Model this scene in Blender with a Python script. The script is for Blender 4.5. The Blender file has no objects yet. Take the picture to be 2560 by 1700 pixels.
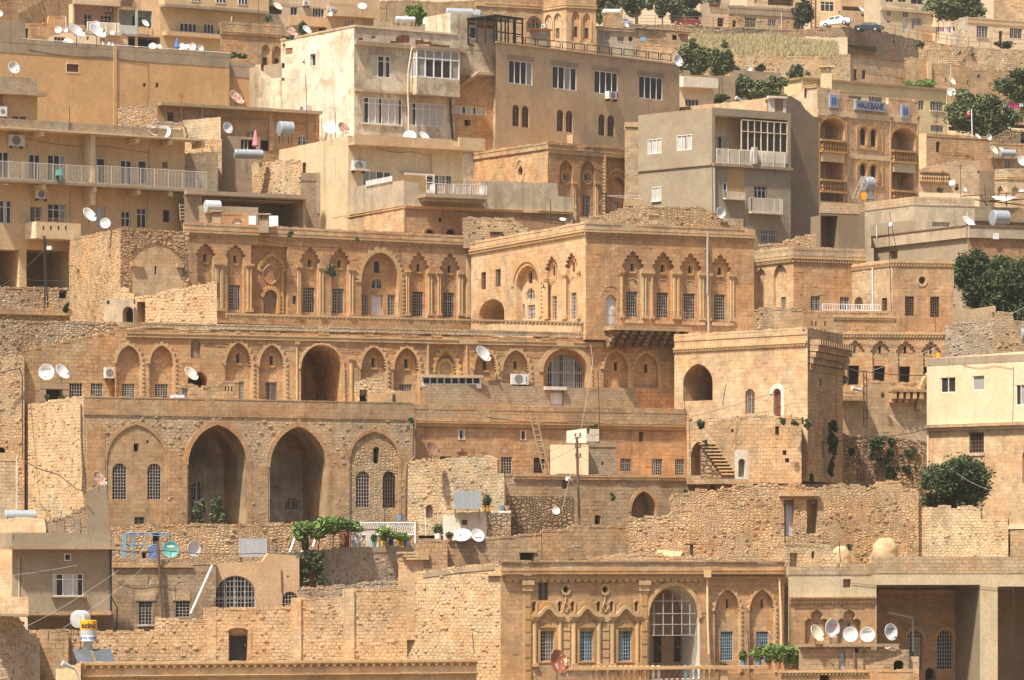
import bpy, bmesh, math, random
from mathutils import Vector, Matrix, Euler
from mathutils.geometry import delaunay_2d_cdt
R=math.radians
random.seed(7)
SC=bpy.context.scene
COL=SC.collection
# ------------------------------------------------------------ camera, light
F=10500.0; HZ=1400.0; K=.5        # focal length in photo pixels, horizon row, depth shear of the terraces
cd=bpy.data.cameras.new('camera'); cam=bpy.data.objects.new('camera',cd); COL.objects.link(cam)
cd.sensor_width=36; cd.lens=36*F/2560; cd.shift_y=(HZ-850)/2560
cam.location=(0,0,0); cam.rotation_euler=(R(90),0,0); cd.clip_start=1; cd.clip_end=6000
SC.camera=cam
SUN_AZ=R(38); SUN_EL=R(61)        # azimuth to the left of the direction back towards the camera
sv=Vector((-math.sin(SUN_AZ)*math.cos(SUN_EL),-math.cos(SUN_AZ)*math.cos(SUN_EL),math.sin(SUN_EL)))
w=bpy.data.worlds.new('World'); SC.world=w; w.use_nodes=True
nt=w.node_tree; bg=nt.nodes['Background']
sk=nt.nodes.new('ShaderNodeTexSky'); sk.sky_type='NISHITA'; sk.sun_disc=False
sk.sun_elevation=SUN_EL; sk.sun_rotation=math.atan2(sv.x,sv.y)
sk.air_density=1.0; sk.dust_density=4.0; sk.ozone_density=1.0
nt.links.new(sk.outputs[0],bg.inputs[0]); bg.inputs[1].default_value=.095
sd=bpy.data.lights.new('sun','SUN'); so=bpy.data.objects.new('sun',sd); COL.objects.link(so)
sd.energy=5; sd.angle=R(2.2); sd.color=(1,.94,.84)
so.rotation_euler=(-sv).to_track_quat('-Z','Y').to_euler()
SC.view_settings.view_transform='Standard'; SC.view_settings.look='None'
SC.view_settings.exposure=.75; SC.view_settings.gamma=1
# ------------------------------------------------------------ photo tiles -> world
S=640/2361; TX=TY=0
def T(c,r):
    global TX,TY
    TX=640*c; TY=425*r
def ax(x): return TX+x*S
def ay(y): return TY+y*S
def Yd(D,px): return D/(1-K*(px-1280)/F)
def pt(x,y,D):
    px=ax(x); Y=Yd(D,px)
    return Vector(((px-1280)*Y/F,Y,(HZ-ay(y))*Y/F))
def zm(D=320): return 3.689*F/D     # zoom units per metre
# ------------------------------------------------------------ materials
MT={}
def _new(name):
    m=bpy.data.materials.new(name); m.use_nodes=True; t=m.node_tree
    b=t.nodes['Principled BSDF']; MT[name]=m
    return m,t,b
def N(t,k,**kw):
    n=t.nodes.new(k)
    for a,b in kw.items():
        if a.startswith('i'): n.inputs[int(a[1:])].default_value=b
        else: setattr(n,a,b)
    return n
def L(t,a,b): t.links.new(a,b)
def ramp(t,src,pts):
    r=N(t,'ShaderNodeValToRGB'); e=r.color_ramp.elements
    while len(e)<len(pts): e.new(.5)
    for q,(p,c) in zip(e,pts): q.position=p; q.color=(c,c,c,1) if not isinstance(c,tuple) else (*c,1)
    L(t,src,r.inputs[0]); return r.outputs[0]
def mix(t,a,b,f,mode='MIX'):
    m=N(t,'ShaderNodeMix',data_type='RGBA',blend_type=mode)
    for i,v in ((6,a),(7,b)):
        if isinstance(v,tuple): m.inputs[i].default_value=(*v,1)
        else: L(t,v,m.inputs[i])
    if isinstance(f,(int,float)): m.inputs[0].default_value=f
    else: L(t,f,m.inputs[0])
    return m.outputs[2]
def noise(t,vec,scale,det=3,rough=.55,stretch=None):
    if stretch:
        mp=N(t,'ShaderNodeMapping'); mp.inputs['Scale'].default_value=stretch; L(t,vec,mp.inputs[0]); vec=mp.outputs[0]
    n=N(t,'ShaderNodeTexNoise'); n.inputs['Scale'].default_value=scale; n.inputs['Detail'].default_value=det; n.inputs['Roughness'].default_value=rough
    L(t,vec,n.inputs['Vector']); return n
def weather(t,col,uv,pos,stain,amt,streak=.35,stc=(.13,.095,.065),cl=1):
    oi=N(t,'ShaderNodeObjectInfo'); col=mix(t,col,mix(t,(1.05,.985,.92),(.94,.965,.99),oi.outputs['Random']),1.0,'MULTIPLY')
    n1=noise(t,pos,.22,5,.6); f=ramp(t,n1.outputs[0],[(.46,0),(.68,1)])
    mu=N(t,'ShaderNodeMath',operation='MULTIPLY'); L(t,f,mu.inputs[0]); mu.inputs[1].default_value=amt
    col=mix(t,col,stain,mu.outputs[0])
    n2=noise(t,uv,1.0,4,.6,(1.3,.16,1)); f2=ramp(t,n2.outputs[0],[(.52,0),(.75,1)])
    mu2=N(t,'ShaderNodeMath',operation='MULTIPLY'); L(t,f2,mu2.inputs[0]); mu2.inputs[1].default_value=streak
    col=mix(t,col,stc,mu2.outputs[0])
    n3=noise(t,pos,1.3,4,.65); f3=ramp(t,n3.outputs[0],[(.28,1-.26*cl),(.72,1+.2*cl)])
    col=mix(t,col,f3,1.0,'MULTIPLY')
    n5=noise(t,pos,.33,4,.62); col=mix(t,col,mix(t,(1.05,.95,.86),(1.0,1.04,1.08),ramp(t,n5.outputs[0],[(.4,.5-.5*cl),(.6,.5+.5*cl)])),1.0,'MULTIPLY')
    n4=noise(t,pos,9,2,.6); f4=ramp(t,n4.outputs[0],[(.3,.82),(.7,1.16)])
    return mix(t,col,f4,1.0,'MULTIPLY'),n4
def finish(t,b,col,h,strength,dist,rough=.93):
    L(t,col,b.inputs['Base Color']); b.inputs['Roughness'].default_value=rough
    b.inputs['Specular IOR Level'].default_value=.15
    if h is not None:
        bp=N(t,'ShaderNodeBump'); bp.inputs['Strength'].default_value=strength; bp.inputs['Distance'].default_value=dist
        L(t,h,bp.inputs['Height']); L(t,bp.outputs[0],b.inputs['Normal'])
def ds(c,k=.86):
    l=sum(c)/3; return tuple((l+(q-l)*k)*g for q,g in zip(c,(1,1.012,.995)))
def m_ashlar(name,c1,c2,mo,bw=.62,bh=.3,msz=.015,dist=.02,bump=.35,stain=(.2,.15,.1),amt=.4,streak=.45):
    c1,c2,mo=ds(c1),ds(tuple(q*.93 for q in c2)),ds(tuple(q*.8 for q in mo)); m,t,b=_new(name); uv=N(t,'ShaderNodeTexCoord').outputs['UV']; pos=N(t,'ShaderNodeNewGeometry').outputs['Position']
    nd=noise(t,uv,1.6,2); sb=N(t,'ShaderNodeVectorMath',operation='SUBTRACT'); L(t,nd.outputs['Color'],sb.inputs[0]); sb.inputs[1].default_value=(.5,.5,.5)
    sc=N(t,'ShaderNodeVectorMath',operation='SCALE'); L(t,sb.outputs[0],sc.inputs[0]); sc.inputs['Scale'].default_value=dist*4
    ad=N(t,'ShaderNodeVectorMath',operation='ADD'); L(t,uv,ad.inputs[0]); L(t,sc.outputs[0],ad.inputs[1])
    br=N(t,'ShaderNodeTexBrick'); L(t,ad.outputs[0],br.inputs['Vector'])
    br.offset=.5; br.squash=1
    for k,v in (('Color1',(*c1,1)),('Color2',(*c2,1)),('Mortar',(*mo,1))): br.inputs[k].default_value=v
    br.inputs['Scale'].default_value=1; br.inputs['Mortar Size'].default_value=msz; br.inputs['Mortar Smooth'].default_value=.4
    br.inputs['Brick Width'].default_value=bw; br.inputs['Row Height'].default_value=bh; br.inputs['Bias'].default_value=-.1
    nv=noise(t,uv,.7,3,.6); nm=ramp(t,nv.outputs[0],[(.38,0),(.6,1)])
    flat=mix(t,c1,c2,.35); col=mix(t,flat,br.outputs[0],mix(t,(.3,.3,.3),(1,1,1),nm))
    col,n4=weather(t,col,uv,pos,stain,amt,streak)
    iv=N(t,'ShaderNodeMath',operation='MULTIPLY_ADD'); L(t,br.outputs[1],iv.inputs[0]); iv.inputs[1].default_value=-1; L(t,n4.outputs[0],iv.inputs[2])
    finish(t,b,col,iv.outputs[0],bump,.03); return m
def m_rubble(name,c1,c2,jo,w=.42,h=.27,rnd=.75,bump=.8,jw=.09,stain=(.22,.16,.1),amt=.4,jd=.05):
    c1,c2,jo=ds(c1),ds(c2),ds(jo)
    m,t,b=_new(name); uv=N(t,'ShaderNodeTexCoord').outputs['UV']; pos=N(t,'ShaderNodeNewGeometry').outputs['Position']
    nd=noise(t,uv,1.3,3); sb=N(t,'ShaderNodeVectorMath',operation='SUBTRACT'); L(t,nd.outputs['Color'],sb.inputs[0]); sb.inputs[1].default_value=(.5,.5,.5)
    sc=N(t,'ShaderNodeVectorMath',operation='SCALE'); L(t,sb.outputs[0],sc.inputs[0]); sc.inputs['Scale'].default_value=.34
    ad=N(t,'ShaderNodeVectorMath',operation='ADD'); L(t,uv,ad.inputs[0]); L(t,sc.outputs[0],ad.inputs[1])
    def lay(k):
        mp=N(t,'ShaderNodeMapping'); mp.inputs['Scale'].default_value=(k/w,k/h,1); L(t,ad.outputs[0],mp.inputs[0])
        v1=N(t,'ShaderNodeTexVoronoi',voronoi_dimensions='2D',feature='F1'); v2=N(t,'ShaderNodeTexVoronoi',voronoi_dimensions='2D',feature='DISTANCE_TO_EDGE')
        for v in (v1,v2): L(t,mp.outputs[0],v.inputs['Vector']); v.inputs['Scale'].default_value=1; v.inputs['Randomness'].default_value=rnd
        cc=N(t,'ShaderNodeSeparateColor'); L(t,v1.outputs['Color'],cc.inputs[0])
        st=mix(t,c1,c2,ramp(t,cc.outputs[0],[(.1,0),(.9,1)])); st=mix(t,st,ramp(t,cc.outputs[1],[(0,.62),(.35,.96),(1,1.25)]),1.0,'MULTIPLY')
        nj=noise(t,uv,2.2,3); add=N(t,'ShaderNodeMath',operation='MULTIPLY_ADD'); L(t,nj.outputs[0],add.inputs[0]); add.inputs[1].default_value=-.2; L(t,v2.outputs[0],add.inputs[2])
        return mix(t,jo,st,ramp(t,add.outputs[0],[(-.02,0),(jw,1)])),ramp(t,v2.outputs[0],[(0,0),(.1,.55),(.32,1)])
    a,ha=lay(1.3); c,hc=lay(2.2); ms=ramp(t,noise(t,uv,.5,4,.6).outputs[0],[(.47,0),(.54,1)])
    col=mix(t,a,c,ms); hh=mix(t,ha,hc,ms)
    pf=ramp(t,noise(t,uv,.42,5,.65).outputs[0],[(.54,0),(.64,.75)]); col=mix(t,col,mix(t,c1,jo,.3),pf)
    col,n4=weather(t,col,uv,pos,stain,amt,.22)
    iv=N(t,'ShaderNodeMath',operation='MULTIPLY_ADD'); L(t,n4.outputs[0],iv.inputs[0]); iv.inputs[1].default_value=.8; L(t,hh,iv.inputs[2])
    finish(t,b,col,iv.outputs[0],bump,jd); return m
def m_plaster(name,c1,c2,stain=(.2,.17,.13),amt=.3,streak=.35,bump=.15,patch=None,pa=.6,cl=.35):
    c1,c2=ds(c1,.97),ds(c2,.97); m,t,b=_new(name); uv=N(t,'ShaderNodeTexCoord').outputs['UV']; pos=N(t,'ShaderNodeNewGeometry').outputs['Position']
    n=noise(t,pos,.45,4,.6); col=mix(t,c1,c2,ramp(t,n.outputs[0],[(.38,0),(.62,1)]))
    if patch:
        n5=noise(t,uv,.8,6,.68); mu=N(t,'ShaderNodeMath',operation='MULTIPLY'); L(t,ramp(t,n5.outputs[0],[(.53,0),(.58,1)]),mu.inputs[0]); mu.inputs[1].default_value=pa
        col=mix(t,col,patch,mu.outputs[0])
    col,n4=weather(t,col,uv,pos,stain,amt*.8,streak,cl=cl)
    finish(t,b,col,n4.outputs[0],bump,.03); return m
def m_plain(name,c,rough=.6,metal=0,spec=.3,var=.12,scale=3):
    m,t,b=_new(name); pos=N(t,'ShaderNodeTexCoord').outputs['Object']
    n=noise(t,pos,scale,4,.6); f=ramp(t,n.outputs[0],[(.3,1-var),(.7,1+var)]); col=mix(t,c,f,1.0,'MULTIPLY')
    L(t,col,b.inputs['Base Color']); b.inputs['Roughness'].default_value=rough; b.inputs['Metallic'].default_value=metal; b.inputs['Specular IOR Level'].default_value=spec
    return m
def m_two(name,c1,c2,scale,lo,hi,rough=.7,metal=0,stretch=None):
    m,t,b=_new(name); pos=N(t,'ShaderNodeTexCoord').outputs['Object']
    n=noise(t,pos,scale,5,.65,stretch); col=mix(t,c1,c2,ramp(t,n.outputs[0],[(lo,0),(hi,1)]))
    L(t,col,b.inputs['Base Color']); b.inputs['Roughness'].default_value=rough; b.inputs['Metallic'].default_value=metal; return m
def m_leaf(name,c1,c2,c3=None):
    m,t,b=_new(name); g=N(t,'ShaderNodeNewGeometry'); 
    n=noise(t,g.outputs['Position'],1.1,3,.6)
    col=mix(t,c1,c2,ramp(t,g.outputs['Random Per Island'],[(0,0),(1,1)]))
    if c3: col=mix(t,col,c3,ramp(t,n.outputs[0],[(.5,0),(.66,.8)]))
    L(t,col,b.inputs['Base Color']); b.inputs['Roughness'].default_value=.6; b.inputs['Specular IOR Level'].default_value=.25
    try: b.inputs['Subsurface Weight'].default_value=0
    except Exception: pass
    return m
m_ashlar('ashlar',(.58,.345,.16),(.47,.26,.11),(.36,.22,.115))
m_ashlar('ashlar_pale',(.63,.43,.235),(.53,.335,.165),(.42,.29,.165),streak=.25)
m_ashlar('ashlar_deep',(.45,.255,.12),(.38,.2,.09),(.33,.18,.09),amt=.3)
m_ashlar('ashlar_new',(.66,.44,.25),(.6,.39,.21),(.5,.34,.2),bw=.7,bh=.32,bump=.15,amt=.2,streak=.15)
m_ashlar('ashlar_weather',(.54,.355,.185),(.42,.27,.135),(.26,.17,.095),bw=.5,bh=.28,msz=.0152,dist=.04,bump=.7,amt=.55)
m_ashlar('block',(.42,.32,.2),(.37,.275,.165),(.23,.165,.1),bw=.42,bh=.21,msz=.016,dist=.012,bump=.5,amt=.3)
m_ashlar('block_pale',(.56,.42,.26),(.49,.36,.21),(.28,.2,.12),bw=.5,bh=.25,msz=.018,dist=.02,bump=.5,amt=.3)
m_rubble('rubble',(.61,.405,.21),(.5,.31,.15),(.43,.28,.15),bump=.85)
m_rubble('rubble_big',(.53,.35,.185),(.42,.26,.13),(.32,.2,.11),w=.6,h=.42,bump=1.0,jd=.07)
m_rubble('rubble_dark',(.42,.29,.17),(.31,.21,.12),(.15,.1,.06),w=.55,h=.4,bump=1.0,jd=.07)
m_ashlar('rubble_pale',(.63,.44,.245),(.52,.35,.185),(.47,.33,.19),bw=.33,bh=.21,msz=.028,dist=.09,bump=1.3,amt=.35)
m_ashlar('rubble_course',(.64,.43,.23),(.53,.345,.17),(.5,.34,.19),bw=.37,bh=.23,msz=.026,dist=.06,bump=1.2,amt=.25,streak=.25)
m_rubble('rubble_terrace',(.56,.41,.25),(.46,.32,.18),(.34,.24,.14),w=.5,h=.36,bump=.9)
m_rubble('rubble_grey',(.4,.32,.23),(.3,.24,.17),(.46,.36,.25),w=.4,h=.35,rnd=1,bump=.6)
m_plaster('plaster_ochre',(.55,.345,.165),(.49,.3,.14),amt=.2,streak=.15)
m_plaster('plaster_tan',(.56,.4,.24),(.49,.34,.2),amt=.25,streak=.2)
m_plaster('plaster_apart',(.62,.45,.26),(.56,.4,.22),amt=.25,streak=.2)
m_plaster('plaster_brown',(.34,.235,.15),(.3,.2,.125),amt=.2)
m_plaster('plaster_cream',(.66,.52,.33),(.6,.46,.285),amt=.2,streak=.25)
m_plaster('plaster_yellow',(.60,.5,.3),(.55,.45,.27),amt=.15,streak=.15)
m_plaster('plaster_white',(.76,.67,.53),(.66,.55,.4),stain=(.3,.24,.17),amt=.45,streak=.4,patch=(.4,.31,.21),pa=.55)
m_plaster('plaster_soiled',(.66,.56,.42),(.5,.4,.28),stain=(.16,.14,.11),amt=.6,streak=.6,patch=(.3,.24,.17),pa=.6)
m_plaster('plaster_house',(.56,.44,.31),(.5,.385,.26),amt=.3)
m_plaster('plaster_clean',(.7,.55,.37),(.66,.51,.34),amt=.12,streak=.12)
m_plaster('concrete',(.37,.285,.195),(.3,.23,.155),stain=(.15,.125,.1),amt=.4,streak=.4)
m_plaster('concrete_pale',(.49,.4,.285),(.39,.31,.215),stain=(.2,.165,.13),amt=.5,streak=.5,patch=(.56,.47,.35),pa=.5)
m_plaster('render_grey',(.34,.275,.19),(.3,.24,.165),stain=(.22,.18,.13),amt=.25,streak=.12)
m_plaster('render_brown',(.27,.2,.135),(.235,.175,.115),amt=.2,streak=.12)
m_plaster('paint_pink',(.5,.37,.38),(.45,.33,.34),amt=.2)
m_plaster('paint_blue',(.36,.43,.45),(.42,.47,.47),amt=.3)
m_plaster('dirty_white',(.68,.62,.53),(.6,.54,.45),amt=.25,streak=.4)
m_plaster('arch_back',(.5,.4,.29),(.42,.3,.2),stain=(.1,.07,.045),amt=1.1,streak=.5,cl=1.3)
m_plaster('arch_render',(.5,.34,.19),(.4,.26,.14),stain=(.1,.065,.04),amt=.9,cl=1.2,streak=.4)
m_plaster('trim',(.55,.375,.2),(.49,.325,.165),stain=(.25,.18,.11),amt=.4,streak=.35,bump=.4)
m_plaster('trim_deep',(.5,.3,.13),(.44,.25,.1),stain=(.25,.17,.1),amt=.4,streak=.3,bump=.4)
m_plaster('trim_yellow',(.58,.37,.14),(.5,.29,.1),amt=.3,streak=.3,bump=.5)
m_ashlar('redbrick',(.42,.15,.06),(.34,.11,.05),(.3,.2,.14),bw=.24,bh=.1,msz=.012,dist=.02,bump=.5,amt=.2)
m_plaster('rust',(.3,.1,.04),(.2,.065,.03),stain=(.12,.05,.03),amt=.5)
m_plain('glass',(.04,.033,.028),rough=.25,spec=.3,var=.3,scale=.8)
m_plain('dark',(.028,.02,.015),rough=.9,var=.3)
m_plain('frame_white',(.7,.68,.64),rough=.45)
m_plain('frame_wood',(.22,.12,.06),rough=.6)
m_plain('frame_grey',(.42,.39,.35),rough=.5)
m_plain('bar_white',(.5,.445,.38),rough=.5)
m_plain('bar_brown',(.2,.12,.08),rough=.6)
m_plain('bar_blue',(.35,.5,.58),rough=.5)
m_plain('metal_cable',(.06,.045,.035),rough=.7)
m_plain('bar_black',(.035,.033,.032),rough=.5)
m_plain('curtain',(.3,.28,.25),rough=.9,var=.15,scale=2)
m_plain('curtain_pale',(.46,.43,.38),rough=.9,var=.1,scale=2)
m_plain('door_white',(.62,.6,.58),rough=.5)
m_plain('door_grey',(.45,.46,.47),rough=.5)
m_plain('door_black',(.03,.028,.026),rough=.5)
m_plain('door_brown',(.14,.05,.035),rough=.5)
m_two('door_wood',(.3,.2,.13),(.2,.13,.08),6,.4,.6,.8,stretch=(1,1,.1))
# ------------------------------------------------------------ mesh builder
def e3(): return random.uniform(-.0025,.0025)
class MB:
    def __init__(s): s.v=[]; s.f=[]; s.m=[]
    def add(s,vs,fs,mi=0):
        b=len(s.v); s.v+= [tuple(q) for q in vs]
        for f in fs: s.f.append([b+i for i in f]); s.m.append(mi)
    def quad(s,a,b,c,d,mi=0): s.add((a,b,c,d),[(0,1,2,3)],mi)
    def hexa(s,p,mi=0):   # 8 points: bottom 0-3, top 4-7
        s.add(p,[(0,3,2,1),(4,5,6,7),(0,1,5,4),(1,2,6,5),(2,3,7,6),(3,0,4,7)],mi)
    def box(s,x0,y0,z0,x1,y1,z1,mi=0):
        s.hexa([(x0,y0,z0),(x1,y0,z0),(x1,y1,z0),(x0,y1,z0),(x0,y0,z1),(x1,y0,z1),(x1,y1,z1),(x0,y1,z1)],mi)
    def fbox(s,F_,u0,u1,z0,z1,o0,o1,mi=0):
        z0+=e3(); z1+=e3(); o1+=e3()
        p=[F_.P(u0,z0,o1),F_.P(u1,z0,o1),F_.P(u1,z0,o0),F_.P(u0,z0,o0),F_.P(u0,z1,o1),F_.P(u1,z1,o1),F_.P(u1,z1,o0),F_.P(u0,z1,o0)]
        s.hexa(p,mi)
    def tube(s,pts,r0,r1=None,n=6,mi=0,cap=True):
        if r1 is None: r1=r0
        pts=[Vector(p) for p in pts]; rings=[]; k=len(pts)
        for i,p in enumerate(pts):
            d=(pts[min(i+1,k-1)]-pts[max(i-1,0)]).normalized()
            a=d.cross(Vector((0,0,1)) if abs(d.z)<.9 else Vector((1,0,0))).normalized(); b=d.cross(a)
            r=r0+(r1-r0)*i/max(1,k-1)
            rings.append([p+(a*math.cos(2*math.pi*j/n)+b*math.sin(2*math.pi*j/n))*r for j in range(n)])
        vs=[q for rg in rings for q in rg]; fs=[]
        for i in range(k-1):
            for j in range(n):
                fs.append((i*n+j,i*n+(j+1)%n,(i+1)*n+(j+1)%n,(i+1)*n+j))
        if cap: fs.append(tuple(range(n))[::-1]); fs.append(tuple((k-1)*n+j for j in range(n)))
        s.add(vs,fs,mi)
    def lathe(s,prof,n=16,M=None,mi=0):  # prof: (r,z) list around z
        vs=[];fs=[];k=len(prof)
        for r,z in prof:
            for j in range(n):
                a=2*math.pi*j/n; q=Vector((r*math.cos(a),r*math.sin(a),z)); vs.append(M@q if M else q)
        for i in range(k-1):
            for j in range(n): fs.append((i*n+j,i*n+(j+1)%n,(i+1)*n+(j+1)%n,(i+1)*n+j))
        s.add(vs,fs,mi)
    def build(s,name,mats,parent=None,smooth=False,inv=True):
        me=bpy.data.meshes.new(name); me.from_pydata(s.v,[],s.f)
        if isinstance(mats,str): mats=[mats]
        for q in mats: me.materials.append(MT[q])
        me.polygons.foreach_set('material_index',s.m)
        if smooth: me.polygons.foreach_set('use_smooth',[True]*len(s.f))
        me.update()
        uv=me.uv_layers.new(name='UVMap'); dat=[0.0]*(2*len(me.loops)); V=me.vertices
        for p in me.polygons:
            n=p.normal
            if abs(n.z)>.75:
                for li in p.loop_indices:
                    c=V[me.loops[li].vertex_index].co; dat[2*li]=c.x; dat[2*li+1]=c.y
            else:
                l=math.hypot(n.x,n.y) or 1; tx,ty=-n.y/l,n.x/l
                for li in p.loop_indices:
                    c=V[me.loops[li].vertex_index].co; dat[2*li]=c.x*tx+c.y*ty; dat[2*li+1]=c.z
        uv.data.foreach_set('uv',dat)
        o=bpy.data.objects.new(name,me); COL.objects.link(o)
        if parent:
            o.parent=parent
            if inv: o.matrix_parent_inverse=Matrix.Translation(-Vector(parent.get('_w',(0,0,0))))
        return o
def tag(o,label=None,cat=None,group=None,kind=None):
    for k,v in (('label',label),('category',cat),('group',group),('kind',kind)):
        if v: o[k]=v
    return o
def thing(name,label,cat,loc=(0,0,0),group=None):
    o=bpy.data.objects.new(name,None); COL.objects.link(o); o.empty_display_size=.3
    o.location=loc; o['_w']=tuple(loc); tag(o,label,cat,group); return o
# ------------------------------------------------------------ outlines in (u,z)
def outline(kind,u0,u1,z0,z1,zs=None,teeth=0):
    w=u1-u0; c=(u0+u1)/2; h=w/2
    if kind=='r': return [(u0,z0),(u1,z0),(u1,z1),(u0,z1)]
    if kind=='o':
        return [(c+h*math.cos(a*math.pi/10),(z0+z1)/2+(z1-z0)/2*math.sin(a*math.pi/10)) for a in range(20)]
    if zs is None:
        zs={'a':z1-min(h,(z1-z0)*.6),'s':z1-.18*w,'p':z1-.72*w,'m':z1-1.0*w,'t':z1-1.1*w,'q':z1-.35*w}[kind]
        zs=max(zs,z0+.08*(z1-z0))
    r=z1-zs; half=[]
    if kind in('a','s','q'):
        n=10
        for i in range(n+1):
            a=math.pi/2*i/n; half.append((h*math.cos(a),r*math.sin(a)))
    elif kind=='p':
        n=10
        for i in range(n+1):
            q=i/n; # pointed: arc of larger radius
            a=q*math.acos(.28/1.28); x=1.28*math.cos(a)-.28; y=1.28*math.sin(a)/(1.28*math.sin(math.acos(.28/1.28)))
            half.append((h*x,r*y))
    elif kind=='m':
        P=[(.82,0),(.84,.04),(.95,.06),(1,.12),(1,.21),(.93,.28),(.82,.3),(.76,.33),(.82,.39),(.81,.47),(.72,.53),(.6,.52),(.54,.55),(.59,.62),(.53,.7),(.41,.73),(.31,.7),(.26,.73),(.29,.8),(.19,.87),(.1,.88),(.04,.94),(0,1)]
        half=[(h*x,r*y) for x,y in P]
    elif kind=='t':
        P=[(1,0),(1,.18),(.9,.32),(.72,.4),(.52,.4),(.42,.36),(.48,.48),(.52,.6),(.46,.74),(.3,.86),(.12,.93),(0,1)]
        half=[(h*x,r*y) for x,y in P]
    if teeth:
        # saw-toothed intrados
        dense=[]
        for (a,b),(a2,b2) in zip(half[:-1],half[1:]):
            dense+= [(a,b),((a+a2)/2,(b+b2)/2)]
        dense.append(half[-1]); half=[]
        for i,(x,y) in enumerate(dense):
            l=math.hypot(x,y) or 1; g=teeth if i%2 else 0
            if i in (0,len(dense)-1): g=0
            half.append((x-x/l*g,y-y/l*g))
    wl=half[0][0]
    out=[(c-wl,z0),(c+wl,z0)]+[(c+x,zs+y) for x,y in half]+[(c-x,zs+y) for x,y in reversed(half[:-1])]
    return out
def inside(p,poly):
    x,y=p; c=False; j=len(poly)-1
    for i in range(len(poly)):
        xi,yi=poly[i]; xj,yj=poly[j]
        if (yi>y)!=(yj>y) and x<(xj-xi)*(y-yi)/(yj-yi)+xi: c=not c
        j=i
    return c
class Face:
    def __init__(s,P,Q,z0,z1,mi,out=None):
        s.A=Vector(P); s.L=(Vector(Q)-Vector(P)).length; s.d=(Vector(Q)-Vector(P)).normalized(); s.n=Vector((s.d.y,-s.d.x))
        s.z0=z0; s.z1=z1; s.mi=mi; s.out=out or [(0,z0),(s.L,z0),(s.L,z1),(0,z1)]; s.holes=[]; s.jm=mi; s.b=None; s.is_n=False
    def upx(s,px):
        k=(px-1280)/F; return (k*s.A.y-s.A.x)/(s.d.x-k*s.d.y)
    def U(s,x): return s.upx(ax(x))
    def Yx(s,x): return s.A.y+s.U(x)*s.d.y
    def Z(s,x,y): return (HZ-ay(y))*s.Yx(x)/F
    def P(s,u,z,o=0): return Vector((s.A.x+s.d.x*u+s.n.x*o,s.A.y+s.d.y*u+s.n.y*o,z))
    def at(s,x,y,o=0): return s.P(s.U(x),s.Z(x,y),o)
    def rect(s,x0,y0,x1,y1):
        xc=(x0+x1)/2; return s.U(x0),s.U(x1),s.Z(xc,y1),s.Z(xc,y0)
    def Dx(s,x):
        px=ax(x); return s.Yx(x)*(1-K*(px-1280)/F)
    def hole(s,pts,depth,mi=None,jm=None,close=True):
        zl=min(q[1] for q in s.out)+.012; pts=[(u,max(z,zl)) for u,z in pts]
        if s.is_n and not all(inside(q,s.out) for q in pts):
            cu=sum(q[0] for q in pts)/len(pts); cz=sum(q[1] for q in pts)/len(pts)
            for k in range(12):
                pts=[(cu+(u-cu)*.95,zl+(z-zl)*.97) for u,z in pts]
                if all(inside(q,s.out) for q in pts): break
        for q in pts:
            if not inside(q,s.out): print('HOLE OUT',s.b.root.name if s.b else '',[round(a,2) for a in q],'L',round(s.L,2),'z',round(s.z0,2),round(s.z1,2)); return None
        A=s.A-s.n*depth; nf=Face(A,A+s.d,0,0,s.mi if mi is None else mi,out=list(pts)); nf.L=s.L; nf.b=s.b; nf.z0=s.z0; nf.z1=s.z1
        nf.jm=s.mi if jm is None else jm; nf.dep=depth; nf.close=close; nf.is_n=True
        s.holes.append(nf); return nf
    def emit(s,mb):
        vs=list(s.out); ed=[(i,(i+1)%len(vs)) for i in range(len(vs))]
        for h in s.holes:
            b=len(vs); k=len(h.out); vs+=h.out; ed+=[(b+i,b+(i+1)%k) for i in range(k)]
        r=delaunay_2d_cdt([Vector(v) for v in vs],ed,[],0,1e-5)
        V,Fc=r[0],r[2]; base=len(mb.v); mb.v+=[tuple(s.P(v[0],v[1])) for v in V]
        for f in Fc:
            c=(sum(V[i][0] for i in f)/len(f),sum(V[i][1] for i in f)/len(f))
            if not inside(c,s.out) or any(inside(c,h.out) for h in s.holes): continue
            a=(V[f[1]]-V[f[0]]).cross(V[f[2]]-V[f[0]])
            f=list(f) if a>0 else list(f)[::-1]
            mb.f.append([base+i for i in f]); mb.m.append(s.mi)
        for h in s.holes:
            o=h.out; k=len(o)
            for i in range(k):
                a,b=o[i],o[(i+1)%k]
                mb.quad(s.P(*b),s.P(*a),s.P(a[0],a[1],-h.dep),s.P(b[0],b[1],-h.dep),h.jm)
            if h.close: h.emit(mb)
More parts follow.
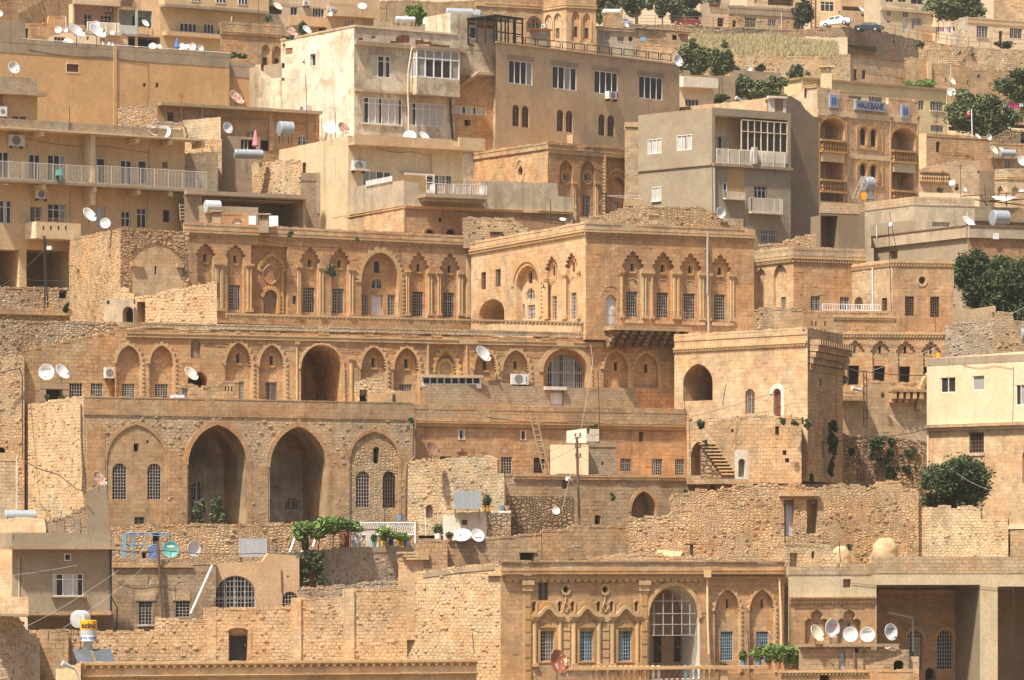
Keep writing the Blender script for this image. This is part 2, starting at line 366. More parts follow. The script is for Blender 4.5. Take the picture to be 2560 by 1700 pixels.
class Bld:
    def __init__(s,name,label,D,xs,ts,top,bot,mats='ashlar',ri=0,cat='building',depth=7,tops=None,group=None,th=.35,jag=0,dy=0):
        px=[ax(x) for x in xs]; n=len(px); Y=[0]*n; X=[0]*n
        Y[ri]=Yd(D,px[ri]); X[ri]=(px[ri]-1280)*Y[ri]/F
        def step(i,j,t):
            k=(px[j]-1280)/F; c=1/math.hypot(1,t); sn=t*c
            q=(k*Y[i]-X[i])/(c-k*sn); X[j]=X[i]+q*c; Y[j]=Y[i]+q*sn
        for i in range(ri,n-1): step(i,i+1,ts[i])
        for i in range(ri,0,-1): step(i,i-1,ts[i-1])
        s.z1=(HZ-ay(top))*Y[ri]/F; s.z0=(HZ-ay(bot))*Y[ri]/F
        s.pts=[Vector((X[i],Y[i])) for i in range(n)]
        if isinstance(mats,str): mats=[mats]*(n-1)
        s.slots=[]; 
        s.root=thing(name,label,cat,(X[ri],Y[ri],s.z0),group)
        s.faces=[]; s.depth=depth; s.th=th
        for i in range(n-1):
            f=Face(s.pts[i],s.pts[i+1],s.z0,s.z1,s.slot(mats[i])); f.b=s; s.faces.append(f)
        if tops:
            for fi,prof in tops.items():
                f=s.faces[fi]; tp=[(f.U(x),f.Z(x,y)) for x,y in prof]
                tp=[(min(max(u,0),f.L),z) for u,z in tp]
                if tp[0][0]>.02: tp.insert(0,(0,tp[0][1]))
                if tp[-1][0]<f.L-.02: tp.append((f.L,tp[-1][1]))
                tp[0]=(0,tp[0][1]); tp[-1]=(f.L,tp[-1][1])
                f.out=[(0,f.z0),(f.L,f.z0)]+tp[::-1]
        if jag:
            for f in s.faces:
                tp=[q for q in f.out[2:]][::-1]; new=[]
                for (a,za),(b,zb) in zip(tp[:-1],tp[1:]):
                    k=max(1,int(abs(b-a)/.38)); 
                    for i in range(k):
                        q=i/k; new.append((a+(b-a)*q+(random.uniform(-.1,.1) if i else 0),za+(zb-za)*q+random.uniform(-jag,jag*.6)))
                new.append(tp[-1]); f.out=f.out[:2]+new[::-1]
        s.parts=[]
    def slot(s,m):
        if m not in s.slots: s.slots.append(m)
        return s.slots.index(m)
    def relief(s,f,mb):
        m=s.slots[f.mi]; rub=m.startswith('rubble')
        if not (rub or m.startswith(('ashlar','block'))): return
        new='new' in m or m.startswith('block')
        # uneven coping stones
        tp=f.out[2:]
        for (a,za),(b,zb) in zip(tp[:-1],tp[1:]):
            if abs(b-a)<.3 and not rub: continue
            q=min(a,b); e=max(a,b)
            while q<e-.12:
                l=min(e-q,random.uniform(.3,.85)); t=(q+l/2-a)/((b-a) or 1); z=za+(zb-za)*t; h=random.uniform(.0,.05 if new else (.13 if rub else .1))
                if h>.015: mb.fbox(f,q+.01,q+l-.015,z-.12,z+h,-s.th*.9,random.uniform(.0,.012 if new else .035),f.mi)
                q+=l
        n=int(f.L*(f.z1-f.z0)*(2.2 if rub else (.12 if new else .45)))
        for _ in range(min(n,900)):
            u=random.uniform(.2,max(.3,f.L-.3)); z=random.uniform(f.z0+.2,f.z1-.2); w=random.uniform(.08,.2) if rub else random.uniform(.15,.32); h=random.uniform(.05,.12) if rub else .13
            if not rub: z=round(z/.3)*.3+.15
            if not inside((u,z),f.out) or not inside((u,z+h*1.4),f.out) or not inside((u-w,z),f.out) or not inside((u+w,z),f.out): continue
            if any(inside((u+i*w,z+j*h),q.out) for q in f.holes for i in (-1.1,0,1.1) for j in (-1.1,0,1.1)): continue
            o=random.uniform(.02,.07) if rub else random.uniform(.008,.022)
            j=[random.uniform(.75,1.05) for _ in range(4)]
            p=[(u-w*j[0],z-h*j[1]),(u+w*j[2],z-h*j[3]),(u+w*j[1],z+h*j[0]),(u-w*j[3],z+h*j[2])]; k=.72 if rub else .96
            mb.hexa([f.P(*q,-.02) for q in p]+[f.P(u+(q[0]-u)*k,z+(q[1]-z)*k,o) for q in p],f.mi)
    def done(s):
        mb=MB()
        for f in s.faces: f.emit(mb); s.relief(f,mb)
        # parapet thickness and closed body
        cap=min(min(z for u,z in f.out[2:]) for f in s.faces)-.25
        cap=max(cap,s.z0+.2)
        for f in s.faces:
            tp=f.out[2:]
            for (a,za),(b,zb) in zip(tp[:-1],tp[1:]):
                mb.quad(f.P(a,za),f.P(b,zb),f.P(b,zb,-s.th),f.P(a,za,-s.th),f.mi)
                mb.quad(f.P(a,za,-s.th),f.P(b,zb,-s.th),f.P(b,cap,-s.th),f.P(a,cap,-s.th),f.mi)
        P=s.pts
        if len(P)==3: back=[P[0]+P[2]-P[1]]
        else:
            back=[P[-1]+(P[-1].normalized()-P[-1].orthogonal().normalized()*-.02)*s.depth,P[0]+(P[0].normalized()-P[0].orthogonal().normalized()*.02)*s.depth]
        loop=P+back; k=len(loop); n=len(P)
        for i in range(n-1,k):
            a,b=loop[i],loop[(i+1)%k]
            za=s.faces[-1].out[2][1] if i==n-1 else cap; zb=s.faces[0].out[-1][1] if i==k-1 else cap
            mb.quad((a.x,a.y,s.z0),(b.x,b.y,s.z0),(b.x,b.y,zb),(a.x,a.y,za),s.faces[-1 if i<k-1 else 0].mi)
        mb.add([(q.x,q.y,cap) for q in loop],[tuple(range(k))],0)
        s.wall=mb.build('wall',s.slots,s.root)
        f=s.faces[-1]
        if s.root['category']=='building' and f.L>6 and random.random()<.75:
            cb=MB(); zt=f.out[2][1]-random.uniform(.6,1.6); a=f.L*random.uniform(.05,.3); b=f.L*random.uniform(.6,.95); n=8
            cb.tube([f.P(a+(b-a)*i/n,zt-.25*math.sin(math.pi*((i*1.5/n)%1))-.03*i,.05) for i in range(n+1)],.014,n=4)
            cb.tube([f.P(b,zt-.3,.05),f.P(b+.05,zt-2,.06),f.P(b-.1,max(zt-5,f.z0+.3),.05)],.014,n=4); cb.build('wall_cable','metal_cable',s.root)
        return s
    def __getitem__(s,i): return s.faces[i]
# ------------------------------------------------------------ details on faces
def part(F_,mb,name,mats,parent=None,smooth=False):
    return mb.build(name,mats,parent or F_.b.root,smooth,inv=parent is None)
def bx(F_,x0,y0,x1,y1,o1,mat='trim',name='ledge',o0=-.04):
    u0,u1,z0,z1=F_.rect(x0,y0,x1,y1); mb=MB(); mb.fbox(F_,u0,u1,z0,z1,o0,o1); return part(F_,mb,name,mat)
def strip(F_,y0,y1,o,mat='trim',name='cornice',x0=None,x1=None,teeth=None,ext=.0,xr=None):
    """horizontal moulding; y0,y1 read at x = xr (or the left end)"""
    u0=-ext if x0 is None else F_.U(x0); u1=F_.L+ext if x1 is None else F_.U(x1)
    if xr is None: xr=x0 if x0 is not None else None
    if xr is None: Y=F_.A.y; za=(HZ-ay(y0))*Y/F; zb=(HZ-ay(y1))*Y/F
    else: za=F_.Z(xr,y0); zb=F_.Z(xr,y1)
    h=za-zb; mb=MB()
    if teeth:
        mb.fbox(F_,u0,u1,zb+h*.6,za,-.04,o); mb.fbox(F_,u0,u1,zb,zb+h*.08,-.04,o*.5)
        u=u0; w,kind=teeth; i=0
        while u<u1-w:
            if kind=='dent': mb.fbox(F_,u,u+w*.55,zb+h*.08,zb+h*.6,-.04,o*.75)
            elif kind=='rope':
                p=[F_.P(u,zb+h*.08,o*.8),F_.P(u+w*.5,zb+h*.08,o*.8),F_.P(u+w*.5,zb+h*.08,-.03),F_.P(u,zb+h*.08,-.03)]
                q=[F_.P(u+w*.45,zb+h*.62,o*.8),F_.P(u+w*.95,zb+h*.62,o*.8),F_.P(u+w*.95,zb+h*.62,-.03),F_.P(u+w*.45,zb+h*.62,-.03)]
                mb.hexa(p+q)
            elif kind=='vee':
                a=[(u,zb+h*.6),(u+w*.96,zb+h*.6),(u+w*.48,zb+h*.02)]
                vs=[F_.P(*q,o*.8) for q in a]+[F_.P(*q,-.03) for q in a]
                mb.add(vs,[(2,1,0),(3,4,5),(0,1,4,3),(1,2,5,4),(2,0,3,5)])
            elif kind=='scal':
                a=[(u+w*.47+w*.47*math.cos(t*math.pi/6),zb+h*.6-h*.58*math.sin(t*math.pi/6)) for t in range(7)]
                vs=[F_.P(*q,o*.85) for q in a]+[F_.P(*q,-.03) for q in a]; k=7
                mb.add(vs,[tuple(range(k))]+[(i,i+k,(i+1)%k+k,(i+1)%k) for i in range(k)])
            u+=w
    else:
        q=u0; thin=o<.07
        while q<u1-.05:
            e=min(u1,q+random.uniform(.5,1.5)); k=o+random.uniform(-.02,.012)*(0 if thin else 1); d=random.uniform(-.02,.01)
            mb.fbox(F_,q,e-.006,zb,za+(0 if thin else d),-.04,k)
            if random.random()>.05: mb.fbox(F_,q,e-.012,za-h*.28,za+.006+d,-.04,k*1.35)
            q=e
    return part(F_,mb,name,mat)
def mould(F_,pts,w,o,mat='trim',name='arch_moulding',closed=False,parent=None,o0=-.03,inner=0,saw=0):
    """band outside a path of (u,z) points"""
    if saw and not closed:
        d=[]
        for (a,b),(c,e) in zip(pts[:-1],pts[1:]):
            m=max(1,int(math.hypot(c-a,e-b)/.15)); d+=[(a+(c-a)*i/m,b+(e-b)*i/m) for i in range(m)]
        pts=d+[pts[-1]]
    k=len(pts); mb=MB(); inn=[];outr=[]
    for i,(u,z) in enumerate(pts):
        a=pts[(i-1)%k] if closed or i>0 else pts[i]; b=pts[(i+1)%k] if closed or i<k-1 else pts[i]
        dx,dz=b[0]-a[0],b[1]-a[1]; l=math.hypot(dx,dz) or 1; nx,nz=dz/l,-dx/l
        g=w*(1+(saw if i%2 else -saw))
        inn.append((u-nx*inner,z-nz*inner)); outr.append((u+nx*g,z+nz*g))
    rng=range(k if closed else k-1)
    for i in rng:
        j=(i+1)%k
        a,b,c,d=inn[i],outr[i],outr[j],inn[j]
        mb.hexa([F_.P(*a,o0),F_.P(*b,o0),F_.P(*c,o0),F_.P(*d,o0),F_.P(*a,o),F_.P(*b,o),F_.P(*c,o),F_.P(*d,o)])
    return part(F_,mb,name,mat,parent)
def rec(F_,kind,x0,y0,x1,y1,dep,mat=None,jm=None,ys=None,teeth=0,close=True):
    u0,u1,z0,z1=F_.rect(x0,y0,x1,y1); zs=None if ys is None else F_.Z((x0+x1)/2,ys)
    o=outline(kind,u0,u1,z0,z1,zs,teeth)
    h=F_.hole(o,dep,None if mat is None else F_.b.slot(mat),None if jm is None else F_.b.slot(jm),close)
    return h
def top_of(o,u):
    zs=[]
    k=len(o)
    for i in range(k):
        a,b=o[i],o[(i+1)%k]
        if (a[0]-u)*(b[0]-u)<=0 and abs(a[0]-b[0])>1e-6: zs.append(a[1]+(b[1]-a[1])*(u-a[0])/(b[0]-a[0]))
    return (min(zs),max(zs)) if zs else (0,0)
def side_of(o,z):
    us=[]; k=len(o)
    for i in range(k):
        a,b=o[i],o[(i+1)%k]
        if (a[1]-z)*(b[1]-z)<=0 and abs(a[1]-b[1])>1e-6: us.append(a[0]+(b[0]-a[0])*(z-a[1])/(b[1]-a[1]))
    return (min(us),max(us)) if us else (0,0)
def win(F_,x0,y0,x1,y1,kind='g',shape='r',n=(4,7),dep=.28,col=None,pane='glass',fr=None,cur=0,tr=None,bt=.026,sill=False,label=None,cols=None,ys=None,surround=None,name='window',sf='dirty_white'):
    """kind g: iron grille, p: framed casement, d: plain dark opening, gp: both"""
    if F_ is None: return
    u0,u1,z0,z1=F_.rect(x0,y0,x1,y1); zs=None if ys is None else F_.Z((x0+x1)/2,ys)
    o=outline(shape,u0,u1,z0,z1,zs); h=F_.hole(o,dep,F_.b.slot('dark'),None,True)
    if h is None: return
    w=u1-u0; hh=z1-z0
    fm=col or {'g':'bar_white','p':'frame_white','d':'frame_grey','gp':'bar_white'}[kind]
    fcol=fr or ('frame_white' if kind in('p','gp') else 'frame_wood')
    mb=MB(); fw=.055 if kind in('p','gp') else .04
    # frame border following outline
    cu,cz=(u0+u1)/2,(z0+z1)/2
    k=len(o)
    inn=[]
    for (u,z) in o:
        du=max(-1,min(1,(u-cu)/(w/2+1e-6))); dz=max(-1,min(1,(z-cz)/(hh/2+1e-6)))
        inn.append((u-du*fw if shape!='r' else (u-fw*(1 if u>cu else -1)),z-dz*fw if shape!='r' else (z-fw*(1 if z>cz else -1))))
    a0,a1=-dep+.035,-dep+.1
    for i in range(k):
        j=(i+1)%k; p=[o[i],o[j],inn[j],inn[i]]
        mb.hexa([F_.P(*q,a0) for q in p]+[F_.P(*q,a1) for q in p])
    nc=cols if cols else (n[0]-1 if kind in('p',) else 2); sash=kind=='g' and w>.5 and random.random()<.55
    if sash: tr=random.choice((.3,.35,.5)); fcol=random.choice(('frame_white','frame_wood','frame_grey'))
    if kind=='g' and w>.5 and random.random()<.22: cur=.5
    if (sash or kind in('p','gp')) and nc>1:
        for i in range(1,nc):
            u=u0+w*i/nc; lo,hi=top_of(o,u); mb.fbox(F_,u-fw*.55,u+fw*.55,lo,hi,a0+.004,a1+.006)
    if (sash or kind in('p','gp')) and tr:
        z=z1-hh*tr; lo,hi=side_of(o,z); mb.fbox(F_,lo,hi,z-fw*.5,z+fw*.5,a0+.002,a1+.01)
    W=part(F_,mb,name,fcol)
    if label: W['label']=label
    pm=MB(); pm.add([F_.P(u,z,-dep+.02) for u,z in o],[tuple(range(k))]); part(F_,pm,'pane',pane,W)
    if cur and nc:
        cm=MB()
        for i in range(nc):
            if random.random()<cur:
                a=u0+w*i/nc+.02; b=u0+w*(i+1)/nc-.02
                if random.random()<.4: b=a+(b-a)*random.uniform(.4,.7)
                q=8; pts=[]
                zt=min(top_of(o,a)[1],top_of(o,b)[1])-.02
                for j in range(q+1):
                    uu=a+(b-a)*j/q; pts.append((uu,-dep+.024+.012*(j%2)))
                for (ua,oa),(ub,ob) in zip(pts[:-1],pts[1:]):
                    cm.quad(F_.P(ua,z0+.02,oa),F_.P(ub,z0+.02,ob),F_.P(ub,zt,ob),F_.P(ua,zt,oa))
        if cm.f: part(F_,cm,'curtain','curtain_pale' if cur>.7 else 'curtain',W)
    if kind in('g','gp'):
        gm=MB(); b0,b1=-.1,-.1+bt
        for i in range(n[0]+1):
            u=u0+bt/2+(w-bt)*i/n[0]; lo,hi=top_of(o,u); gm.fbox(F_,u-bt/2,u+bt/2,lo,hi,b0,b1)
        for i in range(n[1]+1):
            z=z0+bt/2+(hh-bt)*i/n[1]; lo,hi=side_of(o,min(z,z1-.01)); 
            if hi>lo: gm.fbox(F_,lo,hi,z-bt/2,z+bt/2,b0-.008,b1+.01)
        part(F_,gm,'grille',fm,W)
    if sill:
        sm=MB(); sm.fbox(F_,u0-.1,u1+.1,z0-.1,z0+.01,-.06,.1); part(F_,sm,'sill',sf,W)
    if surround:
        mould(F_,outline(shape,u0-.01,u1+.01,z0,z1+.01,zs)[1:] ,.12,.035,surround,'surround',parent=W)
    return W
def door(F_,x0,y0,x1,y1,mat='door_white',shape='r',dep=.25,leaves=1,label=None):
    u0,u1,z0,z1=F_.rect(x0,y0,x1,y1); o=outline(shape,u0,u1,z0,z1); h=F_.hole(o,dep,F_.b.slot('dark'))
    if h is None: return
    mb=MB(); k=len(o); q=[(u+(.02 if u<(u0+u1)/2 else -.02),z) for u,z in o]
    mb.add([F_.P(u,z,-dep+.05) for u,z in q]+[F_.P(u,z,-dep+.01) for u,z in q],[tuple(range(k))]+[(i,i+k,(i+1)%k+k,(i+1)%k) for i in range(k)])
    for l in range(leaves):
        a=u0+(u1-u0)*l/leaves+.08; b=u0+(u1-u0)*(l+1)/leaves-.08; zt=z0+(z1-z0)*(.92 if shape=='r' else .7)
        mb.fbox(F_,a,b,z0+.15,z0+(zt-z0)*.45,-dep+.04,-dep+.075); mb.fbox(F_,a,b,z0+(zt-z0)*.5,zt,-dep+.04,-dep+.075)
    W=part(F_,mb,'door',mat)
    if label: W['label']=label
    hm=MB(); hm.fbox(F_,u1-.16,u1-.1,z0+.95,z0+1.1,-dep+.05,-dep+.12); part(F_,hm,'handle','frame_grey',W)
    return W
def dark(F_,x0,y0,x1,y1,shape='r',dep=.6,mat='dark',jm=None):
    return rec(F_,shape,x0,y0,x1,y1,dep,mat,jm)
def hood(F_,xc,y,r,mat='trim',w=.06,o=.03):   # shallow half-round moulding over a window
    u=F_.U(xc); z=F_.Z(xc,y); ppm=F/F_.Yx(xc)/S; rr=r/ppm/abs(F_.d.x)
    mould(F_,[(u+rr*math.cos(math.pi*i/12),z+rr*.95*math.sin(math.pi*i/12)) for i in range(13)],w,o,mat,'hood_moulding')
def pilaster(F_,xc,y0,y1,wz,mat='trim',o=.09,shafts=2,name='pilaster'):
    u0,u1,z0,z1=F_.rect(xc-wz/2,y0,xc+wz/2,y1); mb=MB(); w=u1-u0
    for i in range(shafts):
        a=u0+w*i/shafts+.01; b=u0+w*(i+1)/shafts-.01; c=(a+b)/2; r=(b-a)/2
        pr=[(c+r*math.cos(math.pi*q/6),o*math.sin(math.pi*q/6)) for q in range(7)]
        for (ua,oa),(ub,ob) in zip(pr[:-1],pr[1:]):
            mb.quad(F_.P(ub,z0,ob),F_.P(ua,z0,oa),F_.P(ua,z1,oa),F_.P(ub,z1,ob))
    mb.fbox(F_,u0-.04,u1+.04,z0,z0+.22,-.03,o+.04); part(F_,mb,name,mat)
    cb=MB(); cb.fbox(F_,u0-.05,u1+.05,z1-.28,z1-.16,-.03,o+.03); cb.fbox(F_,u0-.09,u1+.09,z1-.16,z1,-.03,o+.07); pass
    part(F_,cb,'capital',mat)
def rail(F_,x0,x1,y0,y1,off,mat='bar_white',sp=.14,r=.014,top=.03,name='railing',xr=None,ret=0,mid=0):
    u0,u1=F_.U(x0),F_.U(x1); xr=x0 if xr is None else xr; za,zb=F_.Z(xr,y0),F_.Z(xr,y1); mb=MB()
    def run(p,q,h0,h1):
        p=Vector(p);q=Vector(q);Ln=(q-p).length;k=max(1,int(Ln/sp))
        for i in range(k+1):
            c=p.lerp(q,i/k); rr=r*(2 if i%10==0 else 1); mb.box(c.x-rr,c.y-rr,h0,c.x+rr,c.y+rr,h1)
        for z in [h1,h0+.08]+[h0+(h1-h0)*(j+1)/(mid+1) for j in range(mid)]:
            mb.tube([(p.x,p.y,z),(q.x,q.y,z)],top*.7,n=4)
    run(F_.P(u0,0,off),F_.P(u1,0,off),zb,za)
    if ret:
        run(F_.P(u1,0,off),F_.P(u1,0,off-ret),zb,za); run(F_.P(u0,0,off),F_.P(u0,0,off-ret),zb,za)
    return part(F_,mb,name,mat)
def slab(F_,x0,x1,y0,y1,o1,mat='concrete',name='balcony_slab',xr=None,o0=-.05,uneven=0):
    u0,u1=F_.U(x0),F_.U(x1); xr=x0 if xr is None else xr; za,zb=F_.Z(xr,y0),F_.Z(xr,y1); mb=MB(); mb.fbox(F_,u0,u1,zb,za,o0,o1)
    return part(F_,mb,name,mat)
def pipe(F_,pts,r=.05,mat='frame_grey',o=.08,name='drainpipe',parent=None):
    mb=MB(); mb.tube([F_.at(x,y,o) for x,y in pts],r,n=7); return part(F_,mb,name,mat)
# ============================================================ terrain
def zt(D):
    P=[(235,-20),(262,-16),(280,-13),(292,-9),(300,-6),(308,-4),(316,2),(330,11),(348,15.5),(354,20),(372,30),(400,39.5),(430,46.5),(480,53),(497,57),(523,62),(540,66),(560,70),(620,82),(760,106),(1300,215)]
    for (a,za),(b,zb) in zip(P[:-1],P[1:]):
        if D<=b: return za+(zb-za)*(D-a)/(b-a)
    return P[-1][1]
mb=MB(); NX=90; Ds=[235+ i*3.2 for i in range(110)]+[600+i*14 for i in range(50)]
vs=[]
for D in Ds:
    for i in range(NX):
        X=-170+i*3.9*(D/300); X=-170*(D/300)+i*3.9*(D/300)
        vs.append((X,D+K*X,zt(D)-1.2+random.uniform(-.35,.35)))
mb.add(vs,[(r*NX+i,r*NX+i+1,(r+1)*NX+i+1,(r+1)*NX+i) for r in range(len(Ds)-1) for i in range(NX-1)])
m_two('dry_earth',(.36,.26,.15),(.27,.2,.12),.3,.35,.65,.95)
tag(mb.build('ground','dry_earth',smooth=True),'dry stony hillside ground between the houses',None,None,'structure')
# ============================================================ common bays
def ogee_bay(F_,xc,yt,ycap,wy,x0w,x1w,yw0,yw1,half=97,n=(5,8),dep=.32,yb=None,small=True,blue=False,jm=None,arc=True,gcol='bar_white',pane='glass',kind='g',smat='trim_yellow',shape='m',cols=True,teeth=0,sy=None,ahw=47,cm='trim'):
    yb=yb or yw1+28
    h=rec(F_,shape,xc-half,yt,xc+half,yb,dep,None,jm,ys=ycap,teeth=teeth)
    if h is None: return None
    win(h,x0w,yw0,x1w,yw1,kind,n=n,dep=.3,col=gcol,pane=pane)
    if small:
        sy=sy or yt+ (ycap-yt)*.62
        w=24
        mould(h,outline('q',h.U(xc-11-w*.5),h.U(xc-11+w*1.1),h.Z(xc,sy+78),h.Z(xc,sy-8))[1:],.12,.05,smat,'window_surround')
        win(h,xc-22,sy,xc+4,sy+66,'d',dep=.2)
        bx(h,xc-40,sy+72,xc+22,sy+88,.09,'trim_yellow','sill')
    if arc: hood(h,xc-4,(yw0+ycap)/2+35 if yw0-ycap>120 else yw0-55,ahw)
    return h
# ============================================================ main mansion, upper storey (set back on the terrace)
T(0,1)
A=Bld('stone_mansion','long golden stone mansion with a row of ogee niches above the terrace',341,[1690,4351],[.62],485,2000-600,['ashlar'],depth=9)
f=A[0]
strip(f,486,545,.06,'ashlar_pale','parapet_band'); strip(f,556,600,.16,'trim','cornice',teeth=(.22,'dent'))
ogee_bay(f,1895,668,800,0,1870,1925,1065,1290,half=92,small=True,sy=778)
T(0,1)
ogee_bay(f,2174,680,812,0,2113,2215,1060,1290,half=92,sy=790)
pilaster(f,2025,855,1300,85); pilaster(f,2300,865,1310,55)
# carved portal
T(1,1)
pr=rec(f,'r',-45,700,290,1325,.3,'ashlar_deep')
if pr:
    mould(pr,outline('m',pr.U(35),pr.U(250),pr.Z(140,1320),pr.Z(140,785),pr.Z(140,930))[1:],.22,.1,'trim_yellow','carved_arch',saw=.25)
    mould(pr,outline('a',pr.U(68),pr.U(192),pr.Z(130,1320),pr.Z(130,1105))[1:],.26,.14,'trim_yellow','door_arch',saw=.3)
    door(pr,70,1108,190,1322,'door_wood','a',leaves=2)
    mould(pr,[(pr.U(135)+.55*math.cos(a)*(1+.35*math.cos(2*a)),pr.Z(135,960)+.75*math.sin(a)) for a in [i*math.pi/8 for i in range(16)]],.08,.08,'trim','medallion',closed=True)
dark(f,340,1160,372,1235)
for xc,yt,yc,x0,x1,y0,y1 in ((500,700,868,436,540,1083,1312),(774,708,878,708,810,1092,1322),(1503,742,925,1443,1542,1120,1348),(1790,755,936,1728,1830,1130,1358)):
    ogee_bay(f,xc,yt,yc,0,x0,x1,y0,y1,half=95,sy=yt+126)
for x,y in ((397,880),(605,890),(880,905),(1398,925),(1607,935),(1690,937),(1890,945)):
    pilaster(f,x,y,1345,34 if x in(397,1398,1690) else 48)
pilaster(f,1975,770,1360,75,shafts=1,name='corner_pilaster')
# big round arch
g=rec(f,'a',975,765,1315,1350,.45,ys=1040,teeth=0)
if g:
    mould(f,outline('a',f.U(970),f.U(1320),f.Z(1145,1350),f.Z(1145,762),f.Z(1145,1045))[1:],.42,.07,'trim','arch_moulding',saw=.4)
    mould(g,outline('a',g.U(1005),g.U(1275),g.Z(1140,1060),g.Z(1140,832),g.Z(1140,1000))[1:],.1,.04,'trim','inner_arch')
    win(g,1087,838,1140,948,'d','a'); win(g,1068,1003,1168,1095,'gp','a',n=(3,2),cols=2,surround='trim')
    win(g,975,1150,1035,1335,'g',n=(4,6)); win(g,1215,1148,1283,1340,'g',n=(4,6)); door(g,1062,1150,1172,1345,'door_white',leaves=2)
A.done()
# lower storey of the mansion (terrace front)
T(0,2)
B_=Bld('stone_mansion','golden stone house front below the terrace with many scalloped niches and a wide iron-grilled arch',314,[1060,2361*2+1515],[.42],-105,1500,['ashlar'],depth=12,group=None)
f=B_[0]
T(0,1); strip(f,1400,1450,.05,'rubble_pale','parapet_band',xr=1100,x0=1100)
T(1,1); strip(f,1322,1362,.2,'trim','rope_frieze',x0=-280,x1=2361+690,teeth=(.3,'rope')); strip(f,1495,1540,.14,'trim','cornice',x0=-1200,x1=2361+840)
T(0,2)
def lniche(xc,yt,ycap,x0,x1,y0,y1,half=112,small=True,arcy=None,**k):
    h=rec(f,'p',xc-half,yt,xc+half,y1+70,.34,ys=ycap,teeth=.09)
    if h is None: return
    u0,u1,z0,z1=f.rect(xc-half,yt,xc+half,y1+70)
    mould(f,outline('p',u0,u1,z0,z1,f.Z(xc,ycap))[1:],.2,.07,'trim','scalloped_moulding',saw=.55,inner=.03)
    if small:
        mould(h,outline('q',h.U(xc-26),h.U(xc+14),h.Z(xc,yt+195),h.Z(xc,yt+98))[1:],.15,.06,'trim_yellow','window_surround')
        win(h,xc-20,yt+110,xc+8,yt+190,'d',dep=.2); bx(h,xc-42,yt+196,xc+30,yt+212,.09,'trim_yellow','sill')
    hood(h,xc-8,arcy or yt+290,54); 
    if x0 is not None: win(h,x0,y0,x1,y1,'g',n=(5,6),dep=.3,**k)
    return h
lniche(1185,45,215,1125,1242,402,530,small=False,arcy=330)
lniche(1490,45,220,1430,1550,405,535,small=False,arcy=340)
win(f,1760,0,1850,168,'d','a',pane='door_wood',dep=.15)
dark(f,1732,290,1918,460,'a',1.5)
lniche(2200,20,240,2205,2252,385,570,half=122,arcy=325)
T(1,2)
lniche(145,40,250,85,195,390,575,half=118,arcy=330,col='bar_brown')
iw=rec(f,'a',415,48,790,640,5.5,'arch_render',None,ys=270)
mould(f,outline('a',f.U(412),f.U(800),f.Z(610,640),f.Z(610,44),f.Z(610,268))[1:],.16,.09,'trim','arch_moulding',saw=.3)
pilaster(f,378,15,650,22,shafts=1,name='half_column'); pilaster(f,880,160,650,34,shafts=1,name='half_column')
strip(f,-4,10,.12,'trim','billet_strip',x0=385,x1=875,teeth=(.3,'scal'))
lniche(1085,60,270,1040,1130,420,520,half=118,arcy=340)
lniche(1388,68,275,1323,1435,408,540,half=118,arcy=350)
p=rec(f,'r',1600,38,1920,420,.25,'ashlar')
if p:
    q=rec(p,'p',1655,105,1850,400,.3,'ashlar_deep',ys=300,teeth=.16)
    mould(p,outline('p',p.U(1650),p.U(1855),p.Z(1750,400),p.Z(1750,95),p.Z(1750,300))[1:],.28,.1,'trim_yellow','star_arch',saw=.6)
    if q: mould(q,[(q.U(1742)+.5*math.cos(a),q.Z(1742,270)+.62*math.sin(a)) for a in [i*math.pi/8 for i in range(16)]],.2,.12,'trim_yellow','medallion',closed=True,saw=.3)
mould(f,[(f.U(1590),f.Z(1590,420)),(f.U(1590),f.Z(1590,40)),(f.U(1935),f.Z(1935,40)),(f.U(1935),f.Z(1935,420))],-.14,.1,'trim','portal_frame')
lniche(2115,85,280,None,None,0,300,half=105,arcy=345)
T(2,2)
lniche(35,88,290,None,None,0,330,half=125,arcy=330)
# wide grilled arch
ga=rec(f,'a',290,82,695,600,.55,ys=300)
mould(f,outline('a',f.U(285),f.U(700),f.Z(490,600),f.Z(490,78),f.Z(490,300))[1:],.36,.07,'trim','arch_moulding',saw=.15)
if ga: win(ga,293,86,692,600,'gp','a',n=(22,5),cols=4,tr=.42,ys=300,dep=.5,pane='glass',cur=.3,col='bar_white')
T(2,2)
lniche(960,95,270,None,None,0,370,half=115,arcy=372)
lniche(1240,115,290,None,None,0,370,half=115,arcy=380)
B_.done()
# wing and right block
T(1,1)
C_=Bld('stone_mansion','tall golden stone wing with balcony and grey drainpipe at the right of the courtyard',310.7,[1985,2361+680,2361+2232],[-2.35,.5],480,1562,['ashlar_pale','ashlar'],ri=1)
l,r=C_[0],C_[1]
T(2,1)
for F_,x in ((l,660),(r,690)):
    strip(F_,482,545,.08,'ashlar_pale','parapet_band',xr=x,ext=.07); strip(F_,553,600,.2,'trim','cornice',xr=x,teeth=(.22,'dent'),ext=.14)
T(1,1)
win(l,2075,942,2120,1102,'g',n=(3,5),col='bar_brown'); win(l,2208,915,2258,1075,'g',n=(3,5),col='bar_brown')
dark(l,2057,1190,2290,1420,'a',2.5,'arch_render')
T(2,1)
g=rec(l,'a',35,880,245,1378,.5,ys=1080)
if g:
    mould(l,outline('a',l.U(18),l.U(252),l.Z(130,1375),l.Z(130,848),l.Z(130,1060))[1:],.5,.08,'trim','arch_moulding',saw=.12)
    win(g,150,925,188,1045,'d','a'); win(g,133,1090,208,1192,'gp','a',n=(3,2)); win(g,97,1235,120,1370,'g','a',n=(3,5))
    win(g,145,1242,212,1372,'g',n=(4,5))
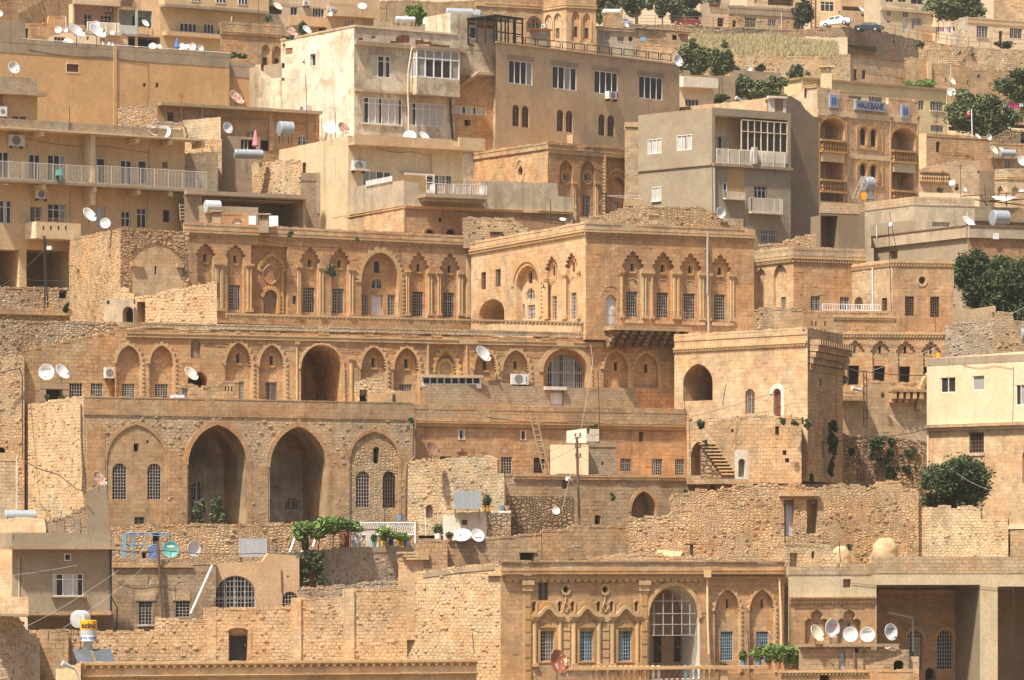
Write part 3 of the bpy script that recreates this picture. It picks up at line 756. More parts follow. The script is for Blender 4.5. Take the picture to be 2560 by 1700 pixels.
for xc,x0,x1,y0,yt,yc in ((364,370,427,1162,785,930),(545,547,605,1130,750,910)):
    h=rec(l,'m',xc-58,yt,xc+60,1385,.3,ys=yc)
    if h:
        win(h,x0,y0,x1,y0+245,'g',n=(4,7),dep=.3)
        u=h.U(xc+18); z=h.Z(xc+18,yt+130)
        mould(h,outline('q',h.U(xc+5),h.U(xc+42),h.Z(xc,yt+200),h.Z(xc,yt+85))[1:],.16,.06,'trim_yellow','window_surround'); win(h,xc+12,yt+100,xc+34,yt+190,'d',dep=.15)
        hood(h,xc+28,yt+310,30)
pilaster(l,318,990,1375,28); pilaster(l,486,955,1375,32); pilaster(l,620,930,1375,20,shafts=1)
for xc,x0,x1,y0,yt,yc in ((1117,1055,1158,1120,735,915),(1396,1337,1440,1128,745,922),(1648,1585,1688,1138,755,935),(1921,1865,1967,1147,768,945)):
    ogee_bay(r,xc,yt,yc,0,x0,x1,y0,y0+235,half=100,sy=yt+130,yb=y0+270)
for x,y,w_ in ((1012,928,28),(1222,935,48),(1290,936,28),(1517,942,70),(1752,952,48),(1820,955,28),(2030,962,44)): pilaster(r,x,y,y+435,w_,shafts=2 if w_>30 else 1)
door(r,863,1157,963,1436,'door_white','a',label='white arched balcony door with iron grille'); hood(r,913,1165,88)
slab(r,845,1560,1443,1482,1.6,'ashlar_weather','balcony_slab',xr=845)
rail(r,845,1560,1300,1445,1.5,'bar_brown',sp=.2,r=.01,top=.02,xr=850,ret=1.4)
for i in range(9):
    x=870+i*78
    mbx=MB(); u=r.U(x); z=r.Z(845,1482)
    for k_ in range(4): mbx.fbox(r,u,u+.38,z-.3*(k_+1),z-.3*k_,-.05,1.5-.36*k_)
    part(r,mbx,'corbel','rubble_dark')  # dark stone carries soot plus the missing shadow under the slab, as colour
pipe(r,[(1793,590),(1793,1140),(1800,1160),(1803,1520)],.075,'frame_grey',.16)
bx(r,1035,1380,1205,1412,.1,'ashlar_pale','sill'); bx(r,1315,1388,1490,1418,.1,'ashlar_pale','sill'); bx(r,1565,1398,1775,1430,.1,'ashlar_pale','sill'); bx(r,1840,1405,2040,1438,.1,'ashlar_pale','sill')
C_.done()
# rubble tower at the left end of the mansion
T(0,1)
E3=Bld('stone_tower','square rubble stone block with a blocked arch at the left end of the mansion',336,[637,1110,1745],[-2.4,.55],545,1420,['rubble','rubble_big'],ri=1,tops={0:[(637,640),(1110,545)],1:[(1110,545),(1725,568),(1745,590)]},jag=.06)
f=E3[1]
dark(E3[0],712,915,732,1020,'r',.5)
ip=f.U(1205),f.U(1690)
mb=MB(); o=outline('p',f.U(1205),f.U(1690),f.Z(1440,1400),f.Z(1440,675),f.Z(1440,870))
pn=rec(f,'p',1210,672,1685,1390,.05,'ashlar_pale',ys=880)
if pn: dark(pn,1425,885,1445,965,'r',.5)
bx(f,1205,855,1312,892,.16,'ashlar_pale','stone_ledge'); bx(f,1625,862,1690,900,.16,'ashlar_pale','stone_ledge')
E3.done()
# stair wall
S1=Bld('stair_wall','pale stair wall with faded writing climbing in front of the mansion niches',326,[1040,2000],[-.5],1035,1440,['rubble_course'],ri=1,cat='wall',depth=2,tops={0:[(1040,1130),(1150,1085),(1240,1180),(1985,1035)]},jag=.04)
dark(S1[0],1265,1215,1340,1420,'r',.8,'render_brown')
S1.done()
S1b=Bld('stone_hut','small grey rendered hut with an arched black doorway beside the stair wall',325,[955,1232],[-.3],1190,1440,['concrete_pale'],ri=1,cat='hut',depth=2.5,jag=.08)
dark(S1b[0],1130,1258,1228,1420,'a',.9); dark(S1b[0],985,1205,1010,1235); S1b.done()
# rubble walls below and left of tower
S2=Bld('rubble_wall','broad rubble wall at the left edge below the stone tower',317,[-130,1095],[.45],1385,1900,['rubble_terrace'],cat='wall',depth=4,jag=.1); S2.done()
T(0,2)
S2b=Bld('rubble_wall','tall pale rubble wall running down the left edge of the photograph',315,[-130,225],[.3],150,1900,['rubble_pale'],cat='wall',depth=4,jag=.1)
dark(S2b[0],-20,990,50,1040,'a',.6); S2b.done()
T(0,1)
S3=Bld('rubble_wall','rubble terrace wall under the dark open ground floor at the left',341,[-130,645],[.5],1072,1420,['rubble_terrace'],cat='wall',depth=3,jag=.06)
dark(S3[0],545,1100,615,1185); 
slab(S3[0],-130,645,1275,1330,.6,'ashlar_weather','ledge',xr=0); S3.done()
T(0,2)
# small wall with arc windows left part of the lower storey (x 215..1060)
S4=Bld('stone_house','weathered stone house with dishes and two white barred windows left of the scalloped niches',315,[215,1062],[.5],40,700,['ashlar_weather'],cat='building',depth=6,tops={0:[(215,90),(540,30),(900,-60),(1062,-80)]},jag=.08)
f=S4[0]
win(f,637,397,762,560,'g',n=(5,5)); win(f,838,397,950,560,'g',n=(5,5))
cb=rec(f,'r',420,452,575,570,.6,'dark'); bx(f,365,408,635,452,.12,'concrete','lintel'); bx(f,368,452,420,570,.1,'concrete','jamb'); bx(f,575,452,635,570,.1,'concrete','jamb')
S4.done()
# ============================================================ great wall with two deep pointed arches
I_=Bld('iwan_house','stone house with two tall open pointed arches and arched barred windows',306.5,[215,770,2361+1445],[-1.3,.5],520,1900,['rubble_course','rubble_course'],ri=1,depth=10,tops={0:[(215,605),(770,520)],1:[(770,520),(2361+1445,598)]})
l,f=I_[0],I_[1]
strip(f,520,560,.05,'ashlar_weather','parapet_band',xr=800); 
mb=MB(); mb.fbox(f,0,f.L,f.Z(900,690),f.Z(900,562),-.05,.06); part(f,mb,'ashlar_band','ashlar')
# smooth ashlar lower zone with panels
as_=f.b.slot('ashlar')
bl=rec(f,'p',985,785,1530,1560+220,.06,'ashlar',ys=1120)
mould(f,outline('p',f.U(985),f.U(1530),f.Z(1250,1600),f.Z(1250,780),f.Z(1250,1120))[1:],.28,.02,'ashlar','voussoirs')
if bl:
    win(bl,1037,1138,1168,1472,'g','a',n=(5,11)); win(bl,1360,1138,1487,1472,'g','a',n=(5,11)); dark(bl,1233,955,1280,1028); dark(bl,1350,925,1372,950); 
    T(0,3); win(bl,1240,65,1335,133,'g',n=(4,2),col='bar_brown'); T(0,2)
for (a,b,c,d_) in ((800,1100,980,1780),(1545,1030,1728,1780)):
    mb=MB()
def iwan(x0,x1,yt,ysp):
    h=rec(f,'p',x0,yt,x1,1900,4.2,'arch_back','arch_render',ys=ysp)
    mould(f,outline('p',f.U(x0),f.U(x1),f.Z(x0,1740),f.Z((x0+x1)/2,yt-5),f.Z(x0,ysp))[1:],.36,.05,'ashlar','voussoirs')
    return h
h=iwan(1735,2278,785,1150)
if h: win(h,1765,1300,1875,1900,'gp','a',n=(5,10),tr=.3,cols=2)
mb=MB(); u0,u1=f.U(1555),f.U(1725); mb.fbox(f,u0,u1,f.Z(1640,1780),f.Z(1640,1020),-.05,.035); part(f,mb,'smooth_pier','ashlar')
mb=MB(); u0,u1=f.U(800),f.U(970); mb.fbox(f,u0,u1,f.Z(880,1700),f.Z(880,800),-.05,.035); part(f,mb,'smooth_pier','ashlar')
mb=MB(); u0,u1=f.U(2295),f.U(2361+112); mb.fbox(f,u0,u1,f.Z(2361,1780),f.Z(2361,1150),-.05,.035); part(f,mb,'smooth_pier','ashlar')
T(1,2)
h=iwan(128,652,800,1180)
if h:
    win(h,272,1455,395,1568,'g','a',n=(5,4),col='bar_white'); win(h,470,1400,512,1552,'g','a',n=(2,4)); pass
mb=MB(); u0,u1=f.U(668),f.U(860); mb.fbox(f,u0,u1,f.Z(750,1780),f.Z(750,1040),-.05,.035); part(f,mb,'smooth_pier','ashlar')
br=rec(f,'p',870,855,1316,1780,.08,'rubble',ys=1080)
mould(f,outline('p',f.U(875),f.U(1310),f.Z(1090,1600),f.Z(1090,845),f.Z(1090,1080))[1:],.26,.04,'ashlar','voussoirs')
if br:
    win(br,922,1210,1048,1545,'g','a',n=(5,10),cols=2); win(br,1168,1212,1288,1548,'g','a',n=(5,10),col='bar_brown'); dark(br,1082,985,1137,1135,'a',.5)
T(0,2); win(f,1125,603,1255,648,'g',n=(6,1),dep=.3)
pipe(l,[(760,590),(762,900),(778,1250),(770,1390)],.06,'bar_brown',.12)
T(1,2); pipe(f,[(1460,740),(1450,1080),(1375,1150),(1362,1568),(1362,1700)],.09,'bar_brown',.25)
I_.done()
# long ashlar house right of the iwans
J_=Bld('stone_house','long low ashlar house with a projecting cornice, four white barred windows and a leaning ladder',307.6,[1448,2361+1605],[.5],597,1500,['ashlar'],depth=7)
f=J_[0]
strip(f,600,745,.05,'ashlar_weather','parapet',xr=1500); strip(f,752,796,.2,'trim_deep','cornice',xr=1500)
win(f,1878,830,1912,912,'d',dep=.2,fr='frame_white'); 
mould(f,outline('r',f.U(1878),f.U(1912),f.Z(1895,912),f.Z(1895,830)),.14,.03,'dirty_white','white_surround',closed=True)
win(f,1698,1073,1800,1140,'g',n=(4,3),col='bar_brown'); win(f,2262,1078,2361,1235,'g',n=(4,6))
mb=MB(); mb.fbox(f,f.U(1858),f.U(1942),f.Z(1900,1045),f.Z(1900,1030),-.02,.05); mb.fbox(f,f.U(1893),f.U(1905),f.Z(1900,1085),f.Z(1900,1002),-.02,.052); part(f,mb,'iron_cross','rust')
T(2,2)
mould(f,outline('r',f.U(88),f.U(118),f.Z(100,918),f.Z(100,840)),.12,.03,'dirty_white','white_surround',closed=True); win(f,88,840,118,918,'d','a',dep=.2)
win(f,200,1085,302,1228,'g',n=(4,5),col='bar_brown'); win(f,1000,1093,1098,1210,'g',n=(5,5)); win(f,1290,1095,1388,1245,'g',n=(5,6)); win(f,1505,1097,1590,1247,'g',n=(5,6))
dark(f,1172,848,1210,935); dark(f,52,645,115,708,'a',.4,'ashlar_deep'); dark(f,1155,658,1217,715,'a',.4,'ashlar_deep')
mb=MB(); mb.tube([f.at(1640,985,.1),f.at(1562,990,1.1)],.14,n=10); part(f,mb,'rain_spout','frame_white')
J_.done()
# terrace parapet / small room behind
T(1,2)
K_=Bld('terrace_room','low brown rendered terrace room with a white door on the roof of the ashlar house',311,[1530,2361+1720],[.5],425,720,['block'],depth=2,cat='building',tops={0:[(1530,430),(1640,405),(2361+480,440),(2361+1560,470),(2361+1715,420)]},jag=.03)
f=K_[0]; T(2,2); door(f,352,462,478,610,'door_white'); bx(f,293,430,490,462,.25,'dirty_white','canopy'); 
mb=MB(); mb.fbox(f,f.U(625),f.U(1718),f.Z(900,700),f.Z(900,555),-.05,.03); part(f,mb,'stone_course','block'); K_.done()
K2=Bld('terrace_wall','short pale stone parapet beside the pointed archway',309,[1515,1875],[.3],553,760,['ashlar_pale'],depth=1,cat='wall'); K2.done()
T(1,2)
K3=Bld('glazed_lean_to','low white-framed glazed lean-to standing on the rough terrace wall',311.8,[1530,2080],[.3],335,440,['frame_white'],depth=1.6,cat='lean-to')
for i in range(8): dark(K3[0],1545+i*66,352,1600+i*66,400,'r',.1,'glass')
slab(K3[0],1520,2090,318,345,.3,'concrete_pale','roof_sheet',xr=1530); K3.done()
K4=Bld('stone_hut','ruined little stone hut with a dark doorway in front of the two scalloped niches',311.5,[915,1290],[.2],360,700,['rubble_pale'],cat='hut',depth=2,tops={0:[(915,385),(1090,355),(1170,360),(1195,455),(1290,480)]},jag=.07)
dark(K4[0],955,458,1025,640); K4.done()
K5=Bld('rubble_wall','low crumbling plastered terrace wall right of the small stone hut',310.5,[1030,1470],[.4],475,700,['plaster_tan'],cat='wall',depth=.6,tops={0:[(1030,505),(1330,470),(1470,460)]},jag=.06); K5.done()
T(0,2)
K6=Bld('stone_hut','small roofless stone shed with a blue doorway on the terrace',309.5,[1650,2070],[.4],405,700,['ashlar_weather'],cat='hut',depth=1.5,tops={0:[(1650,430),(1700,405),(1790,410),(1830,440),(2070,400)]},jag=.04)
win(K6[0],1680,445,1728,540,'d',pane='bar_blue',dep=.15); K6.done()
T(0,2); K7=Bld('stone_pier','thin grooved stone chimney pier on the terrace beside a barred window',309,[2065,2205],[.4],380,640,['ashlar_weather'],cat='chimney',depth=.8); 
for i in range(3): dark(K7[0],2075+i*28,430,2088+i*28,470,'r',.1)
K7.done()
# ============================================================ corner tower house right of centre
T(2,2)
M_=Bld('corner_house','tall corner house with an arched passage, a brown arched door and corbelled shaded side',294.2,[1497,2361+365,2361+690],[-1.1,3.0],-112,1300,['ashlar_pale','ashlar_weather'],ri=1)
l,r=M_[0],M_[1]
T(3,2); strip(l,-112,-50,.05,'ashlar_pale','parapet_band',xr=300); strip(l,15,60,.16,'trim','rope_cornice',xr=260,teeth=(.28,'rope'))
for k_ in range(5):
    mbx=MB(); zz=r.Z(400,0)-.45*k_
    n_=int(r.L/.7)
    for i in range(n_): mbx.fbox(r,.3+i*.7,.3+i*.7+.5,zz-.4,zz,-.05,.9-.18*k_)
    part(r,mbx,'corbel_course','ashlar_weather')
T(2,2)
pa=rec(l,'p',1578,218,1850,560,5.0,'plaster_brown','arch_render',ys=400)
win(l,2152,450,2238,682,'g','a',n=(3,8),col='bar_brown',pane='door_wood')
T(3,2)
door(l,52,452,118,712,'door_brown','a',label='brown arched door with white surround')
mould(l,outline('a',l.U(48),l.U(124),l.Z(85,715),l.Z(85,446))[1:],.35,.05,'dirty_white','white_surround')
dark(r,475,350,492,430,'r',.4); dark(r,500,930,520,1085,'r',.4)
M_.done()
# stair structure and stone bastion in front
T(2,2)
N_=Bld('stone_bastion','rough stone bastion wall with small holes at the foot of the corner house',292,[1610,2361+310],[-.55],690,1320,['ashlar_weather'],ri=1,cat='wall',depth=3,tops={0:[(1610,700),(1650,760),(1790,740),(2250,690),(2361+310,715)]},jag=.08)
f=N_[0]
dark(f,2020,820,2042,850); T(3,2); dark(f,65,795,100,875); dark(f,135,1018,170,1060); dark(f,155,1090,195,1128); T(2,2)

cave=rec(f,'q',1650,940,1800,1248,1.2,'arch_render',ys=1080)
N_.done()
Nn=Bld('white_shrine','small whitewashed block with an arched niche beside the stone steps',290.8,[2055,2180],[.2],1015,1285,['dirty_white'],cat='shrine',depth=.8); rec(Nn[0],'a',2088,1095,2150,1262,.4,'concrete'); Nn.done()
# steps
st=thing('stone_steps','worn curved stone steps climbing beside the grey cave-like arch','stairs',pt(1900,1240,297))
for i in range(10):
    x0=1745+i*22; y=952+i*31; a=pt(x0,y,295.4-i*.14); mb=MB(); wd=pt(x0+125,y,295.4-i*.14)
    dz=(a-pt(x0,y+31,295.4-i*.14)).z
    mb.box(a.x,a.y-.4,a.z-dz*(10-i)-.1,wd.x,a.y+1.2,a.z-.1); q=mb.build('step','rubble_dark',st); mb=MB(); mb.box(a.x-.1,a.y-.62,a.z-.1,wd.x+.15,a.y+1.2,a.z); mb.build('tread','trim',q,inv=False)  # riser shade put into the colour: dark stone under paler treads
# plinth wall below with pointed arch
O_=Bld('stone_house','stone retaining front with one dark pointed arch beneath the barred windows',302,[-60,2190],[.5],1240,1800,['ashlar_weather'],cat='building',depth=5,ri=1,tops={0:[(-60,1235),(2190,1270)]})
f=O_[0]
strip(f,1245,1282,.12,'trim','ledge',x0=10)
pa=rec(f,'p',1100,1395,1330,1790,1.5,'arch_render')
mould(f,outline('p',f.U(1100),f.U(1330),f.Z(1215,1790),f.Z(1215,1395))[1:],.25,.03,'ashlar','voussoirs')
dark(f,458,1275,513,1372,'a',.4,'ashlar_deep'); dark(f,370,1445,408,1520); T(2,3); dark(f,763,48,820,130); T(2,2); dark(f,1835,1290,1868,1400,'a',.5)
mb=MB(); mb.fbox(f,f.U(-50),f.U(560),f.Z(0,1900),f.Z(0,1440),-.05,.05); part(f,mb,'rough_course','rubble_dark')
O_.done()
# white sheet-metal boxes
T(2,2)
Q_=Bld('cream_tank_house','square cream painted water store with white rooftop boxes beside the utility pole',303.5,[353,705],[-.0],965,1245,['plaster_clean'],cat='water store',depth=2)
Q_.done()
Q2=Bld('white_box','white rooftop box behind the pole, left',304.2,[503,688],[-.9],820,952,['dirty_white'],cat='box',depth=1.2,tops={0:[(503,838),(688,815)]}); Q2.root['label']='white box with a slanting top left of the pair behind the utility pole'; Q2.done()
Q3=Bld('white_box','white box with a flat face right of the pair behind the utility pole',304,[690,802],[.3],820,935,['dirty_white'],cat='box',depth=1.2); Q3.done()
Q4=Bld('block_shed','brown concrete-block shed joined to the cream water store',304,[700,958],[.4],938,1245,['block'],cat='shed',depth=2)
slab(Q4[0],700,958,938,985,.05,'concrete','roof_edge'); dark(Q4[0],825,1120,842,1155); Q4.done()
# pale rubble walls under long house
T(1,2)
P1=Bld('rubble_wall','pale crumbling rubble wall below the rusty dish and the iron cross',300.6,[1372,2290],[-.3],1100,1800,['rubble_pale'],ri=1,cat='wall',depth=3,tops={0:[(1365,1165),(1490,1110),(1800,1090),(2000,1075),(2160,1062),(2225,1100),(2230,1240),(2290,1250)]},jag=.08)
dark(P1[0],1565,1520,1630,1640,'a',.5,'concrete_pale'); P1.done()
T(1,2)
P2=Bld('stone_house','whitewashed stone room with a small grille window under the grey metal tank',299,[1725,2361-10],[-.1],1560,2050,['dirty_white'],ri=1,cat='building',depth=3,tops={0:[(1725,1620),(1830,1610),(1850,1590),(2350,1570)]},jag=.05)
T(1,3); win(P2[0],1898,90,1948,140,'g',n=(4,3),col='bar_brown'); 
mb=MB(); mb.fbox(P2[0],P2[0].U(2130),P2[0].L,P2[0].Z(2200,500),P2[0].Z(2200,25),-.05,.06); part(P2[0],mb,'stone_quoin','rubble_dark')
P2.done()
T(1,3)
P3=Bld('stone_house','brown ashlar garden wall with a low dark opening below the whitewashed room',297,[1760,2361+1070],[.4],235,800,['ashlar_weather'],cat='wall',depth=3,tops={0:[(1760,280),(2361-120,250),(2361+270,210),(2361+280,185),(2361+520,180),(2361+525,140),(2361+1070,150)]},jag=.05)
T(2,3); dark(P3[0],75,392,205,475,'r',.6); bx(P3[0],60,372,225,392,.08,'ashlar_pale','lintel'); P3.done()
T(1,3)
P3b=Bld('stone_pier','square stone pier with projecting cap courses at the end of the terrace garden',295,[1455,1765],[.2],275,900,['ashlar_weather'],cat='pier',depth=3); 
for i in range(3): slab(P3b[0],1420-i*30,1585,375+i*28,395+i*28,.25,'ashlar_pale','cap_course',xr=1500)
P3b.done()
m_ashlar('ashlar_bank',(.74,.46,.25),(.66,.39,.2),(.45,.27,.14),bump=.2,amt=.2)
# ============================================================ upper left
T(0,0)
A0=Bld('plaster_house','plain pinkish plaster house wall with a stone edge, top left corner',470,[-150,128,705],[.5,.5],-220,420,['rubble_course','plaster_tan'],ri=0,depth=10)
dark(A0[1],165,85,185,115); A0.done()
A0b=Bld('stone_house','brown ashlar house front with bricked arch behind the dishes, top left',452,[215,790],[.5],150,460,['ashlar'],depth=6,tops={0:[(215,225),(440,215),(450,150),(610,150),(615,215),(790,240)]})
dark(A0b[0],222,260,262,355); A0b.done()
A0c=Bld('white_shed','low white rooftop room with a wide window among the big dishes',428,[450,920],[.5],320,430,['plaster_clean'],cat='room',depth=4,tops={0:[(450,340),(600,300),(920,330)]})
win(A0c[0],500,340,600,390,'p',n=(4,1)); dark(A0c[0],800,335,820,370); A0c.done()
A1=Bld('apartment_block','weathered apartment block with a pink and a pale blue balcony, top left',455,[668,1500],[.5],-260,480,['plaster_house'],depth=9)
f=A1[0]
pk=rec(f,'r',685,38,1090,320,1.6,'paint_pink','plaster_cream')
if pk:
    win(pk,778,130,848,270,'p',n=(2,1),tr=.35,cols=2); win(pk,930,140,1035,280,'p',n=(3,1),cols=3,tr=.3)
slab(f,672,1095,0,36,.35,'plaster_house','balcony_edge'); slab(f,780,1100,288,318,.6,'concrete_pale','balcony_slab'); rail(f,790,1090,203,292,.5,'dirty_white',sp=.1,r=.03,name='balcony_railing')
bl=rec(f,'r',1098,92,1402,320,1.6,'paint_blue','paint_blue')
if bl: dark(bl,1220,145,1245,240); win(bl,1250,150,1320,240,'p',cols=2)
bx(f,1248,92,1268,320,.05,'paint_blue','pillar'); bx(f,1105,235,1265,315,.12,'paint_blue','balcony_parapet')
rec(f,'r',1120,-60,1240,60,1.2,'plaster_tan'); rail(f,1100,1245,-20,70,.1,'bar_brown')
bx(f,1268,250,1400,320,.1,'plaster_tan','balcony_parapet')
o_=rec(f,'r',1182,332,1490,470,3,'dark'); bx(f,1245,325,1270,470,.05,'plaster_cream','column'); slab(f,1160,1500,318,332,.3,'concrete','slab_edge')
A1.done()
A2=Bld('apartment_block','tan apartment block with overhanging upper floor and open ground floor, top left centre',451,[1475,2361+70],[.6],-260,520,['plaster_apart'],depth=9)
f=A2[0]
up=slab(f,1470,2431,-240,45,1.2,'plaster_apart','upper_floor',xr=1480); slab(f,1470,2431,45,70,1.35,'concrete','floor_slab',xr=1480)
f2=Face(f.P(0,0,1.21).xy,f.P(f.L,0,1.21).xy,f.z0,f.z1,0); f2.b=A2
for x0,x1 in ((1758,1850),(1990,2080),(2195,2280)):
    u0,u1,z0,z1=f2.rect(x0,-60,x1,-60+75+ (x0-1758)*.07); wm=MB(); wm.fbox(f2,u0,u1,z0,z1,-.02,.04); W=part(f2,wm,'window','frame_white')
    pm=MB(); ww=(u1-u0)/3
    for i in range(3): pm.fbox(f2,u0+ww*i+.06,u0+ww*(i+1)-.06,z0+.08,z1-.08,0,.05)
    part(f2,pm,'pane','glass',W)
win(f,1660,215,1815,295,'p',n=(4,1),cols=4,dep=.15); win(f,1880,220,1975,310,'p',cols=3,dep=.15)
slab(f,1500,2431,292,330,.9,'plaster_tan','balcony_parapet',xr=1500)
for a,b,c,d in ((1540,342,1800,520),(1830,365,2125,530)): rec(f,'r',a,c,b and b*0+d*0+ (1800 if a==1540 else 2125),500,3,'dark')
A2.done()
# big ochre blank wall building
A3=Bld('ochre_building','large blank ochre building with a grey concrete parapet and two tiny square windows',402,[-150,2115],[.6],355,1400,['plaster_ochre'],depth=9)
f=A3[0]
strip(f,350,480,.03,'concrete','parapet',xr=0); slab(f,205,2115,352,358,.06,'frame_white','coping',xr=205)
slab(f,-150,235,180,352,.03,'concrete','high_parapet',xr=0,o0=-2)
u=f.U(1058); mb=MB(); mb.fbox(f,u-.15,u+.18,f.z0,f.Z(1058,425),-.05,.12); part(f,mb,'pilaster','plaster_ochre')
win(f,615,592,725,665,'d',dep=.1,pane='door_brown',sf='x'); mould(f,outline('r',f.U(613),f.U(727),f.Z(670,667),f.Z(670,590)),.1,.03,'plaster_white','window_surround',closed=True)
dark(f,1320,766,1345,800); dark(f,1436,764,1463,808)
A3.done()
A3b=Bld('ochre_building','narrow ochre house end with a grey parapet right of the blank ochre wall',406,[2112,2361+12],[.5],570,1400,['plaster_ochre'],depth=6); strip(A3b[0],570,708,.04,'concrete','parapet'); A3b.done()
A4=Bld('ochre_house','low ochre house with a block parapet and thin concrete eave at the left edge',378,[-150,345],[.5],705,1400,['plaster_ochre'],depth=5)
f=A4[0]; slab(f,-150,342,705,845,.04,'block','block_parapet',xr=0); slab(f,-150,410,840,872,.7,'concrete','eave',xr=0); win(f,115,1068,252,1140,'p',cols=2); pipe(f,[(10,870),(10,990)],.09,'rust'); A4.done()
A5=Bld('orange_house','low deep orange house with a thin projecting roof slab and arched window',373,[1085,1450,2361+585],[-2.0,.55],955,1800,['rubble_big','ashlar_deep'],ri=1,depth=8,tops={0:[(1085,1005),(1450,955)]})
f=A5[1]
slab(f,1455,2361+580,948,975,.75,'concrete','roof_slab',xr=1460); u0=f.U(1470)
win(f,1545,1035,1600,1115,'g',n=(3,3),col='bar_brown'); win(f,2280,1205,2361,1330,'gp','a',n=(4,3),tr=.5)
T(1,0); win(f,390,1245,480,1340,'gp','a',n=(4,2),col='frame_white'); dark(f,30,1295,130,1390,'r',.4); bx(f,118,1050,158,1390,.05,'ashlar','pilaster'); bx(f,545,1065,575,1280,.06,'ashlar','pilaster')
T(0,0); pipe(f,[(1860,1000),(1858,1100)],.05,'bar_white'); A5.done()
A5b=Bld('block_wall','yellowish concrete-block wall rising to the right below the orange house',363,[1680,2035],[-.9],1082,1560,['block_pale'],ri=1,cat='wall',depth=1.0,tops={0:[(1680,1118),(1690,1112),(2030,1082)]}); A5b.done()
A5c=Bld('stone_wall','rough tan stone wall under the block wall behind two dishes',361,[1560,2045],[-.5],1170,1900,['rubble_pale'],cat='wall',ri=1,depth=2,tops={0:[(1560,1190),(1700,1170),(1720,1310),(2045,1290)]},jag=.05); A5c.done()
A5d=Bld('grey_shed','small grey rendered shed with two dark windows behind the water cylinder',364,[2045,2361+40],[.4],1252,1900,['concrete'],cat='shed',depth=3)
win(A5d[0],2222,1285,2290,1395,'p',cols=2); dark(A5d[0],2290,1290,2361,1400); A5d.done()
A5e=Bld('roof_shed','little rough lean-to of rubble and sheets left of the block wall',366,[1300,1700],[.3],1125,1400,['rubble_grey'],cat='shed',depth=2,tops={0:[(1300,1165),(1420,1125),(1560,1125),(1700,1130)]},jag=.05); A5e.done()
# long apartment house, left
T(0,0)
A6=Bld('apartment_house','long cream apartment house with white balcony railing and projecting slabs, left edge',352,[-150,1705],[.68],1110,2700,['plaster_apart'],depth=9)
f=A6[0]
slab(f,-150,1640,1098,1186,.9,'block','block_parapet',xr=0,o0=.5); slab(f,-150,1812,1184,1202,1.75,'plaster_cream','roof_slab',xr=0)
for x in (310,1185,1490,1790): slab(f,x-20,x+12,1200+ (x*.07),1245+(x*.07),1.6,'plaster_cream','beam')
slab(f,765,808,1255,1900,1.3,'plaster_cream','pier',xr=780)
win(f,-20,1400,88,1700,'p',cols=2); win(f,268,1425,370,1690,'p',cols=2,n=(2,1),dep=.15,name='balcony_door'); win(f,440,1430,608,1700,'p',cols=3,cur=.5,dep=.15)
win(f,893,1460,968,1690,'p',cols=1,dep=.15); win(f,1112,1478,1215,1700,'p',cols=2,tr=.3,dep=.15); win(f,1275,1482,1352,1700,'p',cols=1,dep=.15); win(f,1495,1495,1545,1548,'p',cols=1,pane='bar_brown',fr='frame_wood',dep=.1)
bx(f,815,1380,888,1600,.05,'door_grey','shutter')
T(0,1)
slab(f,-150,1815,100,122,1.75,'concrete','floor_slab',xr=0); slab(f,-150,1812,85,101,1.7,'concrete_pale','floor_slab_edge',xr=0)
for x in (325,790,1195,1490,1810): slab(f,x-22,x+14,125+x*.055,172+x*.055,1.6,'plaster_cream','beam')
rail(f,-150,752,-62,100,1.65,'bar_white',sp=.13,xr=0,r=.011); rail(f,805,1812,-25,100+48,1.65,'bar_white',sp=.13,xr=805,r=.011)
win(f,-20,280,110,490,'p',cols=2,tr=.28,cur=.9); win(f,282,337,385,475,'gp',n=(4,4),cols=2); win(f,443,312,612,497,'p',cols=3,tr=.3,cur=.4); win(f,893,333,970,530,'p',cols=1,pane='door_grey')
win(f,1120,382,1207,522,'p',cols=2,tr=.45); win(f,1265,355,1357,533,'p',cols=2,tr=.3); win(f,1503,368,1567,482,'d',fr='bar_brown'); bx(f,640,180,655,500,.08,'plaster_tan','downpipe_strip')
pipe(f,[(1622,245),(1622,480)],.05,'plaster_cream')
# projecting balcony
slab(f,235,640,490,640,1.9,'plaster_cream','balcony_parapet',xr=240,o0=1.7); slab(f,235,640,612,640,1.9,'plaster_cream','balcony_floor',xr=240,o0=-.05)
mb=MB(); mb.fbox(f,f.U(240)-.1,f.U(240)+.1,f.Z(240,640),f.Z(240,490),-.05,1.88); part(f,mb,'balcony_side','plaster_white')
fb=Face(f.P(0,0,1.905).xy,f.P(f.L,0,1.905).xy,0,0,0); fb.b=A6
mb=MB()
for x in (400,468,538,606): u=fb.U(x); z=fb.Z(x,532); mb.fbox(fb,u-.06,u+.06,z-.14,z+.14,-.02,.012)
part(fb,mb,'parapet_slots','dark')
rail(f,235,640,455,492,1.8,'bar_brown',sp=.2,xr=240)
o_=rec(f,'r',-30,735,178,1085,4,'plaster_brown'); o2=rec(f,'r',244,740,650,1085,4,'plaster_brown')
A6.done()
A7=Bld('stone_wall','tan ashlar end wall between the apartment house and the rubble house',357,[1700,2010],[.5],1568-1568+60,600,['block'],cat='wall',depth=4,tops={0:[(1700,-150),(2010,-170)]})
A7.done()
A7b=Bld('open_shed','dark open shed under a long thin concrete roof behind the mansion roof',349,[1700,2361+460],[.5],220,700,['concrete'],cat='shed',depth=5)
f=A7b[0]
slab(f,1700,2361+455,196,232,.5,'concrete','roof_slab',xr=1860); rec(f,'r',1862,262,2361+435,560,4.8,'render_brown'); A7b.done()
A8=Bld('concrete_box','pale concrete rooftop box with a curved tank beside the dark shed',345,[1835,2361+20],[.5],320,600,['concrete_pale'],cat='room',depth=2,tops={0:[(1835,325),(2361,345)]}); A8.done()
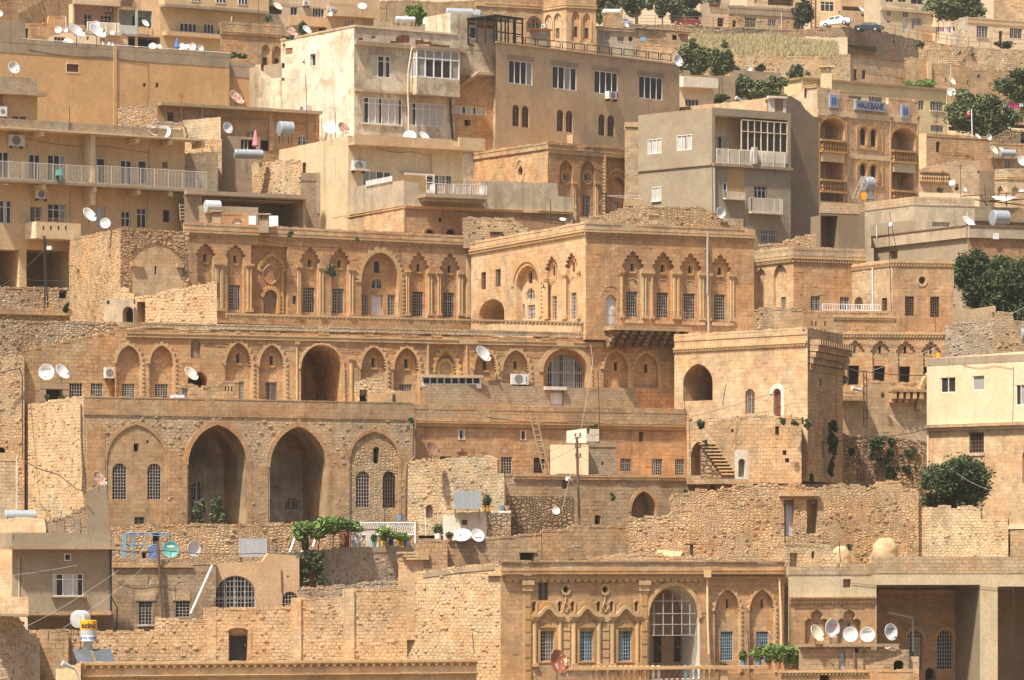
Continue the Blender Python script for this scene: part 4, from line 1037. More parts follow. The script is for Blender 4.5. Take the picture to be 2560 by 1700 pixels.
A8b=Bld('stone_house','small golden rooftop wall with a walled-up white arch',343.5,[2045,2300],[.3],400,600,['ashlar'],cat='wall',depth=1.5); win(A8b[0],2140,450,2235,505,'d','a',pane='dirty_white',dep=.1); A8b.done()
# ============================================================ tile 1,0
T(1,0)
Bm=Bld('stone_mansion','small orange stone mansion with two pointed niches behind the soiled white block',420,[-330,235],[.5],212,900,['ashlar'],depth=8)
f=Bm[0]; strip(f,212,300,.05,'ashlar_weather','parapet',xr=-10); strip(f,300,330,.15,'trim','cornice',xr=-10)
for x0,x1,y in ((48,130,410),(155,235,420)):
    h=rec(f,'p',x0,y,x1,640,.2,ys=y+80); 
    if h: dark(h,x0+32,y+30,x0+40,y+60)
    if h: win(h,x0+15,y+118,x0+58,y+190,'g',n=(3,4),col='bar_brown')
bx(f,135,420,145,620,.06,'trim','ringed_column'); Bm.done()
Bw=Bld('white_house','pale plaster house with two windows and a long balcony parapet',452,[-20,685],[.5],-140,420,['plaster_house'],depth=8)
f=Bw[0]; win(f,320,62,385,140,'p',cols=2); win(f,525,76,630,160,'p',cols=4); slab(f,275,685,150,235,1.0,'plaster_tan','balcony_parapet',xr=280,o0=.8); slab(f,275,685,225,240,1.0,'plaster_tan','balcony_floor',xr=280)
rec(f,'r',110,50,245,130,1.5,'plaster_brown'); dark(f,580,255,640,300); Bw.done()
Bx=Bld('tan_house','low tan house with a deep roof slab and tattered roof edge',447,[650,1085],[.5],70,420,['plaster_tan'],depth=6)
f=Bx[0]; slab(f,650,1100,60,150,.8,'plaster_tan','roof_parapet',xr=680); win(f,820,175,905,250,'p',cols=3,pane='curtain'); bx(f,990,165,1080,245,.1,'concrete','shutter'); Bx.done()
By=Bld('retaining_wall','long brown stone wall across the top behind the grey tanks',510,[1080,2361+350],[.5],45,420,['ashlar_weather'],cat='wall',depth=2,tops={0:[(1080,15),(1400,0),(1660,20),(2010,5),(2240,30),(2361+350,30)]},jag=.1); By.done()
By2=Bld('plaster_house','brownish block of the top edge left of the mansion with pointed niches',500,[560,1140],[.5],-90,300,['plaster_tan'],depth=8); By2.done()
Bz=Bld('rooftop_wall','pale low rooftop wall with a small step behind the peeling parapet',395,[1080,1640],[.5],195,420,['concrete_pale'],cat='wall',depth=4,tops={0:[(1080,220),(1250,195),(1260,235),(1640,250)]}); Bz.done()
# soiled three storey block
Cc=Bld('apartment_block','soiled peeling white three-storey block with a glazed bay window',373,[230,905,2215],[-1.45,.69],240,2200,['plaster_white','plaster_soiled'],ri=1)
l,f=Cc[0],Cc[1]
strip(l,232,246,.08,'plaster_clean','coping',xr=900); slab(f,905,1850,232,248,.1,'plaster_clean','coping',xr=940)
win(l,500,497,552,605,'p',cols=1,surround='frame_white')
slab(f,905,1925,378,418,.35,'concrete','floor_slab',xr=940); slab(f,905,1825,818,842,.3,'concrete_pale','floor_slab',xr=940)
slab(f,1790,2215,150-35,500-60,.0+.02,'plaster_soiled','penthouse',xr=1800,o0=-4); 
fp=Face(f.P(0,0,.03).xy,f.P(f.L,0,.03).xy,0,0,0); fp.b=Cc
u0,u1,z0,z1=fp.rect(1962,242,2030,362); wm=MB(); wm.fbox(fp,u0,u1,z0,z1,-.02,.05); W=part(fp,wm,'window','frame_white'); wm=MB(); wm.fbox(fp,u0+.12,u1-.12,z0+.12,z1-.12,0,.06); part(fp,wm,'pane','glass',W)
win(f,1070,515,1240,712,'p',n=(3,1),cols=3,tr=.25,cur=.8,dep=.15)
win(f,980,905,1348,1145,'p',n=(6,1),cols=6,tr=.22,cur=.75,dep=.15,sill=True); win(f,1415,955,1732,1165,'p',n=(5,1),cols=5,tr=.25,cur=.95,dep=.15)
# brown lower zone
mb=MB(); mb.fbox(f,.05,f.U(1815),f.z0,f.Z(940,842),-.05,.015); 
lowz=rec(f,'r',1835,700,2200,1420,.18,'ashlar')
if lowz:
    win(lowz,1840,985,2125,1055,'p',n=(6,1),cols=6,cur=.8,dep=.12) ; dark(lowz,1922,1105,1982,1160)
for (x0,y0),(x1,y1) in (((1825,850),(2030,690)),((2030,690),(2215,700))):
    mb=MB(); a=f.at(x0,y0,.02); b=f.at(x1,y1,.02); a2=f.at(x0,y0-25,.02); b2=f.at(x1,y1-25,.02); n_=Vector((f.n.x,f.n.y,0))*.3
    mb.hexa([a,b,b+n_,a+n_,a2,b2,b2+n_,a2+n_]); part(f,mb,'stair_slab','concrete_pale')
# bay
bu0,bu1=f.U(1425),f.U(1822); bz0,bz1,bzt=f.Z(1480,880),f.Z(1480,722),f.Z(1480,462)
mb=MB(); mb.fbox(f,bu0,bu1,bz0,bz1,-.05,1.0); BY=part(f,mb,'bay','plaster_soiled')
mb=MB(); mb.fbox(f,bu0+.05,bu1-.05,bz1,bzt,-.05,.9); part(f,mb,'bay_glass','curtain',BY)
mb=MB(); w_=bu1-bu0
for i in range(6): u=bu0+.05+(w_-.1)*i/5; mb.fbox(f,u-.05,u+.05,bz1,bzt,.88,.98)
for z in (bz1+.05,bzt-.05,bz1+(bzt-bz1)*.68): mb.fbox(f,bu0+.01,bu1-.01,z-.05,z+.05,.88,.985)
for k_ in range(3):
    o_=.02+k_*.46; mb.fbox(f,bu0+.0,bu0+.06,bz1,bzt,o_,o_+.07)
for z in (bz1+.05,bzt-.05,bz1+(bzt-bz1)*.68): mb.fbox(f,bu0-.005,bu0+.06,z-.05,z+.05,0,.9)
part(f,mb,'bay_frame','frame_white',BY)
mb=MB(); 
for i in (1,2,3): u=bu0+.05+(w_-.1)*i/5; mb.fbox(f,u+.08,u+(w_-.1)/5-.08,bz1+.12,bz1+(bzt-bz1)*.62,.85,.91)
part(f,mb,'bay_pane','glass',BY)
mb=MB(); mb.fbox(f,bu0-.15,bu1+.6,bzt+.01,bzt+.3,-.05,1.1); part(f,mb,'bay_roof','concrete',BY)
win(f,1835,520,1880,605,'p',cols=1,dep=.1)
# exposed red brick
for pts in (((945,348),(990,350),(988,372),(945,372)),((1065,330),(1105,334),(1100,356),(1065,352)),((1240,376),(1290,380),(1290,345),(1360,320),(1415,325),(1420,390),(1360,400),(1240,398)),((1470,365),(1520,372),(1530,348),(1550,380),(1620,390),(1620,405),(1470,412)),((1600,405),(1850,425),(1850,440),(1600,435)),((1880,430),(1918,395),(1915,450),(1880,460)),):
    pts=[(f.U(x),f.Z(x,y)) for x,y in pts][::-1]; f.hole(pts,.07,Cc.slot('redbrick'))
for pts in (((240,405),(270,405),(270,440),(245,435)),((270,445),(338,440),(338,495),(272,505))):
    pts=[(l.U(x),l.Z(x,y)) for x,y in pts][::-1]; l.hole(pts,.07,Cc.slot('redbrick'))
mb=MB(); mb.fbox(fp,fp.U(2040),fp.U(2190),fp.Z(2100,258),fp.Z(2100,232),-.02,.008); part(fp,mb,'brick_patch','redbrick')
pipe(f,[(1398,405),(1412,440),(1405,480),(1378,650),(1372,830),(1380,1000),(1380,1235)],.065,'plaster_white',.45); pipe(f,[(2205,420),(2235,700),(2240,1370)],.045,'plaster_white',.3)
pipe(f,[(1785,910),(1790,1050),(1815,1350)],.09,'bar_black',.12)
mb=MB(); mb.fbox(f,.02,f.U(1815),f.Z(940,1400),f.Z(940,842),-.05,.012)
Cc.done()
Cc2=Bld('apartment_block','lower soiled white annexe with grey patches left of the three-storey block',377,[-12,45,236],[-1.2,-1.2],735,2200,['plaster_soiled','plaster_white'],ri=1,depth=5,tops={0:[(-12,600),(45,590)],1:[(45,740),(236,715)]})
Cc2.done()
Cc3=Bld('grey_wall','grey weathered parapet wall sloping down left of the white annexe',379,[-60,240],[-.8],600,1100,['concrete'],cat='wall',depth=2,ri=1,tops={0:[(-60,625),(235,580)]}); Cc3.done()
# cream building in front
Dd=Bld('cream_building','low cream building with a broad flat parapet and wide roof slab',358,[-285,850,1905],[-1.9,.55],1250,2300,['plaster_cream','plaster_cream'],ri=1,tops={1:[(850,1255),(1750,1320),(1752,1358),(1815,1358),(1817,1298),(1905,1306)]})
l,f=Dd[0],Dd[1]
slab(f,850,2050,1318,1345,1.25,'plaster_tan','roof_slab',xr=900); slab(f,850,1755,1250,1320,1.2,'plaster_tan','roof_parapet',xr=870,o0=.9); slab(f,1815,2050,1225,1320,1.2,'plaster_tan','roof_parapet',xr=870,o0=.9)
T(1,1)
win(f,985,12,1242,147,'gp',n=(10,1),cols=4,cur=.5,dep=.15); win(f,1570,45,1808,142,'gp',n=(10,1),cols=4,cur=.5,dep=.15)
slab(f,1330,1600,38,52,1.0,'dirty_white','awning',xr=1400); slab(f,870,1010,-5,8,.9,'plaster_clean','awning',xr=900)
Dd.done()
T(1,1)
De=Bld('rubble_wall','large clean coursed rubble wall rising below the cream parapet',356,[-370,432],[-1.2],-70,420,['rubble_pale'],ri=1,cat='wall',depth=2,tops={0:[(-370,90),(-350,10),(0,-55),(300,-85),(432,-70)]}); 
De.done()
Df=Bld('block_wall','grey-topped brown block wall column beside the rubble wall',352,[412,592],[.5],30,620,['block'],cat='wall',depth=3,tops={0:[(412,60),(425,45),(590,28)]}); slab(Df[0],412,592,28,100,.03,'concrete','grey_band',xr=500); slab(Df[0],560,592,28,400,.05,'concrete_pale','edge',xr=570); Df.done()
# terrace building with balcony
Dg=Bld('terrace_house','golden stone house with soiled concrete terrace wall and white balcony railing',346,[470,1362,2361+560],[-2.0,.45],95,700,['concrete_pale','concrete_pale'],ri=1,tops={0:[(470,260),(620,190),(1362,95)],1:[(1362,95),(1500,125),(1500,225),(2070,225),(2070,100),(2361+415,120),(2361+418,240),(2361+560,250)]},depth=8)
l,f=Dg[0],Dg[1]
strip(l,325,352,.12,'trim','cornice',xr=1350); strip(f,325,352,.14,'trim','cornice',xr=1372)
l2=MB(); l2.fbox(l,0,l.L,l.z0,l.Z(1350,352),-.05,.03); part(l,l2,'stone_facing','ashlar_pale')
h=rec(f,'r',1375,360,2361+545,640,.04,'ashlar_deep')
if h:
    dark(h,1682,437,1715,480,'o',.3); mould(h,outline('o',h.U(1676),h.U(1720),h.Z(1698,486),h.Z(1698,432)),.05,.04,'trim','round_surround',closed=True)
    for x0,x1 in ((1560,1652),(1755,1842)): dark(h,x0,545,x1,640,'a',.4); hood(h,(x0+x1)/2,590,62)
slab(f,1495,2070,228,262,1.5,'concrete','balcony_slab',xr=1500); slab(f,1510,2060,262,290,1.3,'concrete','balcony_slab_base',xr=1500)
rail(f,1600,2062,140,232,1.35,'frame_white',sp=.15,r=.03,top=.05,xr=1600,ret=1.2); rail(f,1500,2066,105,232,1.45,'bar_brown',sp=.18,r=.012,xr=1500)
mb=MB(); mb.fbox(f,f.U(1503),f.U(1578),f.Z(1540,230),f.Z(1540,195),1.42,1.46); 
for x in (1503,1574): u=f.U(x); mb.fbox(f,u,u+.06,f.Z(1540,230),f.Z(1540,60),1.41,1.47)
mb.fbox(f,f.U(1503),f.U(1578),f.Z(1540,132),f.Z(1540,125),1.41,1.465); part(f,mb,'white_gate','frame_white')
rail(l,1030,1260,90,135,.1,'frame_white',sp=.16,r=.025,xr=1100)
Dg.done()
T(2,1)
Dh=Bld('stone_house','stone wall under a broad pale parapet with a tiny barred window, centre top',350,[-290,425],[.45],110,700,['concrete_pale'],depth=6,tops={0:[(-290,100),(415,120),(425,240)]})
f=Dh[0]; win(f,130,205,195,257,'g',n=(4,2),col='bar_brown',pane='plaster_brown'); strip(f,262,342,.04,'concrete','grey_course',xr=0); strip(f,345,360,.12,'trim','cornice',xr=0)
h=rec(f,'r',-280,365,420,640,.03,'ashlar'); 
if h: dark(h,65,450,92,495)
Dh.done()
Di=Bld('rubble_heap_wall','ruined stepped stone heap at the foot of the carved portal house',347,[410,595],[.3],330,700,['rubble_pale'],cat='ruin',depth=2,tops={0:[(410,470),(480,370),(590,325)]},jag=.1); Di.done()
T(1,1)
Dj=Bld('rubble_wall','low rubble rooftop wall with a chimney behind the courtyard corner',343,[1912,2361+150],[.2],445,720,['rubble_pale'],cat='wall',depth=2,tops={0:[(1912,445),(2361+20,450),(2361+150,560)]},jag=.07); Dj.done()
# ============================================================ tile 2
T(2,0)
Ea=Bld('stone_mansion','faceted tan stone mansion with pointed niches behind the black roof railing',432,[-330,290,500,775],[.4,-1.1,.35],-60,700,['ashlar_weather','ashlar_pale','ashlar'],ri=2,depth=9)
for i,(F_,x) in enumerate(((Ea[0],0),(Ea[1],495),(Ea[2],505))):
    strip(F_,-60,35,.04,'ashlar_weather','parapet',xr=x); strip(F_,38,70,.14,'trim','cornice',xr=x,ext=.1)
a,b,c=Ea[0],Ea[1],Ea[2]
g=rec(a,'p',132,145,275,300,.5,ys=230)
if g: win(g,145,165,262,290,'gp','p',n=(6,3),cols=3)
for F_,x0,x1,y in ((b,300,368,130),(b,385,455,118),(c,550,622,105),(c,655,722,118)):
    h=rec(F_,'p',x0,y,x1,380,.18,ys=y+60,teeth=.05)
    if h: dark(h,(x0+x1)/2-4,y+45,(x0+x1)/2+4,y+80,'r',.2)
    if h and x0!=300: win(h,(x0+x1)/2-17,y+140,(x0+x1)/2+18,y+238,'g',n=(3,5),col='bar_brown')
    mould(F_,[(F_.U(x1+2),F_.Z(x1,375)),(F_.U(x1+2),F_.Z(x1,y+60))],.12,.08,'trim','ringed_column')
Ea.done()
Ea2=Bld('shack','rusty rooftop shack with a green tarpaulin below the arched window',426,[160,355],[.4],268,420,['concrete'],cat='shack',depth=2); slab(Ea2[0],150,365,262,275,.3,'rust','roof_sheet',xr=160); bx(Ea2[0],260,285,320,315,.05,'paint_blue','tarpaulin'); Ea2.done()
Eb=Bld('concrete_house','small concrete house with a white glazed door and metal railing beyond the roof terrace',436,[778,1128],[.5],240,700,['concrete_pale'],depth=6)
f=Eb[0]; strip(f,240,275,.15,'concrete_pale','parapet',xr=780); win(f,805,283,905,410,'gp',n=(6,6),cols=2,pane='curtain'); win(f,975,342,1035,400,'gp',n=(4,3)); dark(f,1075,335,1115,385,'o',.4); rail(f,790,1090,375,440,.5,'bar_white',sp=.2); Eb.done()
Ec=Bld('stone_hut','square ashlar hut with bundles on its roof under the trees',470,[835,1025],[.4],150,400,['ashlar_weather'],cat='hut',depth=4,tops={0:[(835,120),(1000,120),(1005,88),(1025,88)]}); Ec.done()
Ed=Bld('retaining_wall','long stone retaining wall carrying the road with the red car',512,[1000,2361+735],[.45],228,560,['rubble_terrace'],cat='wall',depth=13,tops={0:[(1000,225),(1600,235),(2361,272),(2361+320,275),(2361+735,252)]})
Ed.done()
for nm,lb,xs,tp,bt,D,m in (('stone_wall','low terrace wall with tarpaulins left of the dry grass slope',(1120,1440),350,700,486,'ashlar_weather'),('stone_wall','tan wall below the little shed at the edge of the dry grass',(1180,1620),400,700,478,'ashlar_pale')):
    Ex=Bld(nm,lb,D,list(xs),[.4],tp,bt,[m],cat='wall',depth=4,jag=.12); Ex.done()
Ee=Bld('stone_shed','small stone shed with a black doorway on the grass slope',487,[1425,1625],[.3],305,460,['ashlar_weather'],cat='shed',depth=4); dark(Ee[0],1478,325,1522,368); slab(Ee[0],1530,1625,302,315,.3,'redbrick','tile_edge',xr=1540); Ee.done()
Ef=Bld('stone_house','pale weathered house with open roof terrace and bright doorway beside the parked red car',552,[1735,2010],[.4],-60,330,['plaster_house'],depth=6)
f=Ef[0]; dark(f,1895,165,1955,243); rec(f,'r',1820,-20,1930,70,1.5,'plaster_brown'); rail(f,1815,1985,30,72,.2,'bar_brown'); Ef.done()
Ef2=Bld('stone_house','stone house with a wide grey grilled window behind the road railing',548,[1998,2361+330],[.45],50,330,['rubble_course'],depth=7)
f=Ef2[0]; strip(f,50,125,.1,'concrete','roof_band',xr=2010); win(f,2148,160,2250,252,'g',n=(7,3)); dark(f,2035,185,2068,250); win(f,2361,175,2361+75,240,'gp',n=(4,3)); Ef2.done()
Ef3=Bld('white_house','small pale house with one window above the road, seen at the top edge',575,[2170,2361+350],[.4],-60,150,['plaster_house'],depth=6); win(Ef3[0],2235,0,2262,30,'p'); rec(Ef3[0],'r',2361,-20,2361+240,50,1.5,'plaster_brown'); Ef3.done()
# tan two storey hall
T(2,0)
Eg=Bld('tan_building','large tan stuccoed building with four white windows and paired arched windows',371,[-150,1545],[1.02],390,1900,['plaster_tan'],depth=9)
f=Eg[0]
slab(f,-150,1545,380,392,.12,'plaster_tan','coping',xr=-150)
for x0,y0,x1,y1 in ((-30,565,188,778),(372,618,595,825),(758,662,975,868),(1170,710,1388,915)):
    win(f,x0,y0,x1,y1,'p',n=(4,1),cols=4,dep=.12,cur=.15)
    u0,u1,z0,z1=f.rect(x0-15,y0-50,x1+18,y0-2); mb=MB(); mb.fbox(f,u0,u1,z0,z1,-.02,.01); part(f,mb,'lintel_patch','concrete')
for x0,y0,x1,y1 in ((5,965,68,1165),(92,975,156,1176),(415,1010,475,1213),(499,1020,560,1219),(798,1052,858,1250),(881,1062,944,1260)):
    win(f,x0,y0,x1,y1,'gp','a',n=(3,4),cols=2,col='bar_brown',fr='frame_wood',dep=.2)
bx(f,508,1248,578,1330,.7,'plaster_tan','vent_box')
# roof railing frames
fr_=Face(f.P(0,0,-.15).xy,f.P(f.L,0,-.15).xy,0,0,0); fr_.b=Eg
for i in range(13):
    x0=8+i*113.5; x1=x0+98; y0=335+i*13.2 - (i*0); y1=y0+68; mb=MB()
    u0,u1,z0,z1=fr_.rect(x0,y0,x1,y1)
    for (a,b_,c_,d_) in ((u0,u0+.07,z0,z1),(u1-.07,u1,z0,z1),(u0+.071,u1-.071,z0+.05,z0+.11),(u0+.071,u1-.071,z1-.07,z1)): mb.fbox(fr_,a,b_,c_,d_,-.03,.03)
    W=part(fr_,mb,'railing_frame','bar_black')
# glasshouse
gu0,gu1=f.U(-145),f.U(118); gz0,gz1=f.Z(-20,395),f.Z(-20,160)
mb=MB()
for oo in (-.3,-3.5):
    for i in range(5): u=gu0+(gu1-gu0)*i/4; mb.fbox(f,u-.05,u+.05,gz0,gz1,oo-.05,oo+.05)
    for z in (gz0,gz0+.9,gz0+1.9,gz1): mb.fbox(f,gu0,gu1,z-.05,z+.05,oo-.045,oo+.045)
for i in range(4):
    o_=-.3-3.2*i/3; mb.fbox(f,gu1-.05,gu1+.05,gz0,gz1,o_-.05,o_+.05); mb.fbox(f,gu0-.05,gu0+.05,gz0,gz1,o_-.05,o_+.05)
mb.fbox(f,gu0-.1,gu1+.1,gz1+.03,gz1+.12,-3.7,-.1)
part(f,mb,'roof_glasshouse','bar_black')
Eg.done()
Eh=Bld('white_house','small white flat-roofed house with a deep white fascia beside the tan building',402,[1540,1862],[.5],700,1400,['plaster_clean'],depth=5)
f=Eh[0]; slab(f,1540,1860,716,806,.9,'dirty_white','fascia',xr=1550); win(f,1600,915,1728,980,'p',cols=4); Eh.done()
Eh2=Bld('grey_wall','dark grey sloping-topped wall behind the small white house',412,[1575,2060],[.5],640,1400,['concrete'],cat='wall',depth=3,tops={0:[(1575,645),(1640,650),(1645,690),(2060,705)]}); Eh2.done()
Eh3=Bld('brown_wall','brown rendered parapet wall between two leafy trees on the right',440,[2040,2361+120],[.5],645,1100,['concrete'],cat='wall',depth=3); Eh3.done()
Ei=Bld('orange_annexe','narrow sunlit orange annexe between the tan building and the grey block',362,[1040,1200],[.2],1165,1900,['ashlar_pale'],depth=3); slab(Ei[0],1040,1200,1125,1170,.1,'trim','coping',xr=1050); Ei.done()
# carved portal house
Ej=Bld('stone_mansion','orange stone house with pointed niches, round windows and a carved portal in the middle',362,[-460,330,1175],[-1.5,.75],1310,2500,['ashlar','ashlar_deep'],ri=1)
l,f=Ej[0],Ej[1]
strip(l,1312,1375,.12,'ashlar_weather','parapet',xr=320); strip(f,1312,1375,.14,'ashlar_weather','parapet',xr=335,ext=.1); strip(f,1378,1410,.08,'trim','cornice',xr=335)
T(2,1)
dr=rec(l,'m',52,-45,100,45,.4,'dark',ys=20); 
mould(l,[(l.U(75)+.55*math.cos(t)*(1+.12*(i%2)),l.Z(75,5)+.9*math.sin(t)) for i,t in enumerate([j*math.pi/12 for j in range(24)])],.18,.07,'trim','drop_surround',closed=True)
for x0,x1,yt,ys in ((437,560,-88,-20),(632,765,-85,-15)):
    h=rec(f,'p',x0,yt,x1,430,.3,ys=ys+30)
    if h:
        cx=x0+62; win(h,cx-26,38,cx+28,98,'gp','o',n=(2,2),cols=1); mould(h,[(h.U(cx)+.42*math.cos(t)*(1+.15*(i%2)),h.Z(cx,68)+.5*math.sin(t)) for i,t in enumerate([j*math.pi/8 for j in range(16)])],.15,.06,'trim','sun_surround',closed=True)
        win(h,cx-40,238,cx+30,428,'g',n=(4,7))
    pilaster(f,x1+16,110,420,32)
h=rec(f,'r',872,-120,1060,430,.35)
if h:
    q=rec(h,'p',885,10,1052,420,.3,ys=110,teeth=.1); mould(h,outline('p',h.U(882),h.U(1055),h.Z(960,250),h.Z(960,5),h.Z(960,110))[1:],.22,.1,'trim','carved_arch',saw=.5)
    if q: door(q,925,295,985,420,'frame_grey','r',leaves=2)
mould(f,[(f.U(862),f.Z(870,420)),(f.U(862),f.Z(870,-130)),(f.U(1068),f.Z(1060,-125)),(f.U(1068),f.Z(1060,420))],-.22,.1,'trim','portal_frame',saw=.2)
rail(f,420,550,142,250,.5,'bar_brown',sp=.18); Ej.done()
# grey rendered apartment
T(2,0)
Ek=Bld('grey_block','grey rendered three-storey block with a glazed balcony and white grilles',350,[1165,1845,2571],[-1.05,.65],990,2900,['render_grey','render_grey'],ri=1)
l,f=Ek[0],Ek[1]
win(l,1252,1282,1376,1418,'p',cols=3,cur=1,dep=.1); win(l,1520,1244,1658,1385,'p',cols=3,cur=1,dep=.1)
slab(l,1165,1845,1505,1522,.12,'concrete','ledge',xr=1840) ; slab(f,1845,2571,1505,1530,.3,'concrete','balcony_slab',xr=1860)
lg=rec(f,'r',1872,1085,2545,1500,1.6,'plaster_cream','plaster_cream')
if lg: win(lg,1880,1258,2010,1440,'p',cols=2,cur=1); win(lg,2140,1280,2200,1480,'p',cols=1,tr=.3)
# glazed enclosure
gl=MB(); gf=MB(); u0,u1=f.U(2120),f.U(2540); z0,z1=f.Z(2330,1395),f.Z(2330,1118)
gl.fbox(f,u0+.05,u1-.05,z0,z1,-.3,-.1)
n_=7
for i in range(n_+1): u=u0+(u1-u0)*i/n_; gf.fbox(f,u-.04,u+.04,z0,z1,-.12,-.02)
for z in (z0,z1,z0+(z1-z0)*.62): gf.fbox(f,u0,u1,z-.04,z+.04,-.121,-.015)
G=part(f,gf,'balcony_glazing','plaster_clean'); part(f,gl,'pane','glass',G)
mb=MB(); mb.fbox(f,f.U(2200),f.U(2540),f.Z(2330,1500),f.Z(2330,1395),-.1,.03); part(f,mb,'balcony_panel','dirty_white')
rail(f,1875,2500,1372,1510,.22,'dirty_white',sp=.12,r=.02,xr=1880)
bx(f,2205,1360,2235,1515,.45,'curtain_pale','white_sheet')
T(2,1)
win(l,1290,155,1376,288,'gp',n=(5,1),cols=3,cur=1,dep=.1); slab(l,1290,1376,288,297,.15,'frame_white','sill')
mb=MB(); mb.fbox(f,.02,f.L-.02,f.Z(1860,700),f.Z(1860,5),-.05,.012)
win(f,1945,115,1984,262,'p',cols=1,tr=.5,dep=.1); rp=rec(f,'r',1990,-20,2150,262,.05,'plaster_ochre'); win(f,2235,147,2352,262,'p',cols=3,tr=.35)
rail(f,1953,2125,205,262,.35,'bar_white',sp=.12,xr=1960,ret=.3); slab(f,1948,2130,262,272,.4,'dirty_white','balcony_slab',xr=1960); rail(f,2172,2361+95,262,390,.6,'bar_white',sp=.12,xr=2180,ret=.5); slab(f,2170,2361+100,388,400,.65,'dirty_white','balcony_slab',xr=2180)
win(f,2300,555,2361+88,668,'g',n=(10,7),col='bar_white'); T(3,1)
T(2,1); pipe(f,[(1858,-30),(1862,380)],.08,'frame_grey',.1)
Ek.done()
T(3,0)
El=Bld('brown_building','tall brown rendered wall with a stepped top behind the grey block',356,[165,470],[.9],1000,2900,['render_brown'],depth=6,tops={0:[(165,885),(212,885),(300,940),(345,1010),(420,1075),(470,1080)]})
El.done()
El2=Bld('rooftop_room','small white rooftop room with peeling corner posts above the grey block',354,[-10,165],[.4],900,1200,['plaster_brown'],cat='room',depth=2,tops={0:[(-10,918),(165,885)]})
f=El2[0]; slab(f,-10,165,885,905,.3,'dirty_white','roof_edge',xr=0); bx(f,5,910,60,1035,.06,'dirty_white','white_panel'); bx(f,138,890,165,1040,.06,'dirty_white','post'); El2.done()
T(2,0)
El3=Bld('orange_parapet','sunlit pale orange parapet wall sloping up behind the grey block',385,[1545,2361+335],[-1.3],950,1400,['ashlar_new'],ri=0,cat='wall',depth=1.5,tops={0:[(1545,992),(2100,935),(2361,900),(2361+215,890),(2361+330,815),(2361+335,810)]}); El3.done()
# bank building
T(3,0)
Em=Bld('bank_building','ornate orange stone bank building with arched loggias, balustrades and blue sign',378,[330,455,1390],[-1.2,.78],800,2500,['ashlar_new','ashlar_bank'],ri=1,tops={1:[(455,800),(730,842),(732,908),(1110,965),(1112,900),(1385,932),(1390,930)]},depth=10)
l,f=Em[0],Em[1]
strip(l,780,805,.1,'trim','cornice',xr=450)
mb=MB(); mb.fbox(f,0,f.L,f.Z(470,1062),f.Z(470,1012),-.04,.1); part(f,mb,'plaster_band','plaster_cream')
def quoin(x,y0,y1): pilaster(f,x,y0,y1,18,'trim_deep',.12,1,'column')
for x0,x1,yt,ys,yb in ((482,700,1092,1190,1296),(1142,1352,1185,1285,1395)):
    h=rec(f,'a',x0,yt,x1,yb,1.8,'plaster_brown',ys=ys,teeth=.05)
    mould(f,outline('a',f.U(x0-4),f.U(x1+4),f.Z((x0+x1)/2,yb),f.Z((x0+x1)/2,yt-6),f.Z((x0+x1)/2,ys))[1:],.28,.1,'trim_deep','arch_moulding',saw=.12)
    if h: dark(h,x0+8,yt+75,x0+50,yb-2,'a',.3)
    # balustrade
    u0,u1=f.U(x0-8),f.U(x1+12); zt_=f.Z((x0+x1)/2,yb+12); mb=MB(); mb.fbox(f,u0,u1,zt_,zt_+.18,-.1,.35); mb.fbox(f,u0,u1,zt_-1.05,zt_-.88,-.1,.35)
    BL=part(f,mb,'balustrade','trim_deep')
    for i in range(9):
        u=u0+.3+(u1-u0-.6)*i/8; c=f.P(u,zt_-.88,.12); bm=MB(); bm.lathe([(.09,0),(.1,.1),(.06,.2),(.14,.4),(.1,.6),(.06,.75),(.1,.88)],8,Matrix.Translation(c)); part(f,bm,'baluster','trim_deep',BL)
    mb=MB(); mb.fbox(f,u0+.2,u1-.2,zt_-1.9,zt_-1.06,-.05,.15); part(f,mb,'plaster_panel','plaster_cream')
    T(3,0); h2=rec(f,'r',x0+4,yb+150,x1-5,yb+560,1.8,'plaster_brown'); 
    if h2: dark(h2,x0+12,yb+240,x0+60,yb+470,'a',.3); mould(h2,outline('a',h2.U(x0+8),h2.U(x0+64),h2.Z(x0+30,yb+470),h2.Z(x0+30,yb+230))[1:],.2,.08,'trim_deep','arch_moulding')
    zt2=f.Z((x0+x1)/2,yb+380); mb=MB(); mb.fbox(f,u0,u1,zt2,zt2+.18,-.1,.35); mb.fbox(f,u0,u1,zt2-1.05,zt2-.88,-.1,.35); BL=part(f,mb,'balustrade','trim_deep')
    for i in range(9):
        u=u0+.3+(u1-u0-.6)*i/8; c=f.P(u,zt2-.88,.12); bm=MB(); bm.lathe([(.09,0),(.1,.1),(.06,.2),(.14,.4),(.1,.6),(.06,.75),(.1,.88)],8,Matrix.Translation(c)); part(f,bm,'baluster','trim_deep',BL)
for x in (468,722,1128,1380): quoin(x,1070,1900)
for dy in (0,330):
    for x0,x1,y0,y1 in ((850,902,1178+dy,1340+dy),(948,996,1192+dy,1355+dy)):
        win(f,x0,y0,x1,y1,'p','a',cols=1,fr='frame_wood',dep=.25); mould(f,outline('a',f.U(x0-6),f.U(x1+6),f.Z((x0+x1)/2,y1),f.Z((x0+x1)/2,y0-12))[1:],.3,.1,'trim_deep','window_moulding')
    mould(f,[(f.U(815),f.Z(820,1150+dy)),(f.U(815),f.Z(820,1372+dy)),(f.U(1060),f.Z(1060,1405+dy)),(f.U(1060),f.Z(1060,1190+dy))][::-1],.15,.08,'trim_deep','panel_frame')
mb=MB(); mb.fbox(f,f.U(738),f.U(1118),f.Z(745,1458),f.Z(745,1418),-.04,.08); part(f,mb,'plaster_band','plaster_cream')
Em.done()
BANK=Em
